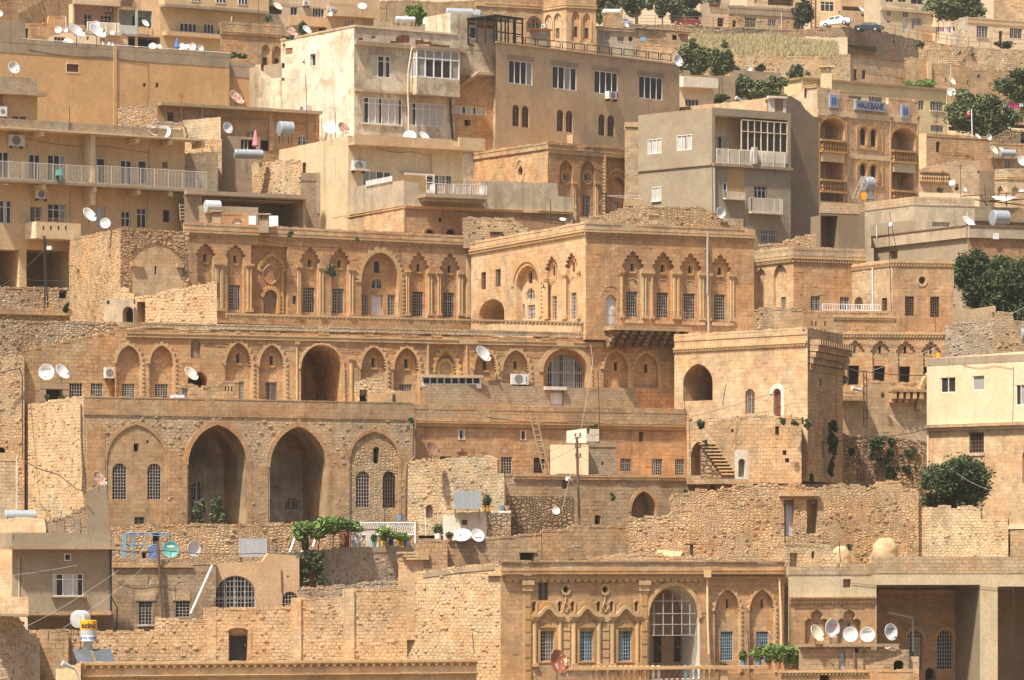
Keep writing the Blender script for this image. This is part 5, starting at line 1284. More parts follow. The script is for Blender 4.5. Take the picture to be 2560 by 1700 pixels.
# yellow building behind
En=Bld('yellow_building','long cream yellow building with a brown roof edge behind the bank',425,[150,310,1655],[-1.4,.68],725,1700,['plaster_yellow','plaster_yellow'],ri=1,depth=9)
f=En[1]
slab(f,310,1655,712,732,.2,'plaster_brown','roof_edge',xr=320); slab(En[0],150,310,712,732,.2,'plaster_brown','roof_edge',xr=305)
win(f,745,882,865,915+30,'gp',n=(6,1),cols=4); win(f,932,892,1056,942,'gp',n=(6,2),cols=4); win(f,1390,925,1440,1012,'gp',n=(2,3),cols=2); win(f,1497,934,1617,1022,'gp',n=(6,3),cols=4,sill=True); win(f,1503,1155,1620,1215,'gp',n=(6,3),cols=4)
pipe(f,[(1640,860),(1658,1240),(1655,1480)],.06,'plaster_cream',.1)
En.done()
# right-hand top walls and houses
for nm,lb,D,xs,ts,tp,bt,m,tops in (
 ('retaining_wall','tall sunlit rubble retaining wall below the white car',514,[-10,735,1400],[-.35,1.3],262,900,['rubble_course','rubble_terrace'],{0:[(-10,275),(320,278),(735,250)],1:[(735,250),(1050,290),(1400,375)]}),
 ('retaining_wall','pale rubble retaining wall sloping down at the right edge',508,[1390,2700],[.1],385,900,['rubble_terrace'],{0:[(1390,420),(1450,385),(1900,440),(2361,462),(2700,470)]}),
 ('rubble_wall','rubble terrace wall below the dry grass slope',486,[-900,760],[.2],520,950,['rubble_pale'],{0:[(-900,440),(-400,505),(0,515),(400,525),(760,505)]}),
 ('stone_wall','long stone wall with small slits left of the laundry at the right edge',478,[1270,2700],[.45],560,1100,['ashlar_weather'],{0:[(1270,530),(1480,545),(1500,580),(1720,590),(1900,640),(2180,650),(2700,640)]}),
 ):
    q=Bld(nm,lb,D,xs,ts,tp,bt,m,ri=1 if len(xs)==3 else 0,cat='wall',depth=4,tops=tops,jag=.12)
    if 'slits' in lb:
        for x,y in ((1835,740),(2042,760),(1635,718)): dark(q[0],x,y,x+12,y+42)
        bx(q[0],1465,570,1500,750,.3,'plaster_house','pier')
    q.done()
Eo=Bld('stone_house','plain stone house with two tall shuttered windows under the retaining wall',480,[745,1280],[.7],512,1000,['block_pale'],depth=6)
win(Eo[0],790,637,822,740,'d',pane='door_brown'); win(Eo[0],866,647,902,732,'d',pane='door_brown'); slab(Eo[0],745,1280,508,520,.15,'frame_wood','roof_edge',xr=750); Eo.done()
Ep=Bld('cream_house','two-storey cream house with a white door and glazed porch above the parked cars',562,[885,1035,1530],[.3,.6],-80,480,['plaster_clean','plaster_cream'],ri=0,depth=8)
f=Ep[1]; slab(f,1035,1530,66,92,.3,'plaster_house','floor_band',xr=1040); win(f,1100,100,1135,145,'gp',n=(2,3)); win(f,1098,190,1130,214,'gp',n=(4,1)); win(f,1243,108,1290,158,'gp',n=(3,3)); door(f,1240,175,1292,300,'door_white'); win(f,1325,168,1420,270,'gp',n=(5,4),pane='curtain'); 
for x0,x1 in ((1085,1162),(1200,1280),(1318,1445)): win(f,x0,-40,x1,20 if x0<1300 else 40,'p',cols=2)
slab(f,1310,1530,240,300,1.2,'plaster_tan','porch_parapet',xr=1320,o0=1.05); bx(f,1425,315,1530,380,.1,'plaster_ochre','cellar_wall'); mb=MB(); mb.fbox(f,f.U(1515),f.L+.05,f.Z(1520,380),f.Z(1520,95),-.05,1.2); part(f,mb,'side_wall','plaster_cream'); Ep.done()
Eq=Bld('plaster_house','tan plaster house with a white casement window beside the lattice pylon',580,[442,682],[.3],-80,250,['plaster_cream'],depth=6); win(Eq[0],485,15,608,105,'p',cols=3,tr=.3,dep=.12); Eq.done()
Eq2=Bld('plaster_house','shadowed low house front with a dark strip window behind the parked cars',574,[670,900],[.4],-80,280,['plaster_tan'],depth=6); rec(Eq2[0],'r',685,60,880,100,1,'plaster_brown'); Eq2.done()
Eq3=Bld('low_house','low brown house with a small vent and flat roof behind the dark car',566,[660,1052],[.5],105,300,['plaster_tan'],depth=5,tops={0:[(660,100),(850,115),(1052,135)]}); dark(Eq3[0],862,125,905,152); dark(Eq3[0],1015,195,1048,238); Eq3.done()
Er=Bld('low_house','flat-roofed cream house with grey parapet and white windows at the right edge',538,[1680,1840,2700],[-.9,.5],160,480,['rubble_grey','plaster_clean'],ri=1,depth=7,tops={0:[(1680,205),(1840,155)]})
f=Er[1]; strip(f,158,210,.1,'plaster_tan','parapet',xr=1850); win(f,1925,237,2030,348,'gp',n=(6,4),cols=4,sill=True); win(f,2230,260,2345,354,'gp',n=(6,4),cols=3); dark(f,2130,285,2165,385,'r',.5); win(f,1972,172,2000,208,'d',pane='frame_white',dep=.05); Er.done()
Es=Bld('stone_house','dark stone house side under the trees, top right corner',566,[2080,2700],[-.3],0,300,['ashlar_weather'],depth=8,tops={0:[(2080,10),(2361,-60),(2700,-60)]}); Es.done()
# right middle houses
Et=Bld('stone_house','tan plastered stone house with a small arched window right of the bank',402,[1388,1460,2065],[-.8,.5],1232,2600,['ashlar_new','ashlar_weather'],ri=1,depth=8)
f=Et[1]; win(f,1550,1302,1587,1402,'d','a',fr='frame_wood'); strip(f,1232,1255,.06,'trim','coping',xr=1465); Et.done()
Et2=Bld('stone_house','low ashlar house top with a thin coping under the spreading tree',398,[2060,2700],[.4],1320,2600,['ashlar_weather'],depth=8); 
f=Et2[0]; slab(f,2040,2500,1440,1460,.4,'concrete','eave',xr=2060); win(f,2040,1480,2105,1568,'gp',n=(4,3)) ; win(f,2190,1475,2240,1555,'gp',n=(3,2)); Et2.done()
Et3=Bld('orange_building','pale orange house front with a small carved balustrade, right of the bank',394,[1395,1955],[.4],1520,2600,['ashlar_new'],depth=6,tops={0:[(1395,1560),(1480,1540),(1800,1480),(1955,1490)]})
T(3,1); f=Et3[0]; u0,u1=f.U(1395),f.U(1665); z=f.Z(1400,22); mb=MB(); mb.fbox(f,u0,u1,z,z+.15,0,.3); mb.fbox(f,u0,u1,z-.9,z-.78,0,.3); BL=part(f,mb,'balustrade','trim')
for i in range(12): u=u0+.2+(u1-u0-.4)*i/11; bm=MB(); bm.lathe([(.09,0),(.06,.15),(.13,.35),(.06,.6),(.1,.78)],8,Matrix.Translation(f.P(u,z-.78,.15))); part(f,bm,'baluster','trim',BL)
Et3.done()
Et4=Bld('grey_tower','grey rendered box house rising between two stone houses at the right',388,[1950,2095],[.6],5,500,['concrete'],depth=3); Et4.done()
Et5=Bld('stone_mansion','pale stone house with two ogee niches at the right edge',386,[2090,2205,2700],[-.3,.4],-10,500,['ashlar_weather','ashlar_pale'],ri=1,depth=6)
for F_,x0,x1,y in ((Et5[0],2118,2168,145),(Et5[1],2245,2310,145)):
    rec(F_,'m',x0,y,x1,260,.2,ys=y+50)
strip(Et5[1],60,85,.08,'trim','band',xr=2210); strip(Et5[0],60,85,.08,'trim','band',xr=2200); Et5.done()
# ============================================================ right middle row
Fa=Bld('concrete_house','brown rendered ground floor with a wide dark doorway under a block parapet',345,[478,892],[.4],300,900,['render_brown'],depth=5)
f=Fa[0]; slab(f,478,892,298,395,.03,'block_pale','block_parapet',xr=480); rec(f,'r',488,420,645,800,2,'plaster_brown'); bx(f,845,385,890,800,.06,'render_brown','pier'); Fa.done()
T(3,1)
Fa2=Bld('rubble_wall','low heap of rubble wall beside the blue tank in front of the brown doorway',338,[-80,440],[.3],600,900,['rubble_pale'],cat='wall',depth=1.5,tops={0:[(-80,690),(150,680),(180,645),(380,600),(440,602)]},jag=.12); Fa2.done()
Fb=Bld('concrete_house','patched pale concrete house with a block parapet in the right middle',349,[888,1352,1905],[-1.7,.3],245,900,['concrete_pale','concrete_pale'],ri=1,depth=7)
l,f=Fb[0],Fb[1]; slab(l,888,1352,245,325,.04,'block_pale','block_parapet',xr=1345); slab(f,1352,1905,245,325,.04,'block_pale','block_parapet',xr=1355); win(f,1515,480,1678,525,'g',n=(8,1),pane='plaster_brown'); 
u0=l.U(950); mb=MB(); mb.fbox(l,u0,l.L,l.Z(1000,700),l.Z(1000,500),-.04,.05); part(l,mb,'rough_base','render_grey'); Fb.done()
Fc=Bld('block_house','long low concrete-block house with a covered roof frame at the right edge',352,[1880,2800],[.45],335,900,['block'],depth=5); slab(Fc[0],1880,2800,440,470,.5,'concrete','eave',xr=1880); Fc.done()
Fd=Bld('stone_house','stone house under a broad pale concrete roof band with a dark small window',333,[975,1845,2800],[-1.75,.35],515,1300,['render_grey','ashlar_deep'],ri=1,depth=8)
l,f=Fd[0],Fd[1]
for F_,x in ((l,1835),(f,1850)): slab(F_,975 if F_ is l else 1845,1845 if F_ is l else 2800,512,625,.25,'concrete_pale','roof_band',xr=x); slab(F_,975 if F_ is l else 1845,1845 if F_ is l else 2800,508,518,.32,'frame_wood','roof_edge',xr=x)
rec(l,'r',1118,740,1195,822,.5,'plaster_brown'); 
T(3,1); bx(f,2065,585,2118,640,.3,'frame_white','vent_window'); h=rec(f,'p',2090,790,2280,1000,.15,'ashlar',ys=860); strip(f,795,812,.1,'trim','ledge',x0=2105,x1=2240); Fd.done()
Fe=Bld('stone_mansion','stone mansion with notched grey parapet and three white barred windows, right of the drainpipe wing',326,[-130,235,893],[-1.7,.45],712,1600,['ashlar_pale','ashlar'],ri=1,depth=7)
l,f=Fe[0],Fe[1]
for F_,x in ((l,225),(f,240)): strip(F_,715,788,.05,'block_pale','parapet',xr=x); strip(F_,795,850,.16,'trim','cornice',xr=x,teeth=(.25,'rope'),ext=.12)
for x0,x1,y in ((50,172,870),(-110,-22,905)):
    h=rec(l,'p',x0,y,x1,1285,.25,ys=y+110)
    if h and x0==50: win(h,118,1172,163,1280,'g',n=(3,5))
win(f,395,1162,482,1300,'g',n=(4,6)); win(f,663,1172,750,1290,'g',n=(4,6)); Fe.done()
Ff=Bld('stone_house','plain stone annexe with one round window and two rusty barred windows',319,[762,1150,1715],[-1.9,.2],832,1600,['ashlar_pale','ashlar'],ri=1,depth=7)
l,f=Ff[0],Ff[1]
for F_,x in ((l,1140),(f,1155)): strip(F_,835,890,.1,'trim','rope_cornice',xr=x,teeth=(.25,'rope'),ext=.08)
win(f,1265,1165,1347,1345,'g',n=(4,7),col='bar_brown'); win(f,1497,1170,1580,1357,'g',n=(4,7),col='bar_brown'); dark(f,1393,985,1450,1052,'o',.6,'plaster_brown'); mould(f,outline('o',f.U(1388),f.U(1455),f.Z(1420,1058),f.Z(1420,980)),.16,.05,'trim','round_surround',closed=True,saw=.15)
win(l,1047,1180,1098,1298,'g',n=(3,4),col='bar_brown'); h=rec(l,'a',795,1168,878,1290,.3); 
if h: door(h,812,1190,868,1288,'frame_grey','p')
pipe(l,[(973,905),(977,1290)],.06,'frame_white',.1); Ff.done()
Fg=Bld('terrace_wall','stone terrace front with a rope cornice, white balcony railing on top and pigeon holes',316.5,[-80,320,1185],[-1.0,.3],1308,1700,['ashlar_weather','ashlar'],ri=1,cat='wall',depth=4,tops={0:[(-80,1270),(320,1290)],1:[(320,1300),(1185,1310)]})
f=Fg[1]; strip(f,1345,1380,.1,'trim','rope_frieze',x0=600,teeth=(.25,'rope')); rail(f,512,1045,1235,1300,-.2,'frame_white',sp=.2,r=.02,xr=600)
for x in (400,435,520): dark(f,x,1395,x+14,1440)
for x in (30,245,310): 
    pass
Fg.done()
Fh=Bld('stone_facade','golden stone front with four ogee niches and dark square openings below the annexe',315.2,[690,1635],[.1],1495,2100,['ashlar'],depth=5)
f=Fh[0]; strip(f,1495,1545,.12,'trim','rope_cornice',teeth=(.25,'rope'),xr=700)
T(3,2)
for xc,yt,x0,x1,y0,y1 in ((803,-5,742,842,235,275),(1037,-2,980,1080,238,345),(1270,0,1213,1312,243,385),(1505,3,1440,1520,248,350)):
    h=rec(f,'m',xc-90,yt,xc+90,420,.2,ys=yt+125)
    if h: dark(h,xc-18,yt+60,xc+5,yt+125,'r',.3); rec(h,'r',x0,y0,x1,412,.6,'dark')
Fh.done()
T(3,1)
Fi=Bld('rubble_wall','dark stone rubble wall with a grey parapet right of the annexe',311,[1635,2085,2800],[.1,.4],1440,2100,['rubble_grey','rubble_pale'],cat='wall',ri=0,depth=4,tops={0:[(1635,1450),(1700,1420),(2085,1370)],1:[(2085,1310),(2260,1315),(2265,1390),(2800,1400)]},jag=.06); Fi.done()
Fj=Bld('grey_wall','smooth grey plastered wall sloping up in front of the dark tree',313.5,[1700,2100],[-.2],1300,1700,['concrete'],cat='wall',depth=1.2,tops={0:[(1700,1310),(2090,1250),(2100,1256)]}); Fj.done()
Fk=Bld('rubble_wall','short bright rubble wall beside the tree, right edge',315,[1720,1900],[.3],1228,1500,['rubble_pale'],cat='wall',depth=1.5,tops={0:[(1720,1228),(1790,1232),(1860,1280),(1900,1290)]},jag=.08); Fk.done()
# ============================================================ tile 3,2
T(3,2)
Ga=Bld('cream_house','cream painted house with white windows over a stone ground floor, right edge',300,[1465,2800],[-1.2],170,1750,['plaster_clean'],depth=8,tops={0:[(1465,172),(2361,105),(2800,75)]})
f=Ga[0]
slab(f,1465,2800,172,240,.02,'concrete','parapet',xr=1480) 
win(f,1592,345,1728,485,'p',cols=2,dep=.15); win(f,1888,330,1994,465,'p',cols=1,pane='curtain',dep=.15); win(f,2285,412,2420,600,'p',cols=3,dep=.15,cur=.6)
slab(f,1465,2800,785,812,.3,'ashlar_weather','floor_ledge',xr=1480)
lo=rec(f,'r',1480,822,2780,1700,.12,'ashlar_pale')
if lo:
    win(lo,1853,825,1994,1040,'g',n=(5,6),col='bar_brown'); bx(lo,1850,1040,2000,1068,.08,'ashlar_pale','sill'); win(lo,2345,1000,2460,1320,'d','a',pane='door_wood'); dark(lo,1925,1135,2000,1250)
Ga.done()
Ga2=Bld('dark_passage','dark low passage front under the cream house',294,[1960,2800],[-.3],1430,2100,['rubble_dark'],depth=4,cat='building'); rec(Ga2[0],'s',2000,1460,2280,1700,2,'dark'); T(3,3); 
Ga2.done()
T(3,2)
Gb=Bld('ruined_house','broken stone house remains with corbels and a collapsed arch',313,[618,1480],[.4],400,1500,['ashlar_pale'],cat='ruin',depth=4,tops={0:[(618,470),(850,470),(905,380),(1340,395),(1480,380)]},jag=.12)
f=Gb[0]
for i in range(6): 
    mbx=MB(); u=f.U(625+i*42); z=f.Z(640,520); mbx.fbox(f,u,u+.4,z-.35,z,-.05,.8); part(f,mbx,'corbel','ashlar_weather')
for i in range(5):
    mbx=MB(); u=f.U(1115+i*62); z=f.Z(1120,478); mbx.fbox(f,u,u+.32,z-.55,z,-.05,.7); mbx.fbox(f,u,u+.32,z-.85,z-.56,-.05,.4); part(f,mbx,'corbel','ashlar_pale')
mbx=MB(); mbx.fbox(f,f.U(1110),f.L,f.Z(1120,478),f.Z(1120,450),-.05,.75); part(f,mbx,'ledge','ashlar_weather')
mould(f,[(f.U(1350)+i*.0+2.2*(1-math.cos(i*math.pi/16)),f.Z(1350,640)+3.4*math.sin(i*math.pi/16)) for i in range(9)],.35,.45,'ashlar','broken_arch')
strip(f,545,560,.25,'ashlar_weather','broken_ledge',x0=620,x1=860); Gb.done()
Gc=Bld('rubble_wall','old rubble wall overgrown with dark creepers behind the twin poles',307,[810,1485],[.3],895,1700,['rubble_dark'],cat='wall',depth=4,tops={0:[(810,890),(1100,900),(1485,950)]},jag=.08); Gc.done()
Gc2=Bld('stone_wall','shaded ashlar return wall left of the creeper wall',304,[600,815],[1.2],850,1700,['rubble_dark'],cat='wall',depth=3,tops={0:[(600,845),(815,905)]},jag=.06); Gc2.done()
# ruin in front
Gd=Bld('ruined_house','collapsed golden rubble house with two open doorways and broken roof edge',289.5,[-900,1390],[.25],1420,2600,['rubble'],cat='ruin',depth=6,tops={0:[(-900,1490),(-880,1440),(-560,1380),(-80,1330),(0,1320),(300,1320),(430,1345),(700,1330),(720,1375),(900,1340),(1100,1300),(1250,1330),(1390,1400)]},jag=.26)
f=Gd[0]; T(3,2); bx(f,100,1395,460,1440,.35,'ashlar_pale','stone_roof_edge'); T(3,3)
h=rec(f,'r',148,-95,240,242,.5); 
if h: bx(h,160,-85,232,240,.1,'door_grey','metal_door')
rec(f,'r',358,-100,458,215,.9,'arch_render'); Gd.done()
Ge=Bld('ruined_wall','low crumbling rubble end wall with rounded shoulder, right of the ruin',286,[1300,2215],[-.35],80,700,['rubble_pale'],cat='wall',depth=3,tops={0:[(1300,-70),(1420,-25),(1900,-30),(1960,10),(1965,100),(2140,75),(2215,90)]},jag=.2); Ge.done()
Ge2=Bld('block_wall','yellowish block wall stub at the right edge',284,[2235,2800],[.3],190,700,['block_pale'],cat='wall',depth=3); Ge2.done()
T(2,3)
Gf=Bld('rubble_wall','broad golden rubble wall bulging below the ruin, centre right',288,[1065,2361+150],[.2],60,650,['rubble'],cat='wall',depth=4,tops={0:[(1065,130),(1100,55),(1330,45),(1800,-60),(2361,-70),(2361+150,180)]},jag=.25); Gf.done()
Gg=Bld('rubble_wall','low foreground rubble strip running along the mansion roof',284,[700,2361+640],[.3],410,700,['rubble_pale'],cat='wall',depth=2,tops={0:[(700,430),(1300,400),(1500,435),(2361,400),(2361+100,300),(2361+570,330),(2361+640,480)]},jag=.1); 
T(3,3); dark(Gg[0],200,395,270,520); dark(Gg[0],398,375,432,455,'o',.5); Gg.done()
# ============================================================ bottom right frame building
Ha=Bld('frame_building','cream concrete frame building with a wide dark opening and block parapet, bottom right',276,[188,2800],[.35],585,2000,['plaster_cream'],depth=9)
f=Ha[0]
slab(f,188,950,525,600,.03,'block_pale','block_parapet',xr=190,o0=-.3); slab(f,950,2800,430,582,.032,'block_pale','block_parapet',xr=950,o0=-.3); slab(f,680,985,490,530,.03,'block_pale','block_course',xr=700,o0=-.3)
win(f,693,637,768,715,'d',pane='plaster_brown',dep=.3)
h=rec(f,'r',1000,690,1955,1960,4.0,'ashlar_deep','render_brown')
if h:
    for x0,x1 in ((1285,1425),(1562,1702)):
        win(h,x0,1112,x1,1470,'g','a',n=(6,10),dep=.3,cols=2); mould(h,outline('a',h.U(x0-4),h.U(x1+4),h.Z(x0+70,1250),h.Z(x0+70,1100))[1:],.18,.07,'trim_deep','arch_moulding')
    mould(h,outline('o',h.U(1465),h.U(1505),h.Z(1485,1020),h.Z(1485,968)),.1,.06,'trim_deep','round_boss',closed=True); strip(h,735,770,.15,'trim_deep','cornice',x0=1010,x1=1900)
    for i in range(16): bx(h,1780,790+i*48,1850,825+i*48,.06,'trim_deep','quoin') if i<15 else None
    pipe(h,[(1000,940),(1220,990),(1225,1300)],.08,'frame_grey',2.0)
    dark(h,1450,1455,1545,1568,'a',.6)
h=rec(f,'r',2118,705,2780,1960,6,'render_brown')
low=MB(); low.fbox(f,f.U(188),f.U(998),f.z0,f.Z(600,782),-.05,.01)
fa=rec(f,'r',195,800,992,1960,.06,'ashlar','ashlar')
if fa:
    strip(fa,805,828,.18,'trim','ledge',x0=198,x1=990,xr=300); strip(fa,835,875,.1,'trim','zigzag_frieze',x0=198,x1=985,xr=300,teeth=(.3,'vee'))
    for xc in (450,750):
        q=rec(fa,'t',xc-108,915,xc+108,1230,.3,ys=1060)
        if q: win(q,xc-15,1040,xc+12,1095,'d',dep=.2,fr='frame_white')
Ha.done()
T(3,3)
Hb=Bld('stone_hut','low stone hut with a blue-grey door and a row of dishes on its roof',270,[285,880],[.2],1252,2000,['ashlar_weather'],cat='hut',depth=3)
slab(Hb[0],280,1200,1238,1262,.3,'concrete','roof_slab',xr=300); door(Hb[0],655,1305,715,1490,'door_grey'); dark(Hb[0],800,1275,835,1312); pipe(Hb[0],[(785,1260),(795,1480)],.07,'bar_brown',.15); Hb.done()
Hc=Bld('stone_hut','stone hut with a dark opening and loose stones on its roof, bottom right',269,[830,1300],[.1],1270,2000,['ashlar_weather'],cat='hut',depth=3,tops={0:[(830,1265),(950,1265),(955,1300),(1300,1300)]}); dark(Hc[0],1158,1385,1252,1490,'q',.8); Hc.done()
Hc2=Bld('stone_wall','stub of stone wall at the right end of the dish huts',268,[1285,1392],[.1],1365,2000,['ashlar_pale'],cat='wall',depth=2); Hc2.done()
Hd=Bld('stone_wall','stone front with a zigzag frieze at the bottom edge below the dish huts',266,[100,1390],[.2],1485,2100,['ashlar'],depth=2,cat='wall'); strip(Hd[0],1488,1525,.15,'trim','rope_frieze',teeth=(.25,'rope'),x0=110,x1=920,xr=120); dark(Hd[0],480,1520,570,1640); Hd.done()
# ============================================================ ornate mansion, bottom centre
T(2,3)
Ia=Bld('ornate_mansion','richly carved golden mansion front with three pilastered windows and a wide arch, bottom centre',279,[-105,2361+150],[.4],470,2100,['ashlar'],depth=8)
f=Ia[0]
strip(f,475,500,.1,'concrete','roof_edge',xr=0); strip(f,585,605,.3,'trim','cornice',xr=0); strip(f,608,670,.16,'trim','scalloped_frieze',x0=-60,x1=1790,xr=0,teeth=(.5,'scal')); strip(f,500,560,.04,'ashlar_pale','parapet_band',xr=0)
strip(f,612,635,.1,'trim','cornice',x0=1810,x1=2361+140,xr=1900)
for x in (140,1215):
    mb=MB(); u0,u1,z0,z1=f.rect(x-35,650,x+35,2000); mb.fbox(f,u0,u1,z0,z1,-.04,.1); P_=part(f,mb,'pilaster','trim')
    mb=MB()
    for i in range(12): mb.fbox(f,u0+.08,u1-.08,z1-1.0-i*.85-.7,z1-1.0-i*.85,.09,.14)
    part(f,mb,'panel','trim_deep',P_); mb=MB(); mb.fbox(f,u0-.15,u1+.15,z1-.3,z1,-.03,.28); mb.fbox(f,u0-.08,u1+.08,z1-.7,z1-.31,-.03,.2); part(f,mb,'capital','trim',P_)
win(f,243,668,333,833,'g',n=(5,6),col='bar_brown')
for x in (495,857):
    dark(f,x-22,705,x+22,760,'o',.4); mould(f,outline('o',f.U(x-26),f.U(x+26),f.Z(x,765),f.Z(x,700)),.16,.08,'trim','round_surround',closed=True,saw=.15)
    mb=MB(); mb.tube([f.at(x,800,.05),f.at(x-5,850,.05),f.at(x-25,900,.05),f.at(x,945,.05),f.at(x+28,900,.05),f.at(x+5,850,.05)],.05,n=5); part(f,mb,'stem_ornament','trim')
for x in (203,440,558,797,917,1147):
    dark(f,x-11,850,x+11,935,'a',.3); mould(f,outline('a',f.U(x-18),f.U(x+18),f.Z(x,945),f.Z(x,838))[1:],.08,.07,'trim','slit_surround')
for x0,x1,xc in ((265,385,325),(627,745,683),(983,1098,1040)):
    y0=1118; h=rec(f,'r',x0-62,1100,x1+62,1425,.06,None)
    mould(f,outline('r',f.U(x0-14),f.U(x1+14),f.Z(xc,1410),f.Z(xc,1085)),.22,.06,'trim_deep','carved_surround',closed=True) if h is None else mould(h,outline('r',h.U(x0-6),h.U(x1+6),h.Z(xc,1398),h.Z(xc,1112)),.25,.09,'trim_deep','carved_surround',closed=True)
    win(h or f,x0,y0,x1,1392,'g',n=(5,8),dep=.3,col='bar_white' if xc==325 else 'bar_blue',cur=.5)
    # half-dome rosette
    u=f.U(xc); z=f.Z(xc,925); mb=MB()
    for i in range(12):
        a=math.pi*i/12; b=math.pi*(i+.8)/12; 
        p=[f.P(u+.25*math.cos(q),z+.25*math.sin(q),.13) for q in (a,b)]+[f.P(u+.55*math.cos(q),z+.62*math.sin(q),.1) for q in (b,a)]; q_=[f.P(u+.25*math.cos(q),z+.25*math.sin(q),-.02) for q in (a,b)]+[f.P(u+.55*math.cos(q),z+.62*math.sin(q),-.02) for q in (b,a)]
        mb.hexa(q_+p)
    part(f,mb,'rosette','trim_deep')
    # curved entablature
    pts=[]
    for i in range(25):
        s_=(i-12)/12; xx=xc+s_*148; yy=985-(72*math.cos(s_*math.pi/1.15)**2 if abs(s_)<.575 else 0); pts.append((f.U(xx),f.Z(xc,yy)))
    mould(f,pts[::-1],.22,.26,'trim','entablature'); mould(f,[(u_,z_-.22) for u_,z_ in pts][::-1],.16,.14,'trim_deep','entablature_band')
    for xx in (x0-55,x1+58): pilaster(f,xx,985,1445,42,'trim',.14,1,'column')
    mb=MB(); ptt=[(f.U(xc-75),f.Z(xc,1085)),(f.U(xc+75),f.Z(xc,1085)),(f.U(xc),f.Z(xc,1045))]; vs=[f.P(*q,.09) for q in ptt]+[f.P(*q,-.02) for q in ptt]; mb.add(vs,[(0,1,2),(5,4,3),(0,3,4,1),(1,4,5,2),(2,5,3,0)]); part(f,mb,'pediment','trim_deep')
for xc in (503,865):
    mb=MB(); u0,u1,z0,z1=f.rect(xc-28,960,xc+28,1445)
    for i in range(6): mb.fbox(f,u0,u1,z0+(z1-z0)*i/6+.05,z0+(z1-z0)*(i+1)/6-.05,-.03,.06)
    part(f,mb,'panelled_strip','trim')
ar=rec(f,'a',1268,715,1730,1560,3.0,'plaster_brown','dirty_white',ys=985)
mould(f,outline('a',f.U(1258),f.U(1712),f.Z(1490,1000),f.Z(1490,700),f.Z(1490,980))[1:],.28,.1,'trim','arch_moulding',saw=.08)
if ar:
    mb=MB(); 
    for x in (1318,1405,1490,1575,1650): mb.fbox(f,f.U(x)-.025,f.U(x)+.025,f.Z(x,1155),f.Z(x,770 if 1350<x<1600 else 870),-.2,-.15)
    for y in (840,955,1055,1155): mb.fbox(f,f.U(1290),f.U(1700),f.Z(1490,y)-.025,f.Z(1490,y)+.025,-.21,-.14)
    part(ar,mb,'iron_screen','frame_grey')
    door(ar,1305,1145,1378,1410,'door_black'); door(ar,1495,1135,1560,1400,'door_black')
    mb=MB(); mb.fbox(ar,ar.U(1275),ar.U(1640),ar.Z(1450,1130),ar.Z(1450,860),-.02,.02); 
pipe(f,[(1790,600),(1792,1000),(1805,1330)],.075,'plaster_clean',.2); mb=MB(); c=f.at(1785,580,.3); mb.box(c.x-.25,c.y-.25,c.z-.3,c.x+.25,c.y+.2,c.z+.2); part(f,mb,'gutter_box','trim')
for xc,x0,x1 in ((1985,1923,2037),(2305,2253,2365)):
    h=rec(f,'p',xc-115,735,xc+115,1500,.25,ys=930,teeth=.06)
    mould(f,outline('p',f.U(xc-115),f.U(xc+115),f.Z(xc,1500),f.Z(xc,735),f.Z(xc,930))[1:],.16,.07,'trim','scalloped_moulding',saw=.5)
    if h: dark(h,xc-12,825,xc+10,905,'r',.3); win(h,x0,1120,x1,1388,'g',n=(6,9),col='bar_blue',dep=.25)
T(3,3); pipe(f,[(92,625),(105,900),(112,1270)],.07,'plaster_clean',.2); 
Ia.done()
T(2,3)
Ib=Bld('balustrade_wall','stone balustrade terrace wall along the bottom edge in front of the carved mansion',275.5,[515,2361-10],[.35],1605,2100,['ashlar'],cat='balustrade',depth=1)
f=Ib[0]; slab(f,500,2355,1450,1478,.15,'trim','handrail',xr=515,o0=-.45); slab(f,515,740,1478,1530,.0,'ashlar_pale','wall_panel',xr=515,o0=-.3)
cols_=['trim']*6+['trim']*5+['dirty_white','dirty_white','bar_brown','bar_brown','bar_brown','bar_brown','bar_blue','dirty_white','bar_blue','dirty_white','trim','trim']
for i in range(23):
    x=765+i*49.5; u=f.U(x); c=f.P(u,f.Z(x,1568+20),-.15); bm=MB(); bm.lathe([(.12,0),(.12,.1),(.07,.2),(.15,.5),(.1,.75),(.06,.9),(.12,1.0),(.12,1.12)],8,Matrix.Translation(c)); part(f,bm,'baluster',cols_[i])
mb=MB(); mb.fbox(f,f.U(1925),f.U(1990),f.Z(1950,1620),f.Z(1950,1480),-.35,.0); part(f,mb,'pier','trim')
Ib.done()
# ============================================================ bottom left
T(1,3)
Ja=Bld('rubble_wall','tall pale sunlit rubble wall rising to the right, bottom centre',279.2,[1392,2275],[-.6],500,2100,['rubble_course'],ri=1,cat='wall',depth=6,tops={0:[(1392,590),(1540,575),(1900,525),(2200,500),(2275,490)]},jag=.05)
mb=MB(); f=Ja[0]; 
for (a,b,c_,d_) in ((1540,575,1900,525),(1900,525,2200,500)): 
    p0=f.at(a,b+2,.05);p1=f.at(c_,d_+2,.05); n_=Vector((f.n.x,f.n.y,0)); mb.hexa([p0-n_*.4-Vector((0,0,.35)),p1-n_*.4-Vector((0,0,.35)),p1-Vector((0,0,.35)),p0-Vector((0,0,.35)),p0-n_*.4,p1-n_*.4,p1,p0])
part(f,mb,'mortar_cap','concrete'); slab(f,2140,2270,592,606,.25,'trim','cornice_end',xr=2150)
Ja.done()
Ja2=Bld('stone_pier','pale stone pier with projecting caps left of the tall rubble wall',286,[1312,1545],[.2],450,1200,['ashlar_pale'],cat='pier',depth=3); 
for i in range(3): slab(Ja2[0],1330+i*25,1590,385+i*28,402+i*28,.3,'ashlar_pale','cap_course',xr=1500,o0=-1.5)
Ja2.done()
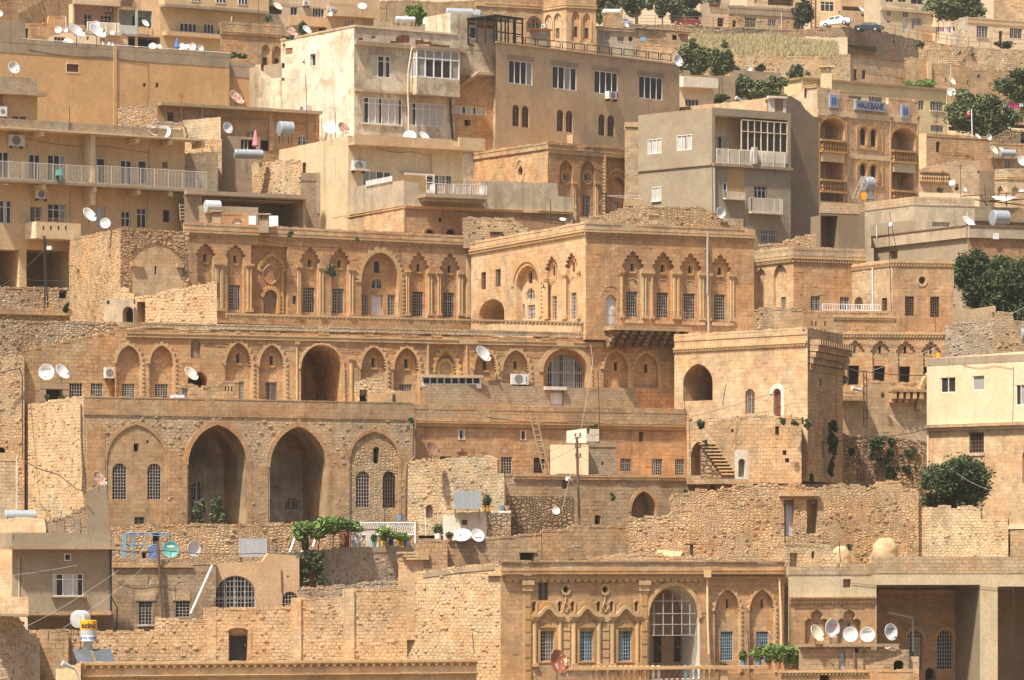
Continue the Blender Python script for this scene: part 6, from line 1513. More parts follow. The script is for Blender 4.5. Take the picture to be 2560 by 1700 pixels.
Jb=Bld('rubble_wall','golden coursed rubble wall with piers stepping up behind the zigzag frieze, bottom left',282,[-2361+170,1392],[.2],730,2100,['rubble_course'],cat='wall',depth=4,tops={0:[(-2190,1120),(-930,1120),(-925,1000),(-480,1015),(-475,905),(0,910),(325,880),(330,815),(800,815),(808,730),(1392,725)]},jag=.04)
f=Jb[0]
for x0,x1,y in ((325,415,810),(805,905,730)): mb=MB(); mb.fbox(f,f.U(x0),f.U(x1),f.z0,f.Z(x0,y),-.1,.12); part(f,mb,'pier','ashlar_pale')
T(0,3); mb=MB(); mb.fbox(f,f.U(1910),f.U(1995),f.z0,f.Z(1950,905),-.1,.03); part(f,mb,'pier','ashlar_pale'); mb=MB(); mb.fbox(f,f.U(525),f.U(628),f.z0,f.Z(570,1098),-.1,.03); part(f,mb,'pier','ashlar_pale')
h=rec(f,'s',2108,1090,2285,1396,.35,'ashlar_pale'); 
if h: door(h,2112,1140,2282,1396,'door_black',leaves=2,label='black double door in an arched recess')
mould(f,outline('s',f.U(2100),f.U(2290),f.Z(2200,1396),f.Z(2200,1085))[1:],.2,.04,'ashlar_pale','door_surround')
Jb.done()
Jc=Bld('stone_building','pale new stone building top with a zigzag carved frieze along the bottom edge',273,[740,2361+2035],[.35],1408,2200,['ashlar_new'],depth=5)
f=Jc[0]; strip(f,1405,1465,.22,'trim','zigzag_frieze',teeth=(.52,'vee'),xr=760); strip(f,1530,1552,.35,'trim','cornice',xr=760); Jc.done()
T(0,3)
Jc2=Bld('stone_wall','narrow ashlar wall corner with cables left of the frieze building',272,[515,745],[-.5],1470,2200,['ashlar_new'],ri=1,cat='wall',depth=3,tops={0:[(515,1480),(700,1430),(745,1415)]}); Jc2.done()
Jc3=Bld('rubble_pier','rough stone pier at the bottom left beside the grey plaster wall',280,[362,630],[.2],1110,2200,['ashlar_weather'],cat='wall',depth=2,tops={0:[(362,1120),(520,1110),(630,1098)]}); Jc3.done()
Jd=Bld('plaster_wall','cracked grey and tan plaster wall in the bottom left corner',279,[-150,368],[.2],985,2200,['rubble_grey'],cat='wall',depth=3,tops={0:[(-150,980),(180,1000),(270,1150),(368,1180)]}); Jd.done()
Je=Bld('stone_balcony','pale stone balcony parapet on a concrete slab at the left edge',276,[-150,262],[.1],805,985,['ashlar_new'],cat='balcony',depth=3); slab(Je[0],-150,262,955,978,.2,'concrete','slab',xr=0); Je.done()
Jf=Bld('grey_house','grey rendered house with a deep overhanging roof and a three-part white window, bottom left',286,[112,248,1012],[-1.6,.3],215,980,['render_brown','render_grey'],ri=1,depth=6)
f=Jf[1]; l=Jf[0]
mb=MB(); mb.fbox(f,-1.3,f.U(1045),f.Z(250,362),f.Z(250,335),-4,.9); part(f,mb,'roof_slab','concrete')
mb=MB(); mb.fbox(f,-1.1,f.U(1000),f.Z(250,335),f.Z(250,208),-3.9,.55); part(f,mb,'roof_parapet','render_grey')
win(f,487,587,768,795,'p',cols=3,tr=.25,cur=1,dep=.12,sill=False); slab(f,470,790,795,806,.3,'concrete','sill'); win(f,593,402,655,468,'p',cols=1,dep=.1)
slab(f,248,1020,935,968,.2,'ashlar_weather','floor_slab',xr=255); pipe(f,[(1018,370),(1022,930)],.07,'bar_black',.1); pipe(l,[(190,450),(190,800)],.06,'frame_grey',.1)
Jf.done()
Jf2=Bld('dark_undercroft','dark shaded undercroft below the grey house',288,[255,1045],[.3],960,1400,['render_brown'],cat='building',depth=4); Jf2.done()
Jg=Bld('stone_house','weathered ashlar house with two barred windows and heavy lintels behind the leaning pole',291,[1030,1990],[.35],510,1300,['ashlar_weather'],depth=6,tops={0:[(1030,455),(1120,452),(1780,460),(1990,480)]})
f=Jg[0]; slab(f,1035,1775,508,530,.15,'trim','cornice',xr=1040); strip(f,455,505,.03,'rubble_pale','parapet',xr=1040)
win(f,1280,840,1405,1058,'g',n=(4,7),sill=True); win(f,1622,838,1752,988,'g',n=(4,5)); win(f,1366,617,1387,687,'d',fr='frame_white',dep=.15); win(f,1640,615,1662,685,'d',fr='frame_white',dep=.15)
bx(f,1252,768,1440,838,.05,'ashlar_pale','lintel'); bx(f,1592,768,1752,835,.05,'ashlar_pale','lintel')
mb=MB(); mb.tube([f.at(1938,510,.6),f.at(1745,955,.4)],.09,n=8); part(f,mb,'slanting_pipe','frame_white'); Jg.done()
Jh=Bld('plaster_house','soiled plaster house with a huge barred half-round window, left of the vines',290.5,[1985,2361+400],[.35],480,1300,['plaster_tan'],depth=6,tops={0:[(1985,490),(2361,478),(2361+60,470),(2361+110,400),(2361+400,420)]})
f=Jh[0]; win(f,1988,605,2361,905,'gp','q',n=(11,6),cols=4,tr=.72,ys=790,dep=.35,cur=0)
T(1,3); win(f,243,752,385,900,'g','a',n=(5,4)); dark(f,285,602,305,622,'o'); pipe(f,[(230,550),(235,760)],.04,'bar_brown',.06); Jh.done()
Ji=Bld('terrace_wall','stained stone retaining wall beneath the vine pergola',291.5,[105,1470],[.4],355,1200,['rubble_grey'],cat='wall',depth=4,tops={0:[(105,405),(770,360),(1470,335)]},jag=.04)
slab(Ji[0],770,1450,345,390,.04,'concrete','concrete_cap',xr=780); Ji.done()
Ji2=Bld('rubble_wall','low dark rubble wall below the shaded retaining wall',288,[390,1345],[.3],710,1300,['rubble_grey'],cat='wall',depth=2,tops={0:[(390,718),(720,705),(890,695),(1000,668),(1345,660)]},jag=.05); Ji2.done()
T(0,3)
Jj=Bld('rubble_wall','rough eroded rubble terrace below the two great arches',299,[1035,2361+1500],[.4],135,900,['rubble'],cat='wall',depth=4,tops={0:[(1035,170),(1300,135),(2361,130),(2361+1500,110)]},jag=.08)
dark(Jj[0],1410,205,1475,330); dark(Jj[0],1310,395,1350,448); Jj.done()
Jk=Bld('grey_slab_wall','tall blank grey rendered wall edge under the rusty dish',303.5,[798,1005],[.3],-200,500,['render_grey'],cat='wall',depth=1.5,tops={0:[(798,-180),(975,-240),(1005,0)]}); Jk.done()
Jl=Bld('brick_shed','pale sunlit block wall with a curved tank on top at the left edge',300,[-150,425],[-.3],60,900,['ashlar_new'],cat='wall',depth=3,tops={0:[(-150,95),(30,90),(200,65),(410,80),(425,185)]},jag=.05); Jl.done()
Jl2=Bld('stone_wall','stub of rubble wall with grey plaster panels left of the grey wall edge',302,[425,800],[.2],100,500,['rubble'],cat='wall',depth=2,tops={0:[(425,110),(600,60),(800,-50)]},jag=.06)
bx(Jl2[0],435,118,525,210,.04,'concrete','plaster_panel'); bx(Jl2[0],528,95,595,210,.05,'concrete','plaster_panel'); bx(Jl2[0],680,85,740,210,.05,'concrete','plaster_panel'); Jl2.done()
T(0,2)
Jm=Bld('block_wall','whitish mortared block wall with a plaster edge at the left border',303,[-150,158],[.2],1040,1700,['block_pale'],cat='wall',depth=2); slab(Jm[0],-150,158,1040,1115,.03,'ashlar_pale','cap',xr=0); slab(Jm[0],148,160,1060,1600,.05,'dirty_white','edge',xr=152); Jm.done()
# chimney pots and rooftop walls above the mansion
T(2,1)
Jn=Bld('rubble_roof','mound-like rubble rooftop ruin behind the right wing parapet',331,[640,2040],[.4],345,720,['rubble'],cat='ruin',depth=5,tops={0:[(640,455),(920,400),(1040,345),(1170,335),(1640,345),(1780,350),(1880,395),(1990,495),(2040,540)]},jag=.12); Jn.done()
Jn2=Bld('block_wall','small dry-stacked block wall stub right of the rubble roof',330,[1930,2135],[.4],448,700,['block_pale'],cat='wall',depth=2); Jn2.done()
T(3,1)
Jo=Bld('stone_wall','stepped ashlar wall joining the white sill and the lower terrace, right centre',320,[-135,215],[.3],1268,1700,['rubble_pale'],cat='wall',depth=3,tops={0:[(-135,1290),(0,1275),(90,1262),(215,1280)]},jag=.06); Jo.done()
T(3,0)
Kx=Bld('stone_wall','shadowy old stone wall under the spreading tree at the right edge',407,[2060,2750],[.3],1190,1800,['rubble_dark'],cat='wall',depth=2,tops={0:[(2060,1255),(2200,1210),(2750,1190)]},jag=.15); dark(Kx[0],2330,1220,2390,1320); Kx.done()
# ============================================================ extra materials
m_leaf('leaf_dark',(.03,.05,.017),(.1,.125,.048),(.02,.035,.011))
m_leaf('leaf_mid',(.07,.092,.035),(.15,.17,.068),(.05,.062,.03))
m_leaf('leaf_bright',(.1,.17,.035),(.2,.27,.07),(.07,.12,.03))
m_leaf('leaf_dusty',(.07,.085,.042),(.15,.165,.085),(.05,.06,.03))
m_leaf('leaf_dry',(.33,.26,.13),(.45,.36,.19),(.26,.2,.1))
m_plain('bark',(.16,.11,.07),rough=.9)
m_plain('dish_white',(.6,.59,.56),rough=.45,var=.06)
m_plain('dish_cream',(.6,.52,.38),rough=.5,var=.12)
m_plain('dish_grey',(.45,.44,.41),rough=.5,var=.15)
m_two('dish_rusty',(.55,.48,.4),(.3,.1,.045),5,.4,.55,.7)
m_two('dish_brown',(.26,.13,.08),(.2,.1,.06),5,.4,.6,.7)
m_two('dish_teal',(.08,.28,.26),(.36,.17,.08),3,.58,.66,.6)
m_two('dish_peel',(.3,.095,.045),(.62,.5,.36),3.2,.56,.6,.6)
m_plain('metal_dark',(.05,.045,.04),rough=.6,metal=.3)
m_plain('metal_brown',(.14,.085,.06),rough=.7)
m_plain('galv',(.36,.38,.39),rough=.42,metal=.35,var=.1)
m_plain('galv_light',(.46,.47,.47),rough=.5,metal=.2,var=.1)
m_plain('ac_white',(.6,.58,.54),rough=.5)
m_plain('ac_fan',(.2,.19,.18),rough=.5)
m_plain('red_label',(.5,.04,.04),rough=.5)
m_plain('blue_label',(.06,.12,.35),rough=.5)
m_plain('sign_grey',(.33,.35,.38),rough=.4)
m_plain('ink_dark',(.05,.06,.12),rough=.5)
m_plain('ink_black',(.03,.03,.03),rough=.5)
m_plain('white',(.75,.74,.72),rough=.5)
m_plain('yellow',(.7,.36,.02),rough=.5)
m_plain('orange_paint',(.75,.28,.03),rough=.5)
m_plain('blue_plastic',(.03,.08,.35),rough=.4)
m_plain('lightblue',(.15,.26,.36),rough=.5)
m_plain('pink_cloth',(.62,.2,.22),rough=.9)
m_plain('magenta_cloth',(.6,.04,.2),rough=.9)
m_plain('blue_cloth',(.08,.14,.32),rough=.9)
m_plain('white_cloth',(.72,.68,.6),rough=.9)
m_plain('red_paint',(.3,.02,.02),rough=.35)
m_plain('car_white',(.7,.7,.69),rough=.25,spec=.5)
m_plain('car_red',(.2,.015,.015),rough=.3,spec=.5)
m_plain('car_dark',(.035,.04,.05),rough=.3,spec=.5)
m_plain('car_blue',(.3,.42,.55),rough=.3,spec=.5)
m_plain('rubber',(.02,.02,.02),rough=.9)
m_plain('solar',(.09,.1,.11),rough=.25,spec=.5)
m_plain('wood_grey',(.28,.2,.13),rough=.9)
m_plain('terracotta',(.4,.15,.07),rough=.8)
m_two('red_chimney',(.38,.09,.035),(.3,.07,.03),3,.4,.6,.8)
m_two('rusty_sheet',(.33,.13,.06),(.2,.07,.035),4,.4,.6,.8)
m_two('boulder',(.47,.33,.19),(.37,.25,.14),1.5,.4,.6,.95)
def U3(o): return o
# ============================================================ plants
def leaves(mb,lobes,n,sz,flat=.0,mi=0,up=0):
    tot=sum(l[1]*l[2]*l[3] for l in lobes)
    for c,rx,ry,rz in lobes:
        k=max(8,int(n*rx*ry*rz/tot))
        for _ in range(k):
            while 1:
                p=Vector((random.uniform(-1,1),random.uniform(-1,1),random.uniform(-1,1))); l=p.length
                if .01<l<1: break
            p=p/l*(l**.45)*random.choice((1,1,1,.8,1.35))*random.uniform(.8,1.08)
            q=Vector((c[0]+p.x*rx,c[1]+p.y*ry,c[2]+p.z*rz))
            a=Vector((random.gauss(0,1),random.gauss(0,1),random.gauss(0,.7))).normalized()
            b=a.cross(Vector((random.gauss(0,1),random.gauss(0,1),random.gauss(0,1)))).normalized()
            s=sz*random.choice((.6,.8,1,1.2,1.7))
            mb.add([q-a*s,q-b*s*.45,q+a*s,q+b*s*.45],[(0,1,2,3)],mi)
def plant(x0,y0,x1,y1,D,name,label,cat,mat='leaf_mid',n=2500,sz=.16,lob=9,trunk=None,group=None,deep=None,squash=.42):
    xc=(x0+x1)/2; yc=(y0+y1)/2; c=pt(xc,yc,D); a=pt(x0,yc,D); b=pt(x1,yc,D); W=(b.x-a.x)/2; t=pt(xc,y0,D); bo=pt(xc,y1,D); H=(t.z-bo.z)/2; dy=deep or W*.8
    base=pt(trunk[0],trunk[1],D) if trunk else Vector((c.x,c.y,bo.z))
    rt=thing(name,label,cat,tuple(base),group)
    lobes=[]; n=int(n*1.25); sz*=.72; lob=int(lob*2)
    for i in range(lob):
        an=2*math.pi*i/lob+random.uniform(-.4,.4); rr=random.uniform(.2,.95) if i else 0
        ox=math.cos(an)*rr; oz=math.sin(an)*rr; s=random.choice((.14,.2,.26,.33,.42))*random.uniform(.85,1.1)
        lobes.append(((c.x+ox*W,c.y+random.uniform(-.5,.5)*dy,c.z+oz*H),W*s,dy*s,H*s*random.uniform(.8,1.2)))
    lobes.append((tuple(c),W*.42,dy*.4,H*.42))
    mb=MB(); leaves(mb,lobes,n,sz); mb.build('crown' if trunk else 'foliage',mat,rt)
    if trunk or H>1.2:
        tm=MB(); top=c-Vector((0,0,H*.1)); mid=base.lerp(top,.5)+Vector((random.uniform(-.2,.2)*W*.3,0,0)); r=max(.06,min(.35,W*.07))
        tm.tube([base-Vector((0,0,.3)),mid,top],r*1.3,r*.6,7)
        for l in lobes[:14]: tm.tube([mid.lerp(top,random.uniform(0,.8)),Vector(l[0])],r*.5,r*.15,5)
        tm.build('trunk','bark',rt)
    return rt
gt='trees on the slope above the road'
T(2,0)
plant(700,-160,1850,70,545,'tree_belt','dark belt of trees behind the separate trees at the top edge','trees','leaf_dusty',9000,.3,26,deep=5)
plant(760,-120,1010,180,530,'leafy_tree','dark green tree left of the group at the top edge, beside the stone mansion','tree','leaf_dusty',5200,.3,trunk=(880,215),group=gt)
plant(960,-140,1320,165,534,'leafy_tree','broad dark tree second from left at the top edge above the road railing','tree','leaf_dusty',6500,.3,12,trunk=(1150,215),group=gt)
plant(1300,-40,1470,160,537,'leafy_tree','small round tree between the two broad trees at the top edge','tree','leaf_dusty',3000,.28,trunk=(1390,220),group=gt)
plant(1440,-120,1760,185,536,'leafy_tree','broad dark tree directly behind the parked red car','tree','leaf_dusty',6000,.3,12,trunk=(1600,225),group=gt)
plant(1480,380,1850,690,462,'bushy_tree','wide green tree below the dry grass slope, behind the satellite dish on the tan building','tree','leaf_mid',7500,.26,13,trunk=(1680,740))
plant(1820,400,2060,720,458,'bushy_tree','taller narrow tree joined to the right of the wide tree below the grass','tree','leaf_mid',5000,.26,9,trunk=(1950,760))
plant(1960,690,2290,950,428,'bushy_tree','light green tree between the grey wall and the pale orange parapet','tree','leaf_mid',5200,.24,11,trunk=(2120,980))
plant(1830,870,2010,960,410,'bush','low green bush in front of the dark grey wall','bush','leaf_mid',1500,.2,6)
plant(2200,700,2361+190,960,426,'bushy_tree','light green tree touching the cream yellow building','tree','leaf_mid',5200,.24,11,trunk=(2400,980))
plant(2010,600,2130,670,470,'bush','small green bush beside the brown parapet, left','bush','leaf_mid',700,.2,5)
plant(2250,600,2361,660,470,'bush','small dark bush beside the brown parapet, right','bush','leaf_mid',700,.2,5)
plant(780,170,835,235,505,'bush','tiny bush beside the square ashlar hut','bush','leaf_mid',350,.18,4)
T(3,0)
plant(180,590,375,740,474,'bush','loose olive bush above the chimney of the yellow building','bush','leaf_dusty',1800,.22,8)
plant(200,-40,400,275,547,'climbing_plant','dark climbing plant covering the wall beside the lattice pylon','creeper','leaf_dark',3200,.26,10)
plant(1500,-130,2010,210,548,'bushy_tree','large green and yellow tree at the top right behind the low flat house','tree','leaf_mid',8500,.3,15,trunk=(1700,260))
plant(1368,375,1446,455,506,'bush','round bush rooted in the retaining wall','bush','leaf_mid',700,.2,5)
plant(2100,385,2290,450,505,'bush','flat dark bush below the low house at the right edge','bush','leaf_dark',900,.22,7)
for x,y,q in ((520,402,'below the white car'),(1160,380,'below the dark car'),(1770,490,'left of two near the low flat house'),(1888,497,'right of two near the low flat house'),(1942,705,'above the laundry at the right')): plant(x-16,y-20,x+16,y+20,505 if y<600 else 476,'weed','small weed tuft on the hillside wall '+q,'weed','leaf_dusty',120,.14,3,group='weeds on the hillside walls')
plant(1225,745,1560,812,472,'hedge','low bright green bushes behind the yellow building roof','hedge','leaf_bright',2200,.2,9)
plant(1655,845,2270,1255,414,'spreading_tree','large spreading dark green tree behind the Turkish flag','tree','leaf_mid',16000,.24,22,trunk=(1990,1340))
plant(2150,650,2600,1010,444,'leafy_tree','dark tree at the right edge above the spreading tree','tree','leaf_dark',7000,.26,12,trunk=(2330,1100))
plant(1730,820,1850,860,432,'bush','small bush beside the grey dish at the roof end','bush','leaf_mid',500,.18,5)
T(3,1)
plant(1712,745,2110,1250,322,'fig_tree','big dark green tree left part beside the square annexe','tree','leaf_dark',12000,.17,18,trunk=(1980,1400))
plant(1960,800,2361+170,1390,320,'fig_tree','big dark green tree right part behind the smooth grey wall','tree','leaf_dark',15000,.17,20,trunk=(2250,1480))
plant(1725,130,1765,200,388,'potted_plant','thin green plant among rooftop aerials','plant','leaf_mid',220,.12,3); plant(1560,170,1620,220,386,'bush','small bush on the rooftop wall right of the bank','bush','leaf_dusty',350,.13,4)
T(3,2)
plant(1385,1090,2090,1540,289.5,'fig_tree','dense dark fig tree in front of the cream house ground floor','tree','leaf_dark',15000,.16,22,trunk=(1800,1640))
for a,q in (((548,735,650,860),'topmost'),((555,850,660,1120),'largest'),((545,1120,610,1260),'lowest'),((750,990,805,1075),'small separate')): plant(*a,297.8 if a[0]<700 else 303.4,'creeper',q+' dark creeper clump on the shaded return wall','creeper','leaf_dark',1300,.13,6,group='creepers on the shaded return wall',deep=.3)
CP=['top left','small top middle','upper middle','large central','left','lower middle','upper right','lower central','small lower right','bottom left','bottom right','tiny left']
for a in ((925,890,1090,1000),(1115,905,1175,975),(1105,985,1165,1070),(1190,970,1390,1130),(935,1010,1000,1120),(1085,1070,1140,1150),(1395,985,1480,1100),(1190,1140,1320,1235),(1330,1120,1390,1200),(1080,1170,1190,1290),(1350,1180,1470,1290),(1015,1070,1060,1120)): plant(*a,306.3,'creeper','dark green creeper clump on the rubble wall, '+CP.pop(0)+' behind the twin poles','creeper','leaf_dark',1300,.13,6,group='creepers on the rubble wall',deep=.35)
plant(605,270,740,425,311,'bush','grey green bush beside the ruined house top','bush','leaf_dusty',1300,.15,7)
for a,l in (((100,710,170,790),'left'),((210,740,285,792),'middle'),((330,725,416,830),'right')): plant(*a,291.5,'bush','small green bush on the bastion top below the brown door, '+l,'bush','leaf_mid',500,.12,5)
plant(385,1230,425,1330,293,'creeper','dark creeper at the foot of the shaded tower side','creeper','leaf_dark',400,.13,4,deep=.3)
plant(1042,482,1078,528,312,'weed','weed tuft in the ruined house wall','weed','leaf_mid',150,.1,3)
T(0,2)
plant(1800,1470,1895,1568+130,304.5,'oleander','tall green plant at the left inside the first great arch','plant','leaf_mid',1600,.13,7); plant(1925,1445,2095,1568+125,304,'oleander','wider green plant in front of the first great arch','plant','leaf_mid',2400,.13,8)
plant(405,500,460,562,313.5,'weed','green weeds left of the dark rendered opening','weed','leaf_bright',300,.1,4); plant(520,505,625,552,313.5,'weed','green weeds right of the dark rendered opening','weed','leaf_bright',450,.1,5)
T(1,1)
for a,l in (((290,570,348,622),'left'),((912,610,952,655),'right')): plant(*a,339.5,'weed','dark weed tuft on the mansion cornice, '+l,'weed','leaf_dusty',260,.12,4)
plant(640,850,745,1000,339.5,'weed','pale hanging weed between two niches of the mansion','weed','leaf_dusty',1100,.1,6,deep=.4)
plant(698,1452,740,1492,313,'weed','small weed on the terrace cornice above the corner','weed','leaf_dusty',200,.1,3)
T(2,1); plant(190,1525,350,1575,312.6,'weed','dark weeds growing over the wide grilled arch','weed','leaf_dark',800,.12,6); T(2,2); plant(860,-10,1010,40,312.6,'weed','dark weeds under the balcony corbels','weed','leaf_dark',500,.12,5)
plant(1708,728,1778,830,296.5,'bush','green bush on the wall above the stone steps','bush','leaf_mid',700,.13,5); plant(900,1400,952,1482,300.8,'bush','green bush on the plinth wall left of the pointed arch','bush','leaf_mid',500,.12,4); plant(1580,1375,1628,1415,300.8,'weed','small weed above the ruin right of the pointed arch','weed','leaf_mid',250,.1,3); plant(720,780,800,812,306.5,'weed','pale weed on the cornice above the white boxes','weed','leaf_dusty',260,.1,3); plant(1755,922,1815,955,294.5,'weed','weed at the top of the steps','weed','leaf_dusty',200,.1,3)
T(1,2); plant(1410,705,1466,778,305.8,'weed','green tuft above the bent drainpipe','weed','leaf_dusty',350,.1,4)
T(0,1); plant(572,1225,645,1330,337,'bush','dark bush at the foot of the rubble tower','bush','leaf_dark',600,.13,5)
T(2,3); plant(2088,103,2138,152,286.8,'bush','dark bush growing from the ruin wall','bush','leaf_dark',350,.12,4); plant(1908,1402,2002,1446,276,'potted_plant','low green plant on the balustrade','plant','leaf_mid',350,.1,4)
T(3,3); plant(720,300,790,370,285,'bush','small bush between the two boulders','bush','leaf_dusty',350,.12,4); plant(800,390,940,440,284.5,'dry_grass_tuft','dry reddish grass by the large boulder','grass','leaf_dry',600,.13,6)
T(0,0)
for a,l in (((1350,180,1405,250),'right'),((1275,185,1320,225),'left')): plant(*a,444,'potted_plant','green potted plant on the blue balcony, '+l,'plant','leaf_mid',300,.14,4)
plant(2025,240,2130,310,445,'small_tree','thin small tree at the end of the open ground floor','tree','leaf_mid',700,.18,6,trunk=(2078,400)); plant(2110,480,2310,545,400,'potted_plant','row of leafy pots on the patterned balcony edge','plant','leaf_dusty',900,.14,7)
T(1,0)
plant(1380,40,1565,215,425,'willow','bright feathery tree behind the rooftop water tanks','tree','leaf_bright',3500,.2,9,trunk=(1470,260)); plant(385,200,485,330,446,'small_tree','small green tree below the long balcony parapet','tree','leaf_mid',1100,.18,7,trunk=(440,380)); plant(60,142,165,195,446,'potted_plant','pots of plants on the roof left of the white house','plant','leaf_dusty',500,.14,5); plant(245,325,360,372,376,'bush','weeds at the corner of the peeling parapet','weed','leaf_mid',400,.13,5)
# pergola vine
T(1,3)
pg=thing('vine_pergola','green grape vine over a rusty pipe pergola on the garden terrace','pergola',tuple(pt(700,700,290.5)))
mb=MB(); lob=[]
for x,y,rx,ry in ((400,190,55,60),(470,160,70,50),(560,190,70,55),(640,130,80,55),(720,130,80,60),(800,130,80,50),(880,150,70,40),(940,170,50,28),(700,180,60,40),(560,230,50,30),(1180,190,60,30),(1250,230,60,30),(1330,240,60,25),(400,240,40,40)):
    c=pt(x,y,290.6); k=zm(290); lob.append((tuple(c),rx/k,.9,ry/k))
leaves(mb,lob,9000,.12); mb.build('foliage','leaf_bright',pg)
mb=MB(); lob=[]
for x,y,rx,ry in ((455,300,30,60),(440,460,50,50),(500,500,70,60),(540,440,50,40),(450,560,45,50),(570,520,40,50),(580,640,40,60),(450,650,30,45),(370,420,30,30),(600,410,25,18)):
    c=pt(x,y,290.2); k=zm(290); lob.append((tuple(c),rx/k,.4,ry/k))
leaves(mb,lob,6000,.11); mb.build('hanging_vine','leaf_mid',pg)
for p in (((712,195),(710,800)),((1210,180),(1208,650)),((875,200),(870,620))):
    mb=MB(); mb.tube([pt(*p[0],290.2),pt(*p[1],290.2)],.035,n=6); mb.build('post','metal_brown',pg)
mb=MB()
for a,b in (((420,170),(1215,178)),((640,205),(1210,178)),((350,230),(640,130))): mb.tube([pt(*a,290.2),pt(*b,290.6)],.03,n=5)
mb.build('rail','metal_brown',pg)
mb=MB(); mb.tube([pt(450,710,290),pt(445,480,290.1),pt(450,280,290.3),pt(520,180,290.5)],.07,.05,6); mb.tube([pt(575,700,290),pt(570,420,290.1),pt(585,260,290.3)],.05,.035,6); mb.build('trunk','bark',pg)
T(3,3)
vp=thing('grape_vine','bright vine trained on a bowed pole beside the dish hut','vine',tuple(pt(150,1460,271)))
mb=MB(); leaves(mb,[(tuple(pt(x,y,271)),.7,.5,.35) for x,y in ((20,1290),(90,1290),(160,1290),(230,1300),(280,1330),(230,1380),(60,1330),(-60,1310))],3800,.1); mb.build('foliage','leaf_bright',vp)
mb=MB(); mb.tube([pt(-100,1320,270.8),pt(60,1335,270.8),pt(200,1325,270.8),pt(330,1298,270.8)],.03,n=6); mb.build('pole','wood_grey',vp)
# ============================================================ copy helper
def copy_thing(root,loc,label,group=None,scale=None,rz=None):
    r=root.copy(); COL.objects.link(r); r.location=loc; r['label']=label; kids=[]
    if group: r['group']=group
    if scale: r.scale=(scale,)*3
    if rz is not None: r.rotation_euler[2]=rz
    for ch in root.children:
        c=ch.copy(); COL.objects.link(c); c.parent=r; kids.append(c)
        for g in ch.children:
            d=g.copy(); COL.objects.link(d); d.parent=c
    return r,kids
# ============================================================ satellite dishes
def dish_proto(mat):
    r=thing('satellite_dish','','satellite dish',(0,0,0))
    mb=MB(); pr=[]
    for i in range(7): q=i/6*.5; pr.append((q,-.42*q*q*1.3))
    M=Matrix.Rotation(R(90),4,'X')   # local z -> -y
    M2=Matrix(((1,0,0,0),(0,0,1,0),(0,1,0,0),(0,0,0,1)))
    prof=[(max(q,.001),z) for q,z in pr]+[(.512,pr[-1][1]-.0),(.512,pr[-1][1]+.035)]+[(max(q,.001),z+.03) for q,z in reversed(pr)]
    mb.lathe(prof,22,M2); rf=mb.build('reflector',mat,r,smooth=True)
    am=MB(); am.tube([(0,.02,-.5),(0,-.42,-.36)],.014,n=5); am.box(-.035,-.5,-.39,.035,-.4,-.31); am.build('feed_arm','metal_dark',rf)
    bm=MB(); bm.tube([(0,.04,0),(0,.2,-.05)],.035,n=6); bm.build('bracket','metal_dark',rf)
    ms=MB(); ms.tube([(0,.2,.02),(0,.2,-1)],.022,n=6); m=ms.build('mast','metal_dark',r)
    return r
DP={}
def dish(x,y,dz,D,label,az=0,el=12,mat='dish_white',mast=.75,text=None,tcol='ink_black'):
    k=zm(D); px=ax(x); s=dz/(k/(Yd(D,px)/D)); loc=pt(x,y,D)
    if mat not in DP:
        DP[mat]=dish_proto(mat); r=DP[mat]; r.location=loc; r['label']=label; r['group']='satellite dishes on the roofs and walls'; r.scale=(s,)*3; kids=list(r.children)
    else: r,kids=copy_thing(DP[mat],loc,label,'satellite dishes on the roofs and walls',s)
    for c in kids:
        if c.name.startswith('reflector'):
            c.rotation_euler=Euler((R(-el),0,R(az)),'XYZ'); 
            if text:
                tm=text_mesh(text,.17 if len(text)<6 else .14,lambda a,b:(a,-.2+.0,b+.16)); o=bpy.data.objects.new('lettering',tm); tm.materials.append(MT[tcol]); COL.objects.link(o); o.parent=c
        else: c.scale=(1,1,mast/1.0*1.0) if mast else (1,1,.01)
    return r
def text_mesh(s,size,fn,ext=0):
    cu=bpy.data.curves.new('t','FONT'); cu.body=s; cu.size=size; cu.align_x='CENTER'; cu.align_y='CENTER'; cu.resolution_u=2; cu.offset=size*.03
    o=bpy.data.objects.new('t',cu); COL.objects.link(o); bpy.context.view_layer.update()
    me=bpy.data.meshes.new_from_object(o.evaluated_get(bpy.context.evaluated_depsgraph_get())); bpy.data.objects.remove(o)
    for v in me.vertices: v.co=fn(v.co.x,v.co.y)
    return me
def text_on(F_,s,x,y,hz,o,mat,parent=None,wz=None,name='lettering'):
    u=F_.U(x); z=F_.Z(x,y); h=hz/(F/F_.Yx(x)/S)*1.35; me=text_mesh(s,h,lambda a,b:(a,b,0))
    w=max(v.co.x for v in me.vertices)-min(v.co.x for v in me.vertices); k=1
    if wz: k=(F_.U(x+wz/2)-F_.U(x-wz/2))/w
    for v in me.vertices: v.co=F_.P(u+v.co.x*k,z+v.co.y,o)
    me.materials.append(MT[mat]); ob=bpy.data.objects.new(name,me); COL.objects.link(ob)
    if parent: ob.parent=parent
    return ob
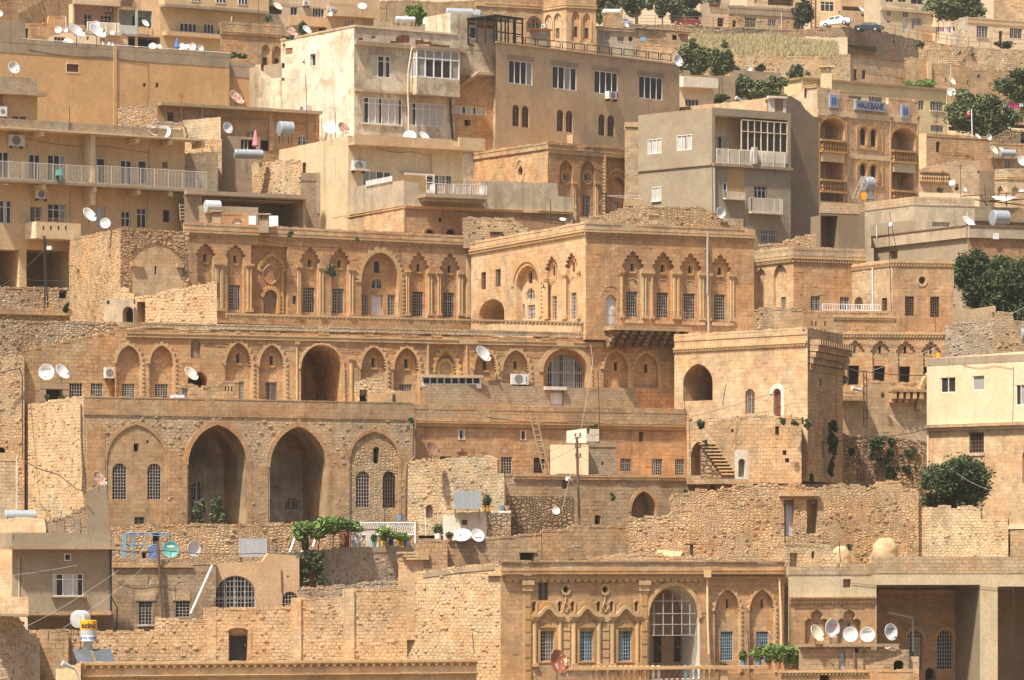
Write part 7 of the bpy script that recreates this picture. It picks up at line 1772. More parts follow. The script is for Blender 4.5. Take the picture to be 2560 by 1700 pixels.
DL=[
(0,0,[(-5,125,60,441,'white dish cut by the top left corner of the photo',20,10),(538,274,68,424,'round white dish left of a close pair above the grey parapet',0,8),(600,273,58,424.5,'smaller tilted dish right of a close pair above the grey parapet',35,15),
(702,297,168,398,'big cream-white dish on a black tripod, left of the two largest',50,42,'dish_grey'),(890,300,178,398,'big cream-white dish on a black tripod, right of the two largest',48,42,'dish_grey'),(885,225,66,423,'round dish in front of the pink balcony',0,8),(1030,300,50,422,'small faint dish under the pink balcony rail',25,20),
(625,402,95,404,'dish half hidden behind the grey parapet below the big dish',5,30),(1018,418,60,404,'small dish peeping over the parapet right of the big pair',10,30),(1338,218,76,443,'tilted white dish beside the pots of the blue balcony',45,35),
(1408,430,70,404.5,'dish behind the long grey parapet, leftmost of the six by the blue parasol',-5,25),(1466,433,56,404.8,'dish behind the long grey parapet, second of the six by the blue parasol',35,30),(1678,432,64,404.9,'dish just right of the blue parasol',-20,20),(1722,436,60,405,'dish second to the right of the blue parasol',-35,30),(1776,432,68,404,'upright round dish third to the right of the blue parasol',0,8),(1847,443,64,404.4,'dish furthest right on the long grey parapet',38,15),
(122,625,118,383,'large white dish standing over the block parapet at the left edge',38,12),(2175,910,160,374,'rusty pinkish dish leaning on the orange house roof',52,38,'dish_rusty'),(1400,1210,125,353.5,'cream tilted dish above the long apartment roof, left of a pair',50,35,'dish_cream'),(1520,1218,112,353.5,'bright round dish above the long apartment roof, right of a pair',0,10),(2095,1180,105,361,'white dish on a pole beside the grey shed',42,8)]),
(1,0,[(197,62,92,444,'cream dish on the roof left of the white house',45,40,'dish_cream'),(320,297,130,418,'rust-stained dish at the small mansion roof, left of a pair',45,35,'dish_rusty'),(466,277,90,418,'plain dish at the small mansion roof, right of a pair',45,35),(675,122,66,440,'white dish right of the long balcony parapet',40,15),(980,62,80,441,'half-round white dish on the tan roof parapet',5,40),(1378,177,64,399,'round dish with grey hub in front of the rooftop cylinder',0,5,'dish_grey'),(1566,190,66,396,'bitten-looking white dish near the red chimney',-50,15),
(690,1185,130,363,'broad white dish tipped skyward beside the soiled block',5,25),(802,1188,125,362.5,'peeling rust-and-white dish with a dark rim beside the soiled block',45,30,'dish_rusty'),(1418,1262,118,360,'dish behind the flat parapet, left of two under the lower windows',0,30),(1550,1268,118,360,'dish behind the flat parapet, right of two under the lower windows',52,40)]),
(2,0,[(1524,563,112,377.5,'large white dish at the right end of the black roof railing',42,12),(1055,235,52,433,'small dish on the little concrete house roof',45,32),(2195,640,34,437,'tiny dish on a mast above the brown parapet',0,10),(1968,978,76,383,'pale dish half hidden by the sunlit orange parapet',0,15,'dish_grey')]),
(3,0,[(858,87,60,565,'white dish on the low roof behind the dark car',45,38),(1620,203,62,536,'rusty dish at the low flat house corner',48,38,'dish_rusty'),(1693,750,88,468,'cream dish on a tall mast by the tin sheets',48,30,'dish_cream'),(1690,852,84,420,'grey translucent dish at the end of the yellow building roof',0,20,'dish_grey'),(1553,1133,42,418,'small bronze dish in front of the yellow building',0,10,'dish_brown'),(1933,1262,64,396,'dish on the low house roof, left of a pair under the flag tree',52,40),(2036,1266,64,396,'dish on the low house roof, right of a pair under the flag tree',38,10),(2080,1388,98,391,'cream dish left of the small grey tank at the right',48,32,'dish_cream'),(2150,1382,60,391.5,'white dish tucked behind the small grey tank at the right',45,30),(2345,1488,100,388,'white dish cut by the right edge',20,20)]),
(3,1,[(2335,190,44,384,'tiny round white dish beside the ogee niches at the right edge',0,5),(1845,487,140,334.5,'white dish lying on the pale roof band, right',50,42),(1700,120,64,388,'grey mesh dish among the rooftop aerials',-30,25,'dish_grey'),(1812,180,50,387.5,'small tilted dish among the rooftop aerials',40,25)]),
(0,1,[(817,420,148,349.3,'blue-white tilted dish on the balcony corner pier',52,32),(972,492,96,338.5,'round white dish standing above the rubble tower',0,8)]),
(2,1,[(1920,397,112,329.5,'white dish at the right of the rubble rooftop mound',40,5),(468,460,60,338,'dish lying flat behind the wing parapet',10,60)]),
(0,2,[(430,298,146,313.2,'large round dish with black lettering over the rendered opening',0,6,'dish_white',.5,'ARCELIK'),(566,300,152,313.4,'tilted pale dish right of the lettered dish',52,30,'dish_white'),(1755,318,152,311,'tan tilted dish beside the dark arched hole',52,35,'dish_cream'),(910,1288,160,302.4,'rust-streaked dish on the grey rendered wall edge',52,32,'dish_rusty')]),
(1,2,[(2088,137,170,311.2,'big grey-white dish in front of a scalloped niche',50,32,'dish_grey',1.0),(1618,1015,152,303.3,'dull red-brown dish above the pale rubble wall',50,30,'dish_brown'),(2275,1023,52,306.8,'small brown dish beside the barred window',30,30,'dish_brown')]),
(2,2,[(940,452,142,312.4,'bright dish behind the terrace parapet under a niche, left of a pair',0,22),(1243,442,150,312.4,'bright dish behind the terrace parapet under a niche, right of a pair',52,15)]),
(1,3,[(1905,245,160,296.8,'white dish on the stone terrace wall, left of a pair near the flower pots',-10,45),(2040,240,130,296.9,'blue-ribbed dish on the stone terrace wall, right of a pair near the flower pots',25,25)]),
(2,3,[(405,8,72,300,'small white dish fixed to the dark rubble wall',10,15)]),
(0,3,[(1578,365,152,292.5,'teal dish with white lettering and rust behind the utility pole',0,8,'dish_teal',.6,'NETA'),(1780,357,150,292.5,'white dish right of the teal dish',40,0)]),
(2,3,[(415,1405,230,271,'large peeling rust-red dish at the bottom edge',48,18,'dish_peel')]),
(3,3,[(442,1143,168,269.5,'cream dish leftmost of the row of five on the hut roof',48,25,'dish_cream'),(582,1090,175,269.6,'tall tilted white dish second in the row of five',38,2,'dish_white',.9,'SANAL','red_label'),(760,1148,138,269.4,'plain round dish third in the row of five',0,6),(916,1150,138,269.5,'round dish with dark lettering fourth in the row of five',0,6,'dish_white',.6,'SUNNY'),(1123,1127,155,269.5,'tilted dish rightmost of the row of five',38,6,'dish_white',.9,'SUNNY')]),
]
for c_,r_,lst in DL:
    T(c_,r_)
    for a in lst:
        x,y,dz,D,lb,az,el=a[:7]; mt=a[7] if len(a)>7 else 'dish_white'; ms=a[8] if len(a)>8 else .75; tx=a[9] if len(a)>9 else None; tc=a[10] if len(a)>10 else ('white' if mt=='dish_teal' else 'ink_black')
        dish(x,y,dz,D,lb,az,el,mt,ms,tx,tc)
# ============================================================ water tanks
def tank(x0,y0,x1,y1,D,label,mat='galv',rz=25,stand=.6,name='water_tank',end=None):
    """horizontal cylinder; rz turns its axis out of the picture plane"""
    xc=(x0+x1)/2; yc=(y0+y1)/2; c=pt(xc,yc,D); r=(pt(xc,y0,D).z-pt(xc,y1,D).z)/2; w=(pt(x1,yc,D).x-pt(x0,yc,D).x)
    h=max(.3,(w-2*r*math.sin(R(abs(rz))))/math.cos(R(rz)))/2
    rt=thing(name,label,'water tank',(c.x,c.y,c.z-r-stand)); ax_=Vector((math.cos(R(rz)),math.sin(R(rz)),0))
    M=Matrix.Translation(c)@Matrix.Rotation(R(rz),4,'Z')@Matrix.Rotation(R(90),4,'Y')
    mb=MB(); mb.lathe([(.001,-h-.06*r),(r*.6,-h-.045*r),(r*.97,-h),(r,-h+.02),(r*1.02,-h+.06),(r,-h+.1),(r,0-.03),(r*1.015,0),(r,.03),(r,h-.1),(r*1.02,h-.06),(r,h-.02),(r*.97,h),(.001,h+.05*r)],26,M); mb.build('cylinder',mat,rt)
    if stand>0:
        for sx in(-.7,.7):
            for sy in (-.6,.6):
                p=c+ax_*h*sx+Vector((-ax_.y,ax_.x,0))*r*sy; mb=MB(); mb.tube([p-Vector((0,0,r*.75)),p-Vector((0,0,r+stand))],.03,n=5); mb.build('leg','metal_dark',rt)
    return rt
T(1,0)
tank(1745,76,2005,158,377,'long grey-blue cylinder on the penthouse roof, left of a pair','galv',15,.1); tank(1995,88,2092,172,377.5,'shorter grey cylinder on the penthouse roof, right of a pair','galv',60,.1)
tank(183,1120,363,1258,361.5,'grey water cylinder on a stand beside the pink parasol','galv',25,.6); tank(660,66,752,122,444,'small round blue-grey tank under the tattered roof edge','galv',40,.2); tank(1280,152,1472,210,398,'pale cylinder tank behind the peeling parapet','galv_light',15,.3); tank(-215,1378,75,1465,361,'long grey tank lying on the cream parapet slope','galv',20,0)
T(0,1); tank(1868,280,2052,400,344.6,'half-hidden silver tank behind the concrete rooftop box','galv_light',25,0)
T(3,1); tank(848,62,992,196,341,'grey water cylinder on a tall stand in front of the bank','galv',30,.9); tank(2043,372,2232,512,334,'large grey water cylinder on the pale roof band','galv',25,.15); tank(55,682,300,800,339,'blue-grey tank half sunk behind the notched parapet','galv',15,0)
T(3,0); tank(2140,1380,2285,1446,391,'small grey tank between dishes at the right','galv',15,.2)
T(0,3); tank(20,0,345,120,300.5,'grey curved tank on top of the sunlit block wall','galv',20,0); tank(640,925,842,1088,277.5,'pale round-ended cylinder above the yellow solar boiler','galv_light',62,.5)
T(0,2); tank(1555,505,1712,600,308,'half-buried grey tank behind the great-arch parapet','galv',15,0)
T(3,1); tank(2300,1452,2520,1590,309.5,'blue-grey tank cut by the right edge above the cream house','galv',20,.2)
def boxtank(x0,y0,x1,y1,D,label,mat='galv'):
    a=pt(x0,y1,D); b=pt(x1,y0,D); rt=thing('water_tank',label,'water tank',(a.x,a.y,a.z-.6)); mb=MB(); d=b.x-a.x
    mb.box(a.x,a.y,a.z,b.x,a.y+d*.8,b.z); mb.build('body',mat,rt); mb=MB()
    for i in range(4): x=a.x+d*i/3; mb.box(x-.02,a.y-.025,a.z,x+.02,a.y-.002,b.z)
    mb.build('seam','galv_light',rt)
    mb=MB()
    for x in (a.x+.05,b.x-.05): 
        for y in (a.y+.05,a.y+d*.7): mb.box(x-.03,y-.03,a.z-.6,x+.03,y+.03,a.z)
    mb.build('stand','metal_dark',rt)
T(1,2); boxtank(1830,1395,2065,1560,300,'square grey sheet-metal tank on the whitewashed room')
T(0,3); boxtank(2207,262,2361+103,432,294.5,'square grey sheet-metal tank with a seam left of the vine')
T(1,0)
# solar boiler with lettering
T(0,3)
r_=thing('solar_boiler','grey boiler drum with a yellow lettered band and two solar panels, bottom left','solar heater',tuple(pt(815,1420,276.5)))
c=pt(815,1290,276.5); k=zm(276.5)*.95; rr=70/k; hh=245/k
mb=MB(); mb.lathe([(.001,0),(rr*.5,0),(rr*.55,hh*.28),(rr,hh*.3),(rr,hh),(.001,hh)],26,Matrix.Translation(c)); dr_=mb.build('drum','galv_light',r_)
mb=MB(); mb.lathe([(rr*1.02,hh*.69),(rr*1.02,hh*1.0),(rr*.9,hh*1.015),(.001,hh*1.02)],26,Matrix.Translation(c)); mb.build('yellow_band','yellow',dr_)
mb=MB(); 
for i in range(8):
    a=-math.pi/2-.75+1.5*i/8; b=-math.pi/2-.75+1.5*(i+1)/8; q=rr*1.03
    mb.quad(c+Vector((q*math.cos(a),q*math.sin(a),hh*.3)),c+Vector((q*math.cos(b),q*math.sin(b),hh*.3)),c+Vector((q*math.cos(b),q*math.sin(b),hh*.5)),c+Vector((q*math.cos(a),q*math.sin(a),hh*.5)))
mb.build('paper_label','white',dr_)
def curved(s,size,z,mat):
    me=text_mesh(s,size,lambda a,b:(a,b,0)); q=rr*1.05
    for v in me.vertices:
        th=-math.pi/2+.12+v.co.x/q; v.co=c+Vector((q*math.cos(th),q*math.sin(th),z+v.co.y))
    me.materials.append(MT[mat]); o=bpy.data.objects.new('lettering',me); COL.objects.link(o); o.parent=dr_
bpy.context.view_layer.update()
for t_ in (('ezinc',.5,hh*.83,'ink_black'),('METIN TESISAT',.2,hh*.4,'blue_label')):
    curved(*t_)
for o in dr_.children:
    if o.name.startswith('lettering'): o.matrix_parent_inverse=Matrix.Translation(-Vector(r_['_w']))
for o in dr_.children: o.matrix_parent_inverse=Matrix.Identity(4)
for x0,x1,dx in ((668,868,0),(852,1058,0)):
    a=pt(x0,1290,276.3); b=pt(x1-35,1290,276.3); d=pt(x0+48,1418,274.9); e_=pt(x1,1408,274.9); mb=MB(); n_=Vector((0,-.04,.06)); mb.hexa([d,e_,b,a,d+n_,e_+n_,b+n_,a+n_]); mb.build('solar_panel','solar',r_)
mb=MB()
for x,y in ((655,1050),(745,1110)): mb.tube([pt(x,y,276.6),pt(x,1420,276.6)],.03,n=5)
mb.tube([pt(640,1240,276.6),pt(760,1210,276.6)],.02,n=5); mb.build('stand','metal_dark',r_)
# ============================================================ air conditioners
def ac(F_,x0,y0,x1,y1,label,txt=None,red=True,o=.45):
    u0,u1,z0,z1=F_.rect(x0,y0,x1,y1); c=F_.P((u0+u1)/2,z0,.2); rt=thing('air_conditioner',label,'air conditioner',tuple(c),'air conditioner units on the walls')
    mb=MB(); mb.fbox(F_,u0,u1,z0,z1,.08,o); mb.build('casing','ac_white',rt)
    w=u1-u0; h=z1-z0; cx=u0+w*.4; mb=MB(); k=18; r=min(w*.34,h*.42)
    for rr_,oo in ((r,o+.012),):
        mb.add([F_.P(cx+rr_*math.cos(2*math.pi*i/k),z0+h/2+rr_*math.sin(2*math.pi*i/k),oo) for i in range(k)]+[F_.P(cx+rr_*math.cos(2*math.pi*i/k),z0+h/2+rr_*math.sin(2*math.pi*i/k),o-.02) for i in range(k)],[tuple(range(k))]+[(i,i+k,(i+1)%k+k,(i+1)%k) for i in range(k)])
    mb.build('fan_grille','ac_fan',rt)
    lm=MB(); lm.fbox(F_,u0+w*.78,u0+w*.95,z0+h*.12,z0+h*.88,o,o+.014); lb=lm.build('label_plate','red_label' if red else 'ac_white',rt)
    if txt:
        me=text_mesh(txt,h*.2,lambda a,b:(a,b,0)); cu=u0+w*.865; cz=z0+h/2
        for v in me.vertices: v.co=F_.P(cu-v.co.y,cz+v.co.x,o+.024)
        me.materials.append(MT['white' if red else 'blue_label']); ob=bpy.data.objects.new('lettering',me); COL.objects.link(ob); ob.parent=lb
    bm=MB(); bm.fbox(F_,u0+w*.12,u0+w*.16,z0-.18,z0,0,o*.9); bm.fbox(F_,u0+w*.84,u0+w*.88,z0-.18,z0,0,o*.9); bm.build('bracket','metal_dark',rt)
T(0,0); ac(A4[0],-15,985,50,1078,'air conditioner under the eave at the left edge',red=False); ac(A6[0],72,1248,206,1350,'air conditioner high on the cream apartment house under the roof slab',red=False); ac(A1[0].holes[0],968,76,1014,114,'air conditioner on the pink wall',red=False)
T(0,1); ac(A6[0],312,186,426,266,'air conditioner with red stripe below the long balcony','ARCELIK')
T(1,0); ac(Bw[0],428,10,476,55,'air conditioner on the white house at the top',red=False); ac(Cc[0],425,975,512,1048,'air conditioner on the sunlit side of the soiled block',red=False); ac(Dd[1],875,1485,996,1580,'air conditioner on the low cream building',red=False)
T(2,0); ac(Eg[0],850,848,943,918,'air conditioner with red edge under a white window of the tan building',o=.6); ac(Ea[1],300,226,332,262,'air conditioner beside the arched window of the faceted mansion',red=False)
T(0,2); ac(S4[0],952,254,1050,354,'air conditioner with a red lettered plate beside the scalloped niches','VESTEL')
T(2,2); ac(B_[0],-20,314,133,412,'air conditioner with blue lettering in the niche left of the wide arch','BEKO',red=False)
# ============================================================ poles, aerials, lamps
def pole(pts,D,label,r=.03,mat='metal_dark',name='aerial_mast',cat='mast',bars=(),group=None,extra=None):
    P=[pt(x,y,D) for x,y in pts]; rt=thing(name,label,cat,tuple(P[-1]),group); mb=MB(); mb.tube(P,r,n=6); mb.build('pole',mat,rt)
    if bars:
        for a,b,c_ in bars: mb=MB(); mb.tube([pt(*a,D),pt(*b,D)],c_,n=5); mb.build('crossbar',mat,rt)
    return rt
T(2,2)
up=pole(((598,895),(606,1240),(622,1568+140)),298.8,'tall brown utility pole with insulators in the centre right',.11,'metal_brown','utility_pole','utility pole',(((580,905),(632,895),.05),((582,990),(632,988),.05),((585,1085),(632,1083),.04)))
for x,y in ((585,890),(628,885),(588,980),(630,978),(590,1073),(630,1075)): 
    mb=MB(); mb.lathe([(.07,0),(.09,.06),(.05,.12),(.08,.18),(.03,.24)],8,Matrix.Translation(pt(x,y,298.8))); mb.build('insulator','metal_brown',up)
mb=MB(); mb.tube([pt(606,1358,298.7),pt(570,1325,298.4),pt(545,1298,298.2)],.035,n=6); L_=mb.build('lamp_arm','frame_grey',up); mb=MB(); a=pt(505,1280,298); b=pt(552,1300,298.2); mb.tube([a,a.lerp(b,.5)+Vector((0,0,.08)),b],.16,.1,8); mb.build('lamp_head','dish_white',L_)
T(3,2)
tp=thing('utility_pole','twin brown ladder-like utility pole with a pale street lamp, right','utility pole',tuple(pt(900,1330,298)))
for x in (882,908):
    mb=MB(); mb.tube([pt(x,285,298),pt(x+(2 if x<900 else 14),1330,298)],.065,n=6); mb.build('pole','metal_brown',tp)
mb=MB()
for i in range(13): y=340+i*75; mb.tube([pt(884,y,298),pt(912,y+18,298)],.04,n=5)
mb.build('rungs','metal_brown',tp); mb=MB(); mb.tube([pt(885,470,298),pt(850,460,297.6)],.04,n=5); la=mb.build('lamp_arm','frame_grey',tp); mb=MB(); mb.tube([pt(775,440,297.3),pt(820,455,297.5),pt(862,462,297.6)],.15,.1,8); mb.build('lamp_head','dish_white',la)
mb=MB(); mb.tube([pt(840,290,298),pt(920,288,298)],.05,n=5); mb.build('crossbar','metal_brown',tp)
T(0,3)
up2=pole(((1455,285),(1475,640),(1502,990)),290.2,'leaning rusty utility pole with a tangle of wires beside the teal dish',.1,'metal_brown','utility_pole','utility pole',(((1420,300),(1490,285),.04),((1425,370),(1500,375),.04)))
T(0,1)
up3=thing('utility_pole','narrow black lattice pole with a white lamp in front of the open ground floor','utility pole',tuple(pt(425,1270,339)))
mb=MB(); mb.tube([pt(405,615,339),pt(412,900,339),pt(415,1265,339)],.06,n=5); mb.tube([pt(420,620,339),pt(425,900,339),pt(440,1265,339)],.05,n=5)
for i in range(16): y=640+i*38; mb.tube([pt(407,y,339),pt(428,y+20,339)],.025,n=4)
mb.build('pole','metal_dark',up3); mb=MB(); mb.tube([pt(385,612,339),pt(425,610,339)],.035,n=4); mb.build('crossbar','metal_dark',up3); mb=MB(); mb.box(*(pt(430,735,338.6)),*(pt(475,700,338.4))); mb.build('lamp_head','dish_white',up3)
T(2,1)
up4=pole(((865,212),(868,330),(872,468)),333,'short black pole with many insulators and fanned wires behind the wing',.06,'metal_dark','utility_pole','utility pole',(((825,220),(915,222),.05),((830,290),(890,288),.04),((820,370),(900,372),.03)))
pole(((352,268),(357,400),(360,500)),339,'thin black mast left of the fanned-wire pole',.04)
pole(((2138,360),(2140,545)),330,'thin rusty rod at the end of the rubble roof',.04)
T(3,0)
py=thing('lattice_pylon','rusty lattice pylon at the top edge beside the climbing plant','pylon',tuple(pt(418,290,549)))
mb=MB()
for x in (398,440):
    mb.tube([pt(x,-140,549),pt(x,290,549)],.09,n=4); mb.tube([pt(x,-140,550),pt(x,290,550)],.09,n=4)
for i in range(12): y=-130+i*36; mb.tube([pt(398,y,549),pt(440,y+36,549)],.05,n=4); mb.tube([pt(440,y,549),pt(398,y+36,549)],.05,n=4)
mb.build('lattice','rust',py)
ML=[(0,0,[(((642,980),(642,1222)),352,'thin dark rod rising from the long block parapet'),(((1675,860),(1673,960),(1676,1290)),361.5,'rusty mast with a small orange aerial above the block wall'),(((1363,285),(1368,430)),440,'leafless stick with cables at the open ground floor'),(((2140,150),(2125,235)),446,'white slanting stick at the end of the tan apartment'),(((2158,1010),(2155,1250)),363,'dark rod in front of the orange house'),(((607,150),(607,250)),423,'slim white mast above the close pair of dishes')]),
(1,0,[(((457,695),(465,900),(478,1320)),362,'long thin rod before the sunlit side of the soiled block'),(((606,1085),(610,1300)),360,'short rod left of the broad tipped dish'),(((730,1035),(732,1270)),360,'rod standing between the two tipped dishes'),(((1660,50),(1655,190)),395,'rusty post by the red chimney'),(((1205,35),(1205,200)),440,'thin post before the brown top wall'),(((20,-60),(22,190)),430,'dark drain post at the small mansion'),(((1418,-20),(1412,60)),470,'thin mast frame at the top edge left of the feathery tree'),(((1575,10),(1572,95)),470,'thin mast frame at the top edge right of the feathery tree')]),
(2,0,[(((1912,790),(1915,945)),404,'grey street pole before the dark grey wall'),(((2038,530),(2040,650)),437,'slim pole beside the taller narrow tree'),(((1935,710),(1950,940)),406,'dark thin pole before the dark grey wall')]),
(3,0,[(((1685,590),(1687,740)),469,'white mast holding the cream dish'),(((122,110),(124,255)),546,'white post by the road railing'),(((1555,1050),(1555,1230)),418,'aerial mast over the bronze dish'),(((988,35),(990,130)),563,'thin mast by the cream house'),(((1855,780),(1858,860)),432,'thin rod above the grey dish')]),
(3,1,[(((1108,472),(1120,760),(1138,1300)),317.5,'tall dark mast, left of two leaning together'),(((1118,392),(1150,560),(1190,765)),334,'leaning mast with a white lamp, right of two'),(((1000,505),(1003,625)),334,'white short mast on the pale wall'),(((360,445),(375,605)),344,'leaning rod with a white tip by the brown doorway'),(((1775,-60),(1777,260)),386,'tall cross-shaped aerial among rooftop aerials'),(((2000,140),(2008,328)),352,'grey post under the awning frame'),(((1612,0),(1615,130)),390,'thin aerial beside the grey mesh dish'),(((1540,1330),(1548,1568)),314.5,'jointed dark pipe below the rusty window of the annexe'),(((2322,720),(2324,800)),331,'thin rod above the dark tree'),(((1835,385),(1838,460)),334,'pale pipe beside the roof dish')]),
(2,2,[(((790,280),(800,500),(808,820)),306,'black rod in front of the niche pair parapet'),(((1590,560),(1605,960)),300,'rusty drain rod at the end of the ashlar house'),(((1975,405),(1940,605)),296,'thin leaning rod by the pointed archway')]),
(1,3,[(((1185,-150),(1187,112)),296,'thin dark pole beside the barred windows, lower centre'),(((1560,0),(1568,240)),296.5,'pale thin pole beside the flower tubs'),(((1995,1140),(2012,1320)),272,'thin bent rail post at the stair top')]),
(2,3,[(((268,85),(278,470)),283.5,'dark thin rod on the carved mansion roof'),(((2172,1105),(2200,1568)),273,'dark mast before the last scalloped niche')]),
(3,3,[(((655,290),(668,485)),276.2,'short black post beside the smaller boulder'),(((2,1120),(60,1180)),276,'slanting thin rod by the white drainpipe')]),
(0,3,[(((130,230),(128,275)),283,'small floodlight post on the grey house parapet'),(((450,1110),(448,1210)),276,'rod carrying the grey box, bottom left')]),
]
for c_,r_2,lst in ML:
    T(c_,r_2)
    for p,D,lb in lst:
        x,y=p[0]; bars=()
        if 'aerial' in lb: bars=tuple(((x-30+i*4,y+15+i*14),(x+30-i*4,y+15+i*14),.02) for i in range(3))
        m='white' if 'white' in lb.split('with')[0] or 'pale' in lb else ('rust' if 'rusty' in lb else 'metal_dark')
        pole(p,D,lb,.03,m,'mast','mast',bars,'thin masts and rods')
T(3,1); mb=MB(); 
o=thing('lamp','white bulb lamp fixed to the leaning mast','lamp',tuple(pt(1130,512,333.8))); mb.lathe([(.001,-.25),(.17,-.15),(.2,0),(.14,.2),(.05,.28)],12,Matrix.Translation(pt(1130,512,333.8))); mb.build('bulb','white',o,smooth=True)
# street lamp bottom left, floodlight
T(0,3)
sl=thing('street_lamp','silver street lamp on a curved arm at the bottom left corner','street lamp',tuple(pt(720,1650,268)))
mb=MB(); mb.tube([pt(722,1700,268),pt(720,1540,268),pt(700,1480,268),pt(665,1455,268)],.05,n=7); mb.build('arm','frame_grey',sl); mb=MB(); mb.tube([pt(575,1412,268),pt(620,1432,268),pt(678,1458,268)],.17,.1,8); mb.build('lamp_head','galv_light',sl)
T(2,0)
fl=thing('floodlight','silver floodlight on a rod above the pale orange parapet','floodlight',tuple(pt(2135,985,384)))
mb=MB(); mb.tube([pt(2135,985,384),pt(2132,935,384),pt(2110,915,384)],.04,n=5); mb.build('arm','metal_dark',fl); mb=MB(); mb.tube([pt(2065,900,384),pt(2120,930,384)],.2,.12,8); mb.build('lamp_head','galv_light',fl)
# ============================================================ wires
OR=['first','second','third','fourth','fifth','sixth','seventh']
def wire(pts,label,sag=0,r=.012,mat='metal_dark',D=None):
    P=[pt(x,y,d) for x,y,d in pts]; Q=[]
    for a,b in zip(P[:-1],P[1:]):
        r=min(r,.04)
        for i in range(12):
            t=i/12; q=a.lerp(b,t); q.z-=sag*4*t*(1-t); Q.append(q)
    Q.append(P[-1]); mb=MB(); mb.tube(Q,r,n=4,cap=False); o=mb.build('cable',mat); tag(o,label,'cable','overhead cables'); return o
T(2,2)
A_=(600,895,298.8)
wire([A_,(2361+240,420,296)],'double cable from the centre utility pole up to the corner house',.5); wire([(632,985,298.8),(2361+610,455,295)],'second cable from the centre utility pole to the tall corner house',.6)
wire([A_,(0,1085,300),(-900,1330,296),(-2361+700,1568+60,292)],'long cable from the centre utility pole down to the lower left',.4); wire([(585,990,298.8),(0,1165,300),(-1100,1500,296),(-1900,1568+200,292)],'lower cable from the centre utility pole toward the lower left',.4)
wire([(630,1075,298.8),(1700,1480,290),(2361+600,1568+280,286)],'cable from the centre utility pole down to the right over the ruin',.3); 
wire([(720,0,312),(745,200,306),(640,810,304),(460,1568,298)],'pale rope-like cable falling from the wing corner to the lower wall',0,.013,'frame_grey')
T(3,2)
wire([(900,300,298),(2361,-300,300)],'pale cable from the twin pole rising to the right edge',.3,.012,'frame_grey'); wire([(600,250,300),(760,265,299),(900,290,298),(1460,325,301)],'black cable through the twin pole to the cream house',.1,.03); wire([(350,940,297),(870,890,297.8),(1465,822,299)],'thick black cable from the tower side to the cream house ledge',.2,.03); wire([(1130,700,306),(1700,1200,288),(2080,1390,286)],'pale cable crossing the fig tree',.2,.012,'frame_grey')
T(0,3)
wire([(1490,290,290.2),(2361+330,-5,300)],'cable from the leaning pole up toward the first great arch',.2); wire([(1490,370,290.2),(2361,400,291),(2361+1450,350,293)],'dark cable from the leaning pole along the vine terrace',.15,.025)
wire([(120,530,276),(1030,560,289)],'cable across the grey house window',.3,.014); wire([(-50,620,276),(1060,430,289)],'pale cable rising over the grey house',.15,.012,'frame_grey'); wire([(230,1080,274),(870,710,280),(1370,330,290)],'pale cable from the black undercroft to the leaning pole',.1,.012,'frame_grey'); wire([(580,1090,275),(1200,640,283),(1440,375,290)],'white cable from the boiler to the leaning pole',.1,.012,'frame_grey'); wire([(1035,365,289),(1455,385,290.2)],'short thick cable right of the grey house roof',.1,.03)
wire([(1020,370,285),(1025,800,285),(1080,900,286),(1075,1110,286)],'black cable running down the side of the grey house',0,.05)
T(0,2); wire([(0,300,314),(180,262,314),(205,330,314),(210,1100,312),(330,1180,309),(540,1240,306),(700,1370,303.5),(790,1405,303)],'thick dark cable draped down the rubble wall at the left',0,.05)
T(0,1); wire([(0,1075,339),(240,890,339),(405,735,339)],'cable from the lattice pole to the lower left',.1); wire([(-50,930,339),(160,1000,340),(640,1015,337)],'cable across the open ground floor',.1)
T(2,1)
for i,(x,y) in enumerate(((740,370),(700,420),(730,330),(1180,235),(1020,340),(1200,265))): wire([(868,222+i*3,333),(x,y,336)],OR[i]+' thin cable in the fan around the short black pole',.05,.014,'white' if i%2 else 'metal_dark')
T(3,0); wire([(-100,-40,556),(400,20,549),(885,-30,560)],'cable by the lattice pylon',.4)
T(3,1)
# ============================================================ signs
T(3,0)
f=BANK[1]
sg=thing('bank_sign','grey sign board with dark blue capital letters on the bank parapet','sign',tuple(f.P(f.U(925),f.Z(925,1040),.1)))
def board(F_,x0,y0l,x1,y0r,h0,o,mat,parent,name='board'):
    a=F_.U(x0); b=F_.U(x1); za=F_.Z(x0,y0l); zb=F_.Z(x1,y0r); h=h0; mb=MB()
    mb.hexa([F_.P(a,za-h,.02),F_.P(b,za-h,.02),F_.P(b,za-h,o),F_.P(a,za-h,o),F_.P(a,za,.02),F_.P(b,za,.02),F_.P(b,za,o),F_.P(a,za,o)]); return mb.build(name,mat,parent)
hgt=f.Z(790,922)-f.Z(790,1012)
b1=board(f,790,922,1070,960,hgt,.25,'sign_grey',sg)
u=(f.U(790)+f.U(1070))/2; z=f.Z(790,967); me=text_mesh('HALKBANK',hgt*.95,lambda a,b:(a,b,0)); w=max(v.co.x for v in me.vertices)*2; kx=(f.U(1060)-f.U(805))/w
for v in me.vertices: v.co=f.P(u+v.co.x*kx,z+v.co.y,.27)
me.materials.append(MT['ink_dark']); ob=bpy.data.objects.new('lettering',me); COL.objects.link(ob); ob.parent=b1
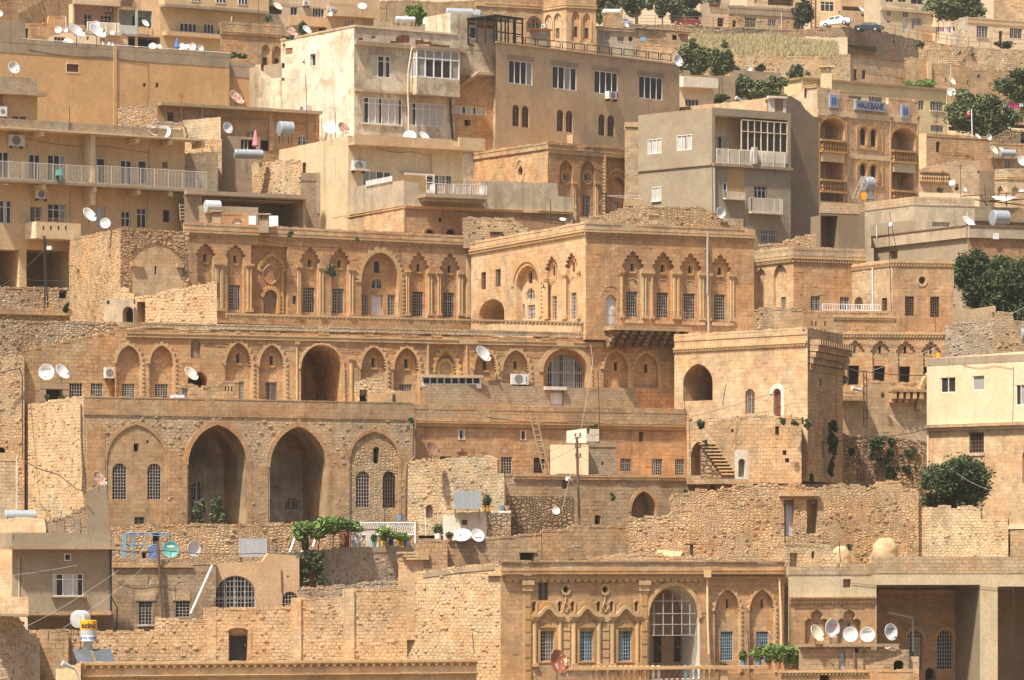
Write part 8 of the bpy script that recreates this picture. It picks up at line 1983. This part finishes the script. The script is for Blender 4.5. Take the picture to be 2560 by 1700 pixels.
for x0,x1,y0,y1,lb in ((558,632,870,992,'left'),(1219,1291,968,1085,'right')):
    s2=thing('emblem_sign','small grey panel with a blue emblem on the bank parapet, '+lb,'sign',tuple(f.P(f.U(x0),f.Z(x0,y1),.1)))
    h_=f.Z(x0,y0)-f.Z(x0,y1); bb=board(f,x0,y0,x1,y0,h_,.2,'sign_grey',s2); zc=f.Z(x0,(y0+y1)/2); ub=(f.U(x0)+f.U(x1))/2; ww=(f.U(x1)-f.U(x0))*.5; mb=MB()
    for sx in (-1,1):
        o_=[(ub+sx*ww*.08,zc+h_*.2),(ub+sx*ww*.35,zc+h_*.36),(ub+sx*ww*.6,zc+h_*.2),(ub+sx*ww*.62,zc-h_*.2),(ub+sx*ww*.35,zc-h_*.36),(ub+sx*ww*.08,zc-h_*.2)]
        mb.add([f.P(*q,.215) for q in o_],[tuple(range(6))])
    mb.build('emblem','blue_label',bb)
# ============================================================ cars
def car(x0,x1,yb,D,label,mat,face=1,rz=0,tilt=0):
    a=pt(x0,yb,D); b=pt(x1,yb,D); L0=4.3; s=1.0; c=(a+b)/2
    rt=thing('parked_car',label,'car',tuple(c),'cars parked above the retaining wall'); sc=(b.x-a.x)/L0/abs(math.cos(rz)); 
    prof=[(-2.12,.32),(-2.15,.6),(-2.05,.82),(-1.2,.93),(-.62,1.36),(.75,1.38),(1.35,.98),(2.02,.92),(2.13,.7),(2.1,.32)]
    def ring(y,inset): return [(x*(1 if i in(0,1,2,7,8,9) else .96),y*(1-inset*(1 if i in (4,5) else 0)),z) for i,(x,z) in enumerate(prof)]
    mb=MB(); k=len(prof); A1_=ring(-.8,.22); B1_=ring(.8,.22); mb.add(A1_+B1_,[tuple(range(k)),tuple(range(2*k-1,k-1,-1))]+[(i,i+k,(i+1)%k+k,(i+1)%k) for i in range(k)])
    body=mb.build('body',mat,rt)
    for sy in(-1,1):
        gm=MB()
        for q in ([(-1.0,.95),(-.62,1.29),(-.05,1.31),(-.05,.95)],[(.03,.95),(.03,1.31),(.66,1.3),(1.1,.96)]):
            gm.add([(x,sy*(.8-.176*((z-.93)/.45))+sy*.012,z) for x,z in q],[(0,1,2,3)])
        gm.build('side_window','glass',rt)
    gm=MB(); gm.add([(-1.17,-.68,.965),(-1.17,.68,.965),(-.68,.58,1.34),(-.68,-.58,1.34)],[(0,1,2,3)]); gm.build('windscreen','glass',rt)
    gm=MB(); gm.add([(1.32,-.68,1.02),(1.32,.68,1.02),(.82,.58,1.36),(.82,-.58,1.36)],[(0,1,2,3)]); gm.build('rear_window','glass',rt)
    for sx in(-1.35,1.3):
        for sy in (-.78,.78):
            wm=MB(); M=Matrix.Translation((sx,sy,.31))@Matrix.Rotation(R(90),4,'X'); wm.lathe([(.001,-.1),(.2,-.1),(.31,-.08),(.31,.08),(.2,.1),(.001,.1)],14,M); W=wm.build('wheel','rubber',rt); hm=MB(); hm.lathe([(.001,-.115),(.17,-.11),(.17,.11),(.001,.115)],10,M); hm.build('rim','galv_light',W)
    for sy in (-.6,.6): hm=MB(); hm.box(-2.17,sy-.15,.6,-2.05,sy+.15,.75); hm.build('headlight','white',rt); hm=MB(); hm.box(2.05,sy-.15,.68,2.16,sy+.15,.82); hm.build('tail_light','red_label',rt)
    rt.scale=(sc*face,sc,sc); rt.rotation_euler=(0,tilt,rz)
    for ch in rt.children_recursive: ch.matrix_parent_inverse=Matrix.Identity(4)
    return rt
T(3,0); car(505,765,246,511.5,'white saloon car parked at the edge of the retaining wall','car_white',1,R(-22),R(-4)); car(815,1045,292,513.5,'dark saloon car parked behind the wall right of the white car','car_dark',1,R(-25),R(3))
T(2,0); car(1505,1735,243,512.5,'dark red saloon car parked under the trees','car_red',1,R(8)); car(960,1112,224,513,'pale blue car half hidden by the square ashlar hut','car_blue',-1,R(10))
# road, railing
mb=MB(); T(2,0)
P=[pt(x,y,D) for x,y,D in ((950,231,511.5),(2361+1000,262,511.5),(2361+1000,262,528),(950,231,528))]
zr=[p.z for p in P]
mb.add([(P[0].x,P[0].y,zr[0]-.15),(P[1].x,P[1].y,zr[0]-.6),(P[2].x,P[2].y,zr[0]-.6),(P[3].x,P[3].y,zr[0]-.15)],[(0,1,2,3)]); m_plain('asphalt',(.12,.11,.1),rough=.95)
tag(mb.build('road','asphalt'),'narrow asphalt road behind the retaining wall',None,None,'structure')
def fence(pts,D,h,label,sp=1.6,mat='bar_brown',rails=3):
    rt=thing('metal_railing',label,'railing',tuple(pt(pts[0][0],pts[0][1],D)))
    P=[pt(x,y,D) for x,y in pts]; mb=MB()
    for a,b in zip(P[:-1],P[1:]):
        k=max(1,int((b-a).length/sp))
        for i in range(k):
            c=a.lerp(b,i/k); pm=MB(); pm.box(c.x-.04,c.y-.04,c.z-.1,c.x+.04,c.y+.04,c.z+h); pm.build('post',mat,rt)
        for j in range(rails): z=Vector((0,0,h*(j+1)/rails)); mb.tube([a+z,b+z],.025,n=4)
    mb.build('rail',mat,rt)
fence([(1040,222),(1600,236),(2361,255)],510.9,1.15,'rusty metal railing along the road above the retaining wall',3.2)
T(3,0); fence([(0,258),(350,262)],547,1.1,'railing in front of the grilled windows at the top',2.5); fence([(1045,290),(1300,335),(1550,385),(1850,420),(2361,440)],504.9,1.05,'railing along the lower lane in front of the cream house',1.6,rails=2)
# dry grass slope (uncountable)
T(2,0)
gm=MB(); 
for _ in range(16000):
    x=random.uniform(1640,2361+640); 
    top=330 if x<2361 else 330+(x-2361)*.12; bot=520 if x>2000 else 400+ (x-1640)*.33
    y=random.uniform(top,bot); D=511.3-(y-310)*.085
    c=pt(x,y,D); c.z-=.15; s=random.uniform(.35,.8); a=random.uniform(0,6.28); lean=Vector((random.gauss(.12,.2),random.gauss(0,.15),0))*s
    w_=Vector((math.cos(a),math.sin(a),0))*.07
    gm.add([c-w_,c+w_,c+lean+Vector((0,0,s))],[(0,1,2)])
tag(gm.build('dry_grass','leaf_dry'),'pale dry grass covering the slope below the road wall','grass',None,'stuff')
mb=MB(); nx=60
for j in range(14):
    for i in range(nx):
        x=1560+i*26; y=325+j*17; D=511.3-(y-310)*.085; c=pt(x,y,D); mb.v.append((c.x,c.y,c.z-.25+random.uniform(-.12,.12)))
for j in range(13):
    for i in range(nx-1): a=j*nx+i; mb.f.append([a,a+1,a+nx+1,a+nx]); mb.m.append(0)
tag(mb.build('grass_slope','dry_earth',smooth=True),'sloping earth bank under the dry grass',None,None,'structure')
# ============================================================ assorted things
def parasol(x,yt,yb,D,label,mat):
    t=pt(x,yt,D); b=pt(x,yb,D); rt=thing('folded_parasol',label,'parasol',tuple(b)); h=t.z-b.z; mb=MB()
    mb.lathe([(.001,h),(.05,h*.97),(.12,h*.8),(.2,h*.5),(.3,h*.22),(.26,h*.16),(.06,h*.15)],9,Matrix.Translation(b)); mb.build('canopy',mat,rt); mb=MB(); mb.tube([b,t+Vector((0,0,.1))],.03,n=6); mb.build('pole','metal_dark',rt)
T(1,0); parasol(-5,1195,1380,362,'closed pink parasol beside the long grey tank','pink_cloth')
T(0,0); parasol(1632,345,465,404.2,'closed blue parasol behind the long grey parapet','blue_cloth')
for x,lb in ((950,'left'),(1010,'right')):
    a=pt(x,420,404); o=thing('roof_vent','small white capped roof vent on the grey parapet, '+lb,'vent',tuple(a)); mb=MB(); mb.tube([a,a+Vector((0,0,.45))],.07,n=8); mb.build('pipe','white',o); mb=MB(); mb.lathe([(.14,.45),(.12,.55),(.001,.6)],8,Matrix.Translation(a)); mb.build('cap','metal_dark',o)
T(3,0)
fg=thing('flag','red flag with white crescent on a white pole under the spreading tree','flag',tuple(pt(1884,1262,398))); mb=MB(); mb.tube([pt(1884,1265,398),pt(1877,1008,398)],.05,n=6); mb.build('pole','white',fg)
mb=MB(); n_=8; a=pt(1876,1012,398); w_=52/zm(398); h_=50/zm(398)
for i in range(n_):
    y0=.08*math.sin(i*1.1); y1=.08*math.sin((i+1)*1.1); mb.quad((a.x-w_*i/n_,a.y+y0,a.z-h_-.03*i),(a.x-w_*(i+1)/n_,a.y+y1,a.z-h_-.03*(i+1)),(a.x-w_*(i+1)/n_,a.y+y1,a.z-.03*(i+1)),(a.x-w_*i/n_,a.y+y0,a.z-.03*i))
fc=mb.build('cloth','red_paint',fg); mb=MB(); cx,cz=a.x-w_*.45,a.z-h_*.55
k=14; pts=[(cx+.17*math.cos(t),cz+.17*math.sin(t)) for t in [math.pi*(.2+1.6*i/k) for i in range(k+1)]]+[(cx+.05+.13*math.cos(t),cz+.13*math.sin(t)) for t in [math.pi*(1.75-1.5*i/k) for i in range(k+1)]]
for i in range(k): mb.add([(pts[i][0],a.y-.1,pts[i][1]),(pts[i+1][0],a.y-.1,pts[i+1][1]),(pts[2*k-i][0],a.y-.1,pts[2*k-i][1]),(pts[2*k+1-i][0],a.y-.1,pts[2*k+1-i][1])],[(0,1,2,3)])
mb.build('crescent','white',fc)
def ladder(a,b,w,D,D2,n,label,mat='wood_grey'):
    A_=pt(*a,D2); B2=pt(*b,D); rt=thing('ladder',label,'ladder',tuple(B2)); s=w/zm(D); 
    for q in (0,s): mb=MB(); mb.tube([A_+Vector((q,0,0)),B2+Vector((q,0,0))],.045,n=5); mb.build('side_rail',mat,rt)
    for i in range(n): c=A_.lerp(B2,(i+.5)/n); mb=MB(); mb.tube([c,c+Vector((s,0,0))],.04,n=5); mb.build('rung',mat,rt)
T(2,2); ladder((165,690),(290,1228),58,305.8,307,10,'tall wooden ladder leaning on the ashlar house')
T(0,1); ladder((1655,310),(1665,470),48,350,350.4,5,'brown ladder frame left of a pair by the dark shed','wood_grey'); ladder((1757,298),(1762,470),52,350,350.4,6,'brown ladder frame right of a pair by the dark shed','wood_grey')
T(3,1); ladder((865,55),(775,270),40,339,340.8,6,'narrow ladder leaning on the tank stand before the bank','wood_grey')
o=thing('drum','orange painted drum under the tank before the bank','drum',tuple(pt(880,272,340))); mb=MB(); c=pt(880,242,339.6); mb.lathe([(.001,-.25),(.3,-.25),(.31,.25),(.001,.25)],16,Matrix.Translation(c)@Matrix.Rotation(R(90),4,'X')); mb.build('body','orange_paint',o)
o=thing('solar_heater','dark blue solar panel under the tank before the bank','solar heater',tuple(pt(940,275,340))); mb=MB(); a=pt(905,275,339);b=pt(980,275,339);c=pt(965,220,340.5);d=pt(910,220,340.5); n_=Vector((0,-.05,.05)); mb.hexa([a,b,c,d,a+n_,b+n_,c+n_,d+n_]); mb.build('panel','solar',o)
# chimneys
def chimney(x0,y0,x1,y1,D,label,mat='concrete',cap=True):
    a=pt(x0,y1,D); b=pt(x1,y0,D); w=b.x-a.x; rt=thing('chimney',label,'chimney',tuple(a)); mb=MB(); mb.box(a.x,a.y,a.z-.5,b.x,a.y+w,b.z); mb.build('stack',mat,rt)
    if cap:
        mb=MB(); h=.3*w
        for x in (a.x,b.x-w*.2): mb.box(x,a.y,b.z,x+w*.2,a.y+w,b.z+h)
        mb.box(a.x+w*.42,a.y,b.z,a.x+w*.58,a.y+w,b.z+h); mb.build('smoke_holes',mat,rt); mb=MB(); mb.box(a.x-w*.25,a.y-w*.25,b.z+h+.002,b.x+w*.25,a.y+w*1.25,b.z+h+.12); mb.build('cap',mat,rt)
T(2,1); chimney(1267,445,1340,530,327,'small concrete chimney with side holes before the rubble roof mound')
T(0,1); chimney(1955,415,2042,490,342,'squat grey chimney on the mansion roof, left','concrete')
T(1,1); chimney(25,445,118,520,341,'squat grey chimney between two white panels on the mansion roof','concrete'); chimney(2175,600,2258,640,341.5,'small brown chimney on the rubble rooftop wall','concrete')
T(3,0); chimney(490,655,585,810,423,'tall cream chimney with a dark metal hood on the yellow building','plaster_yellow')
T(1,0)
o=thing('red_chimney','tapered red chimney on the soiled block roof','chimney',tuple(pt(1712,295,378))); a=pt(1712,300,378); k=zm(378); mb=MB(); h=148/k
mb.hexa([(a.x-55/k,a.y-.5,a.z),(a.x+55/k,a.y-.5,a.z),(a.x+55/k,a.y+.5,a.z),(a.x-55/k,a.y+.5,a.z),(a.x-36/k,a.y-.3,a.z+h),(a.x+36/k,a.y-.3,a.z+h),(a.x+36/k,a.y+.3,a.z+h),(a.x-36/k,a.y+.3,a.z+h)]); mb.build('stack','red_chimney',o)
T(0,1)
for x0,x1,c_,lb in ((2295,2361,0,'left'),(2361+120,2361+205,0,'right')):
    a=pt(x0,500,342.5); b=pt(x1,425,342.5); o=thing('white_box','white metal box on the mansion roof, '+lb+' of the grey chimney','box',tuple(a)); mb=MB(); mb.box(a.x,a.y,a.z-.4,b.x,a.y+.5,b.z); mb.build('sheet','white',o)
# boulders
def boulder(x0,y0,x1,y1,D,label):
    a=pt(x0,y1,D); b=pt(x1,y0,D); c=(a+b)/2; rx=(b.x-a.x)/2; rz=(b.z-a.z); rt=thing('boulder',label,'boulder',(c.x,c.y,a.z)); mb=MB(); n=20; m=10; vs=[];fs=[]
    for i in range(m+1):
        for j in range(n):
            th=math.pi/2*i/m; ph=2*math.pi*j/n; k=1+.07*math.sin(3*ph+i)+.05*math.sin(5*ph-2*i); p=Vector((math.cos(th)**.7*math.cos(ph)*rx*k+ .12*rx*math.sin(th),math.cos(th)**.7*math.sin(ph)*rx*.8*k,math.sin(th)*rz)); vs.append((c.x+p.x,c.y+p.y,a.z+p.z))
    for i in range(m):
        for j in range(n): fs.append((i*n+j,i*n+(j+1)%n,(i+1)*n+(j+1)%n,(i+1)*n+j))
    mb.add(vs,fs); mb.build('rock','boulder',rt,smooth=True)
T(3,3); boulder(950,255,1190,440,284.5,'large rounded pale boulder below the ruin'); boulder(575,330,755,490,283,'smaller pale boulder left of the large one')
T(2,3)
o=thing('stone_slab','broken sloping pale slab on the rubble wall','stone slab',tuple(pt(1310,440,286))); a=pt(1305,445,285.5);b=pt(1540,440,285.5);c=pt(1600,355,287.5);d=pt(1345,360,287.5); n_=Vector((0,0,-.15)); mb=MB(); mb.hexa([a+n_,b+n_,c+n_,d+n_,a,b,c,d]); mb.build('slab','boulder',o)
o=thing('flue','black flue pipe with a flat cap on the rubble strip','flue',tuple(pt(1655,430,285))); mb=MB(); a=pt(1655,435,285); mb.tube([a,a+Vector((0,0,.9))],.11,n=8); mb.build('pipe','metal_dark',o); mb=MB(); mb.box(a.x-.45,a.y-.2,a.z+.85,a.x+.45,a.y+.2,a.z+.95); mb.build('cap','metal_dark',o)
T(1,2)
o=thing('flue','black flue standing on the crumbling terrace wall','flue',tuple(pt(1272,600,309.5))); mb=MB(); a=pt(1272,600,309.5); mb.tube([a,a+Vector((0,0,.55)),a+Vector((0,0,.8))],.14,.1,8); mb.build('pipe','metal_dark',o)
# stones on hut roof
T(3,3)
for i in range(14):
    x=1095+random.uniform(0,105); y=1288-random.uniform(0,38)*(1-abs(x-1148)/70); c=pt(x,y,269.2); o=thing('stone','pale loose stone in the small pile on the hut roof','stone',tuple(c),'loose stones on the hut roof'); mb=MB(); mb.lathe([(.001,-.1),(.13,-.07),(.18,.0),(.12,.08),(.001,.11)],7,Matrix.Translation(c)@Matrix.Rotation(random.random()*3,4,'Z')@Matrix.Rotation(.4,4,'X')); mb.build('rock','boulder',o)
# pots, buckets, drums
def pot(x0,y0,x1,y1,D,label,mat,leafm=None,ph=0,name='flower_pot',cat='pot'):
    a=pt((x0+x1)/2,y1,D); w=(pt(x1,y1,D).x-pt(x0,y1,D).x)/2; h=pt(x0,y0,D).z-pt(x0,y1,D).z; rt=thing(name,label,cat,tuple(a),'pots and tubs on the terraces'); mb=MB(); mb.lathe([(.001,0),(w*.85,0),(w*.95,h*.5),(w,h*.96),(w*1.05,h),(w*.85,h*.98),(w*.85,h*.8),(.001,h*.8)],14,Matrix.Translation(a)); mb.build('tub',mat,rt)
    if leafm: k=zm(D); mb=MB(); leaves(mb,[((a.x,a.y,a.z+h+ph/k*.45),w*1.3,w*1.2,ph/k*.6)],600,.08); mb.build('foliage',leafm,rt)
T(1,3)
for a in ((1645,212,1712,275,297.5,'white tub with a red flowering bush on the stone wall','white','leaf_mid',75),(1760,250,1808,292,297,'dark pot with green plant beside the red flowers','terracotta','leaf_mid',40),(1212,232,1272,326,292,'blue plastic barrel on the vine terrace','blue_plastic',None,0),(1070,280,1105,340,291.8,'small light blue bucket left of the blue barrel','lightblue','leaf_mid',45),(1108,295,1142,338,291.7,'white bucket left of the blue barrel','white',None,0),(1150,280,1205,335,291.9,'brown rusty tin tub touching the blue barrel','yellow','leaf_bright',70),(1305,275,1360,332,292,'rusty ochre tub right of the blue barrel','yellow','leaf_mid',50),(1362,275,1402,332,292,'pale blue tin right of the ochre tub','lightblue','leaf_bright',30),(1406,278,1450,332,292,'whitish tin rightmost on the vine terrace','dish_cream',None,0),(1300,42,1362,100,299,'light blue bucket below the bent drainpipe','lightblue',None,0)): pot(*a)
T(1,2); pot(2105,1525,2155,1568+12,300,'yellow tin pot beside the square grey tank','yellow','leaf_mid',90); pot(2240,1525,2285,1575,300,'pale blue tin, left of a pair by the yellow pot','lightblue'); pot(2295,1525,2345,1575,300,'pale rusty tin, right of a pair by the yellow pot','dish_rusty')
T(2,3); pot(2108,1385,2160,1442,275.6,'pale blue tin with leafy plant on the balustrade, left','lightblue','leaf_mid',80); pot(2242,1380,2300,1440,275.6,'blue and white tin on the balustrade, right','lightblue','leaf_mid',60); 
T(3,3); pot(-15,1405,25,1470,274.5,'terracotta pot with green plant at the left of the vine','terracotta','leaf_mid',60); pot(68,1400,118,1466,274.5,'terracotta pot with green plant second from left below the vine','terracotta','leaf_mid',60); 
a=pt(182,1490,271.5); b=pt(310,1422,271.5); o=thing('tin_box','rusty pale tin planter below the vine','planter',tuple(a)); mb=MB(); mb.box(a.x,a.y,a.z,b.x,a.y+.7,b.z); mb.build('box','dish_rusty',o)
T(3,2); pot(1552,118,1588,160,302,'yellow plastic can on the cream house roof','yellow')
T(0,1)
for x,lb in ((120,'left'),):
    a=pt(505,95,350.6); o=thing('plastic_chair','teal plastic chair on the long balcony','chair',tuple(a)); 
    mb=MB(); mb.box(a.x,a.y,a.z+.4,a.x+.5,a.y+.5,a.z+.45); mb.build('seat','dish_teal',o); mb=MB(); mb.box(a.x,a.y+.45,a.z+.45,a.x+.5,a.y+.5,a.z+.9); mb.build('backrest','dish_teal',o)
    for i in (0,.45):
        for j in (0,.45): mb=MB(); mb.box(a.x+i,a.y+j,a.z,a.x+i+.05,a.y+j+.05,a.z+.4); mb.build('leg','dish_teal',o)
# boards, lattice, doors on the vine terrace
T(1,3)
def plank(p,D,label,mat='white',w=.12,name='board',cat='board'):
    a=pt(*p[0],D); b=pt(*p[1],D+.4); o=thing(name,label,cat,tuple(a)); mb=MB(); d=Vector((w,0,0)); y=Vector((0,.06,0)); mb.hexa([a,a+d,a+d+y,a+y,b,b+d,b+d+y,b+y]); mb.build('plank',mat,o)
plank(((300,385),(395,130)),291.6,'white plank leaning left of the vine'); plank(((412,390),(470,130)),291.7,'white plank leaning right of the first one under the vine'); plank(((510,350),(545,240)),291.8,'short cream plank leaning behind the vine stem'); plank(((625,370),(655,250)),291.8,'thin grey stick leaning right of the vine stem','wood_grey',.06)
def sheet(x0,y0,x1,y1,D,label,mat,name='sheet',cat='panel',th=.06): 
    a=pt(x0,y1,D); b=pt(x1,y0,D); o=thing(name,label,cat,tuple(a)); mb=MB(); mb.box(a.x,a.y,a.z,b.x,a.y+th,b.z); mb.build('panel',mat,o); return o
sheet(770,195,862,352,292,'rusty red sheet-metal door on the vine terrace','rusty_sheet','metal_door','door'); sheet(478,560,552,708,290.6,'red-orange door behind the hanging vine','red_chimney','door','door',.1); sheet(885,215,970,355,291.9,'white board left of the lattice fence','dish_white'); sheet(1010,190,1100,335,292.3,'white curtain-like board behind the tubs','curtain_pale')
lf=thing('lattice_fence','white metal lattice fence behind the flower tubs','fence',tuple(pt(960,250,292.6))); mb=MB()
a=pt(965,240,292.6); b=pt(1472,122,292.6)
for z in (a.z+.1,b.z): mb.tube([(a.x,a.y,z),(b.x,a.y,z)],.04,n=4)
k=24
for i in range(k):
    x=a.x+(b.x-a.x)*i/k; x2=a.x+(b.x-a.x)*(i+1)/k; mb.tube([(x,a.y,a.z+.1),(x2,a.y,b.z)],.018,n=4); mb.tube([(x2,a.y,a.z+.1),(x,a.y,b.z)],.018,n=4)
mb.build('lattice','frame_white',lf)
for x in (a.x,(a.x+b.x)/2,b.x): mb=MB(); mb.box(x-.05,a.y-.05,a.z-.5,x+.05,a.y+.05,b.z+.05); mb.build('post','frame_white',lf)
T(0,3)
bf=thing('blue_frame','blue iron gate frame and trellis on the terrace behind the leaning pole','gate frame',tuple(pt(1130,445,294)))
for x0,x1 in ((1130,1165),(1215,1232)): 
    a=pt(x0,445,294); b=pt(x1,215 if x0<1200 else 200,294); mb=MB(); mb.box(a.x,a.y,a.z,b.x,a.y+.08,b.z); mb.build('post','lightblue',bf)
mb=MB()
for y in (212,235,318): mb.tube([pt(1165,y,294),pt(1565,y,294)],.04,n=4)
mb.tube([pt(1565,205,294),pt(1565,300,294)],.04,n=4); mb.build('rail','lightblue',bf)
a=pt(1372,448,295); b=pt(1450,325,295); o=thing('blue_door','blue arched door left of the leaning pole','door',tuple(a)); mb=MB(); oo=outline('a',a.x,b.x,a.z,b.z); k=len(oo); mb.add([(u,a.y,z) for u,z in oo]+[(u,a.y+.1,z) for u,z in oo],[tuple(range(k))]+[(i,i+k,(i+1)%k+k,(i+1)%k) for i in range(k)]); mb.build('leaf','blue_cloth',o)
# laundry
def laundry(x0,x1,y,D,label,cols,drop=50):
    a=pt(x0,y,D); b=pt(x1,y,D); o=thing('laundry_line',label,'laundry line',tuple(a)); mb=MB(); mb.tube([a,b],.015,n=4); mb.build('line','metal_dark',o); k=len(cols); k2=zm(D)
    for i,m in enumerate(cols):
        t0=(i+.1)/k; t1=(i+.85)/k; p=a.lerp(b,t0); q=a.lerp(b,t1); h=drop/k2*random.uniform(.6,1); gm=MB(); n=4
        for j in range(n):
            u=p.lerp(q,j/n); v=p.lerp(q,(j+1)/n); u.y+=.05*(j%2); v.y+=.05*((j+1)%2); gm.quad((u.x,u.y,u.z-h),(v.x,v.y,v.z-h),tuple(v),tuple(u))
        gm.build('cloth',m,o)
T(3,0); laundry(1545,1725,250,537,'line of dark and coloured washing by the low flat house',['blue_cloth','metal_dark','red_label','blue_cloth','white_cloth','pink_cloth','blue_cloth','white_cloth','metal_dark'],60); laundry(2150,2361,950,412,'short washing line with magenta and white cloth at the right edge',['white_cloth','magenta_cloth','magenta_cloth','white_cloth'],50)
# awning frame
T(3,1)
aw=thing('awning','sagging white awning cloth on a rusty roof frame at the right edge','awning',tuple(pt(2100,330,353)))
mb=MB()
for a,b in (((1790,240),(2361,205)),((1790,260),(2361,325)),((1960,235),(2020,330)),((2195,205),(2200,335)),((1960,290),(2361,270))): mb.tube([pt(*a,352.5),pt(*b,352.5)],.06,n=5)
mb.build('frame','metal_brown',aw); mb=MB(); n=10; a=pt(2010,232,353); b=pt(2295,240,353)
for i in range(n):
    t0=i/n;t1=(i+1)/n; p=a.lerp(b,t0);q=a.lerp(b,t1); s0=1.9*t0*(1-t0)*1.2; s1=1.9*t1*(1-t1)*1.2; mb.quad(p-Vector((0,1.5,s0)),q-Vector((0,1.5,s1)),q+Vector((0,1,0)),p+Vector((0,1,0)))
mb.build('cloth','white_cloth',aw)
# bundles on hut
T(2,0)
OR=['first','second','third','fourth','fifth','sixth','seventh']
for i in range(7): c=pt(858+i*23,108,472); o=thing('sack',OR[i]+' small white sack from the left on the ashlar hut roof','sack',tuple(c),'sacks on the hut roof'); mb=MB(); mb.lathe([(.001,-.3),(.3,-.28),(.33,0),(.25,.25),(.001,.32)],8,Matrix.Translation(c)); mb.build('bag','white_cloth',o,smooth=True)
for x0,x1,y0,y1,m,lb in ((1145,1185,350,385,'leaf_bright','green'),(1185,1232,345,380,'lightblue','pale blue')): 
    if m!='leaf_bright': sheet(x0,y0,x1,y1,484,'pale blue tarpaulin bundle on the terrace wall below the road','lightblue','tarpaulin','tarpaulin',.8)
# swifts in flight
def bird(x,y,D,rz,roll,label):
    c=pt(x,y,D); o=thing('swift',label,'bird',tuple(c),'swifts flying over the town'); mb=MB()
    M=Matrix.Translation(c)@Euler((roll,0,rz)).to_matrix().to_4x4()
    mb.lathe([(.001,-.16),(.03,-.1),(.045,0),(.03,.08),(.012,.13),(.03,.22),(.001,.2)],8,M@Matrix.Rotation(R(90),4,'Y'))
    for s in (-1,1):
        w_=[(-.05,0,0),(.05,0,0),(.08,s*.2,.03),(.16,s*.42,.02),(.05,s*.25,.04),(-.02,s*.12,.02)]
        mb.add([M@Vector(v) for v in w_]+[M@(Vector(v)+Vector((0,0,.012))) for v in w_],[(0,1,2,3,4,5),(11,10,9,8,7,6)]+[(i,(i+1)%6,(i+1)%6+6,i+6) for i in range(6)])
    mb.build('body','ink_black',o)
for i,(c_,r_2,x,y,D,rz,rl,lb) in enumerate(((2,1,290,1080,300,.6,.9,'dark swift gliding before the courtyard iwan'),(2,1,1140,1035,300,2.4,.7,'dark swift over the first niche of the balcony wing'),(1,0,440,575,360,.2,.8,'dark swift before the sunlit soiled wall'),(3,0,935,630,455,1.2,1.0,'dark swift left of three above the yellow building'),(3,0,1022,627,455,2.2,.8,'dark swift middle of three above the yellow building'),(3,0,1176,645,455,1.7,.9,'dark swift right of three above the yellow building'),(3,0,780,1382,370,.9,.9,'dark swift before the bank facade'))):
    T(c_,r_2); bird(x,y,D,rz,rl,lb)
# faded writing on the stair wall
T(0,1)
sf=S1[0]; mb=MB()
for i in range(13):
    u=sf.U(1440+i*36); z=sf.Z(1440+i*36,1160-i*6.2); 
    for q in range(4):
        du=random.uniform(-.12,.12); dz=random.uniform(-.3,.1); w=random.choice(((.06,.4),(.3,.07),(.07,.3),(.22,.07))); mb.fbox(sf,u+du,u+du+w[0],z+dz,z+dz+w[1],-.02,.006)
part(sf,mb,'faded_writing','concrete')
# ============================================================ dusty air
mb=MB(); mb.box(-420,-3,-32,420,760,121); hz=mb.build('haze','white'); hz.data.materials.clear()
m=bpy.data.materials.new('haze'); m.use_nodes=True; t=m.node_tree; t.nodes.clear(); o_=t.nodes.new('ShaderNodeOutputMaterial'); v=t.nodes.new('ShaderNodeVolumePrincipled')
v.inputs['Color'].default_value=(1,.92,.8,1); v.inputs['Density'].default_value=.0001; v.inputs['Anisotropy'].default_value=.2; t.links.new(v.outputs[0],o_.inputs['Volume']); hz.data.materials.append(m)
tag(hz,'thin pale dusty haze over the town',None,None,'stuff')
# ============================================================ tidy up
for o in list(SC.objects):
    if '_w' in o: del o['_w']
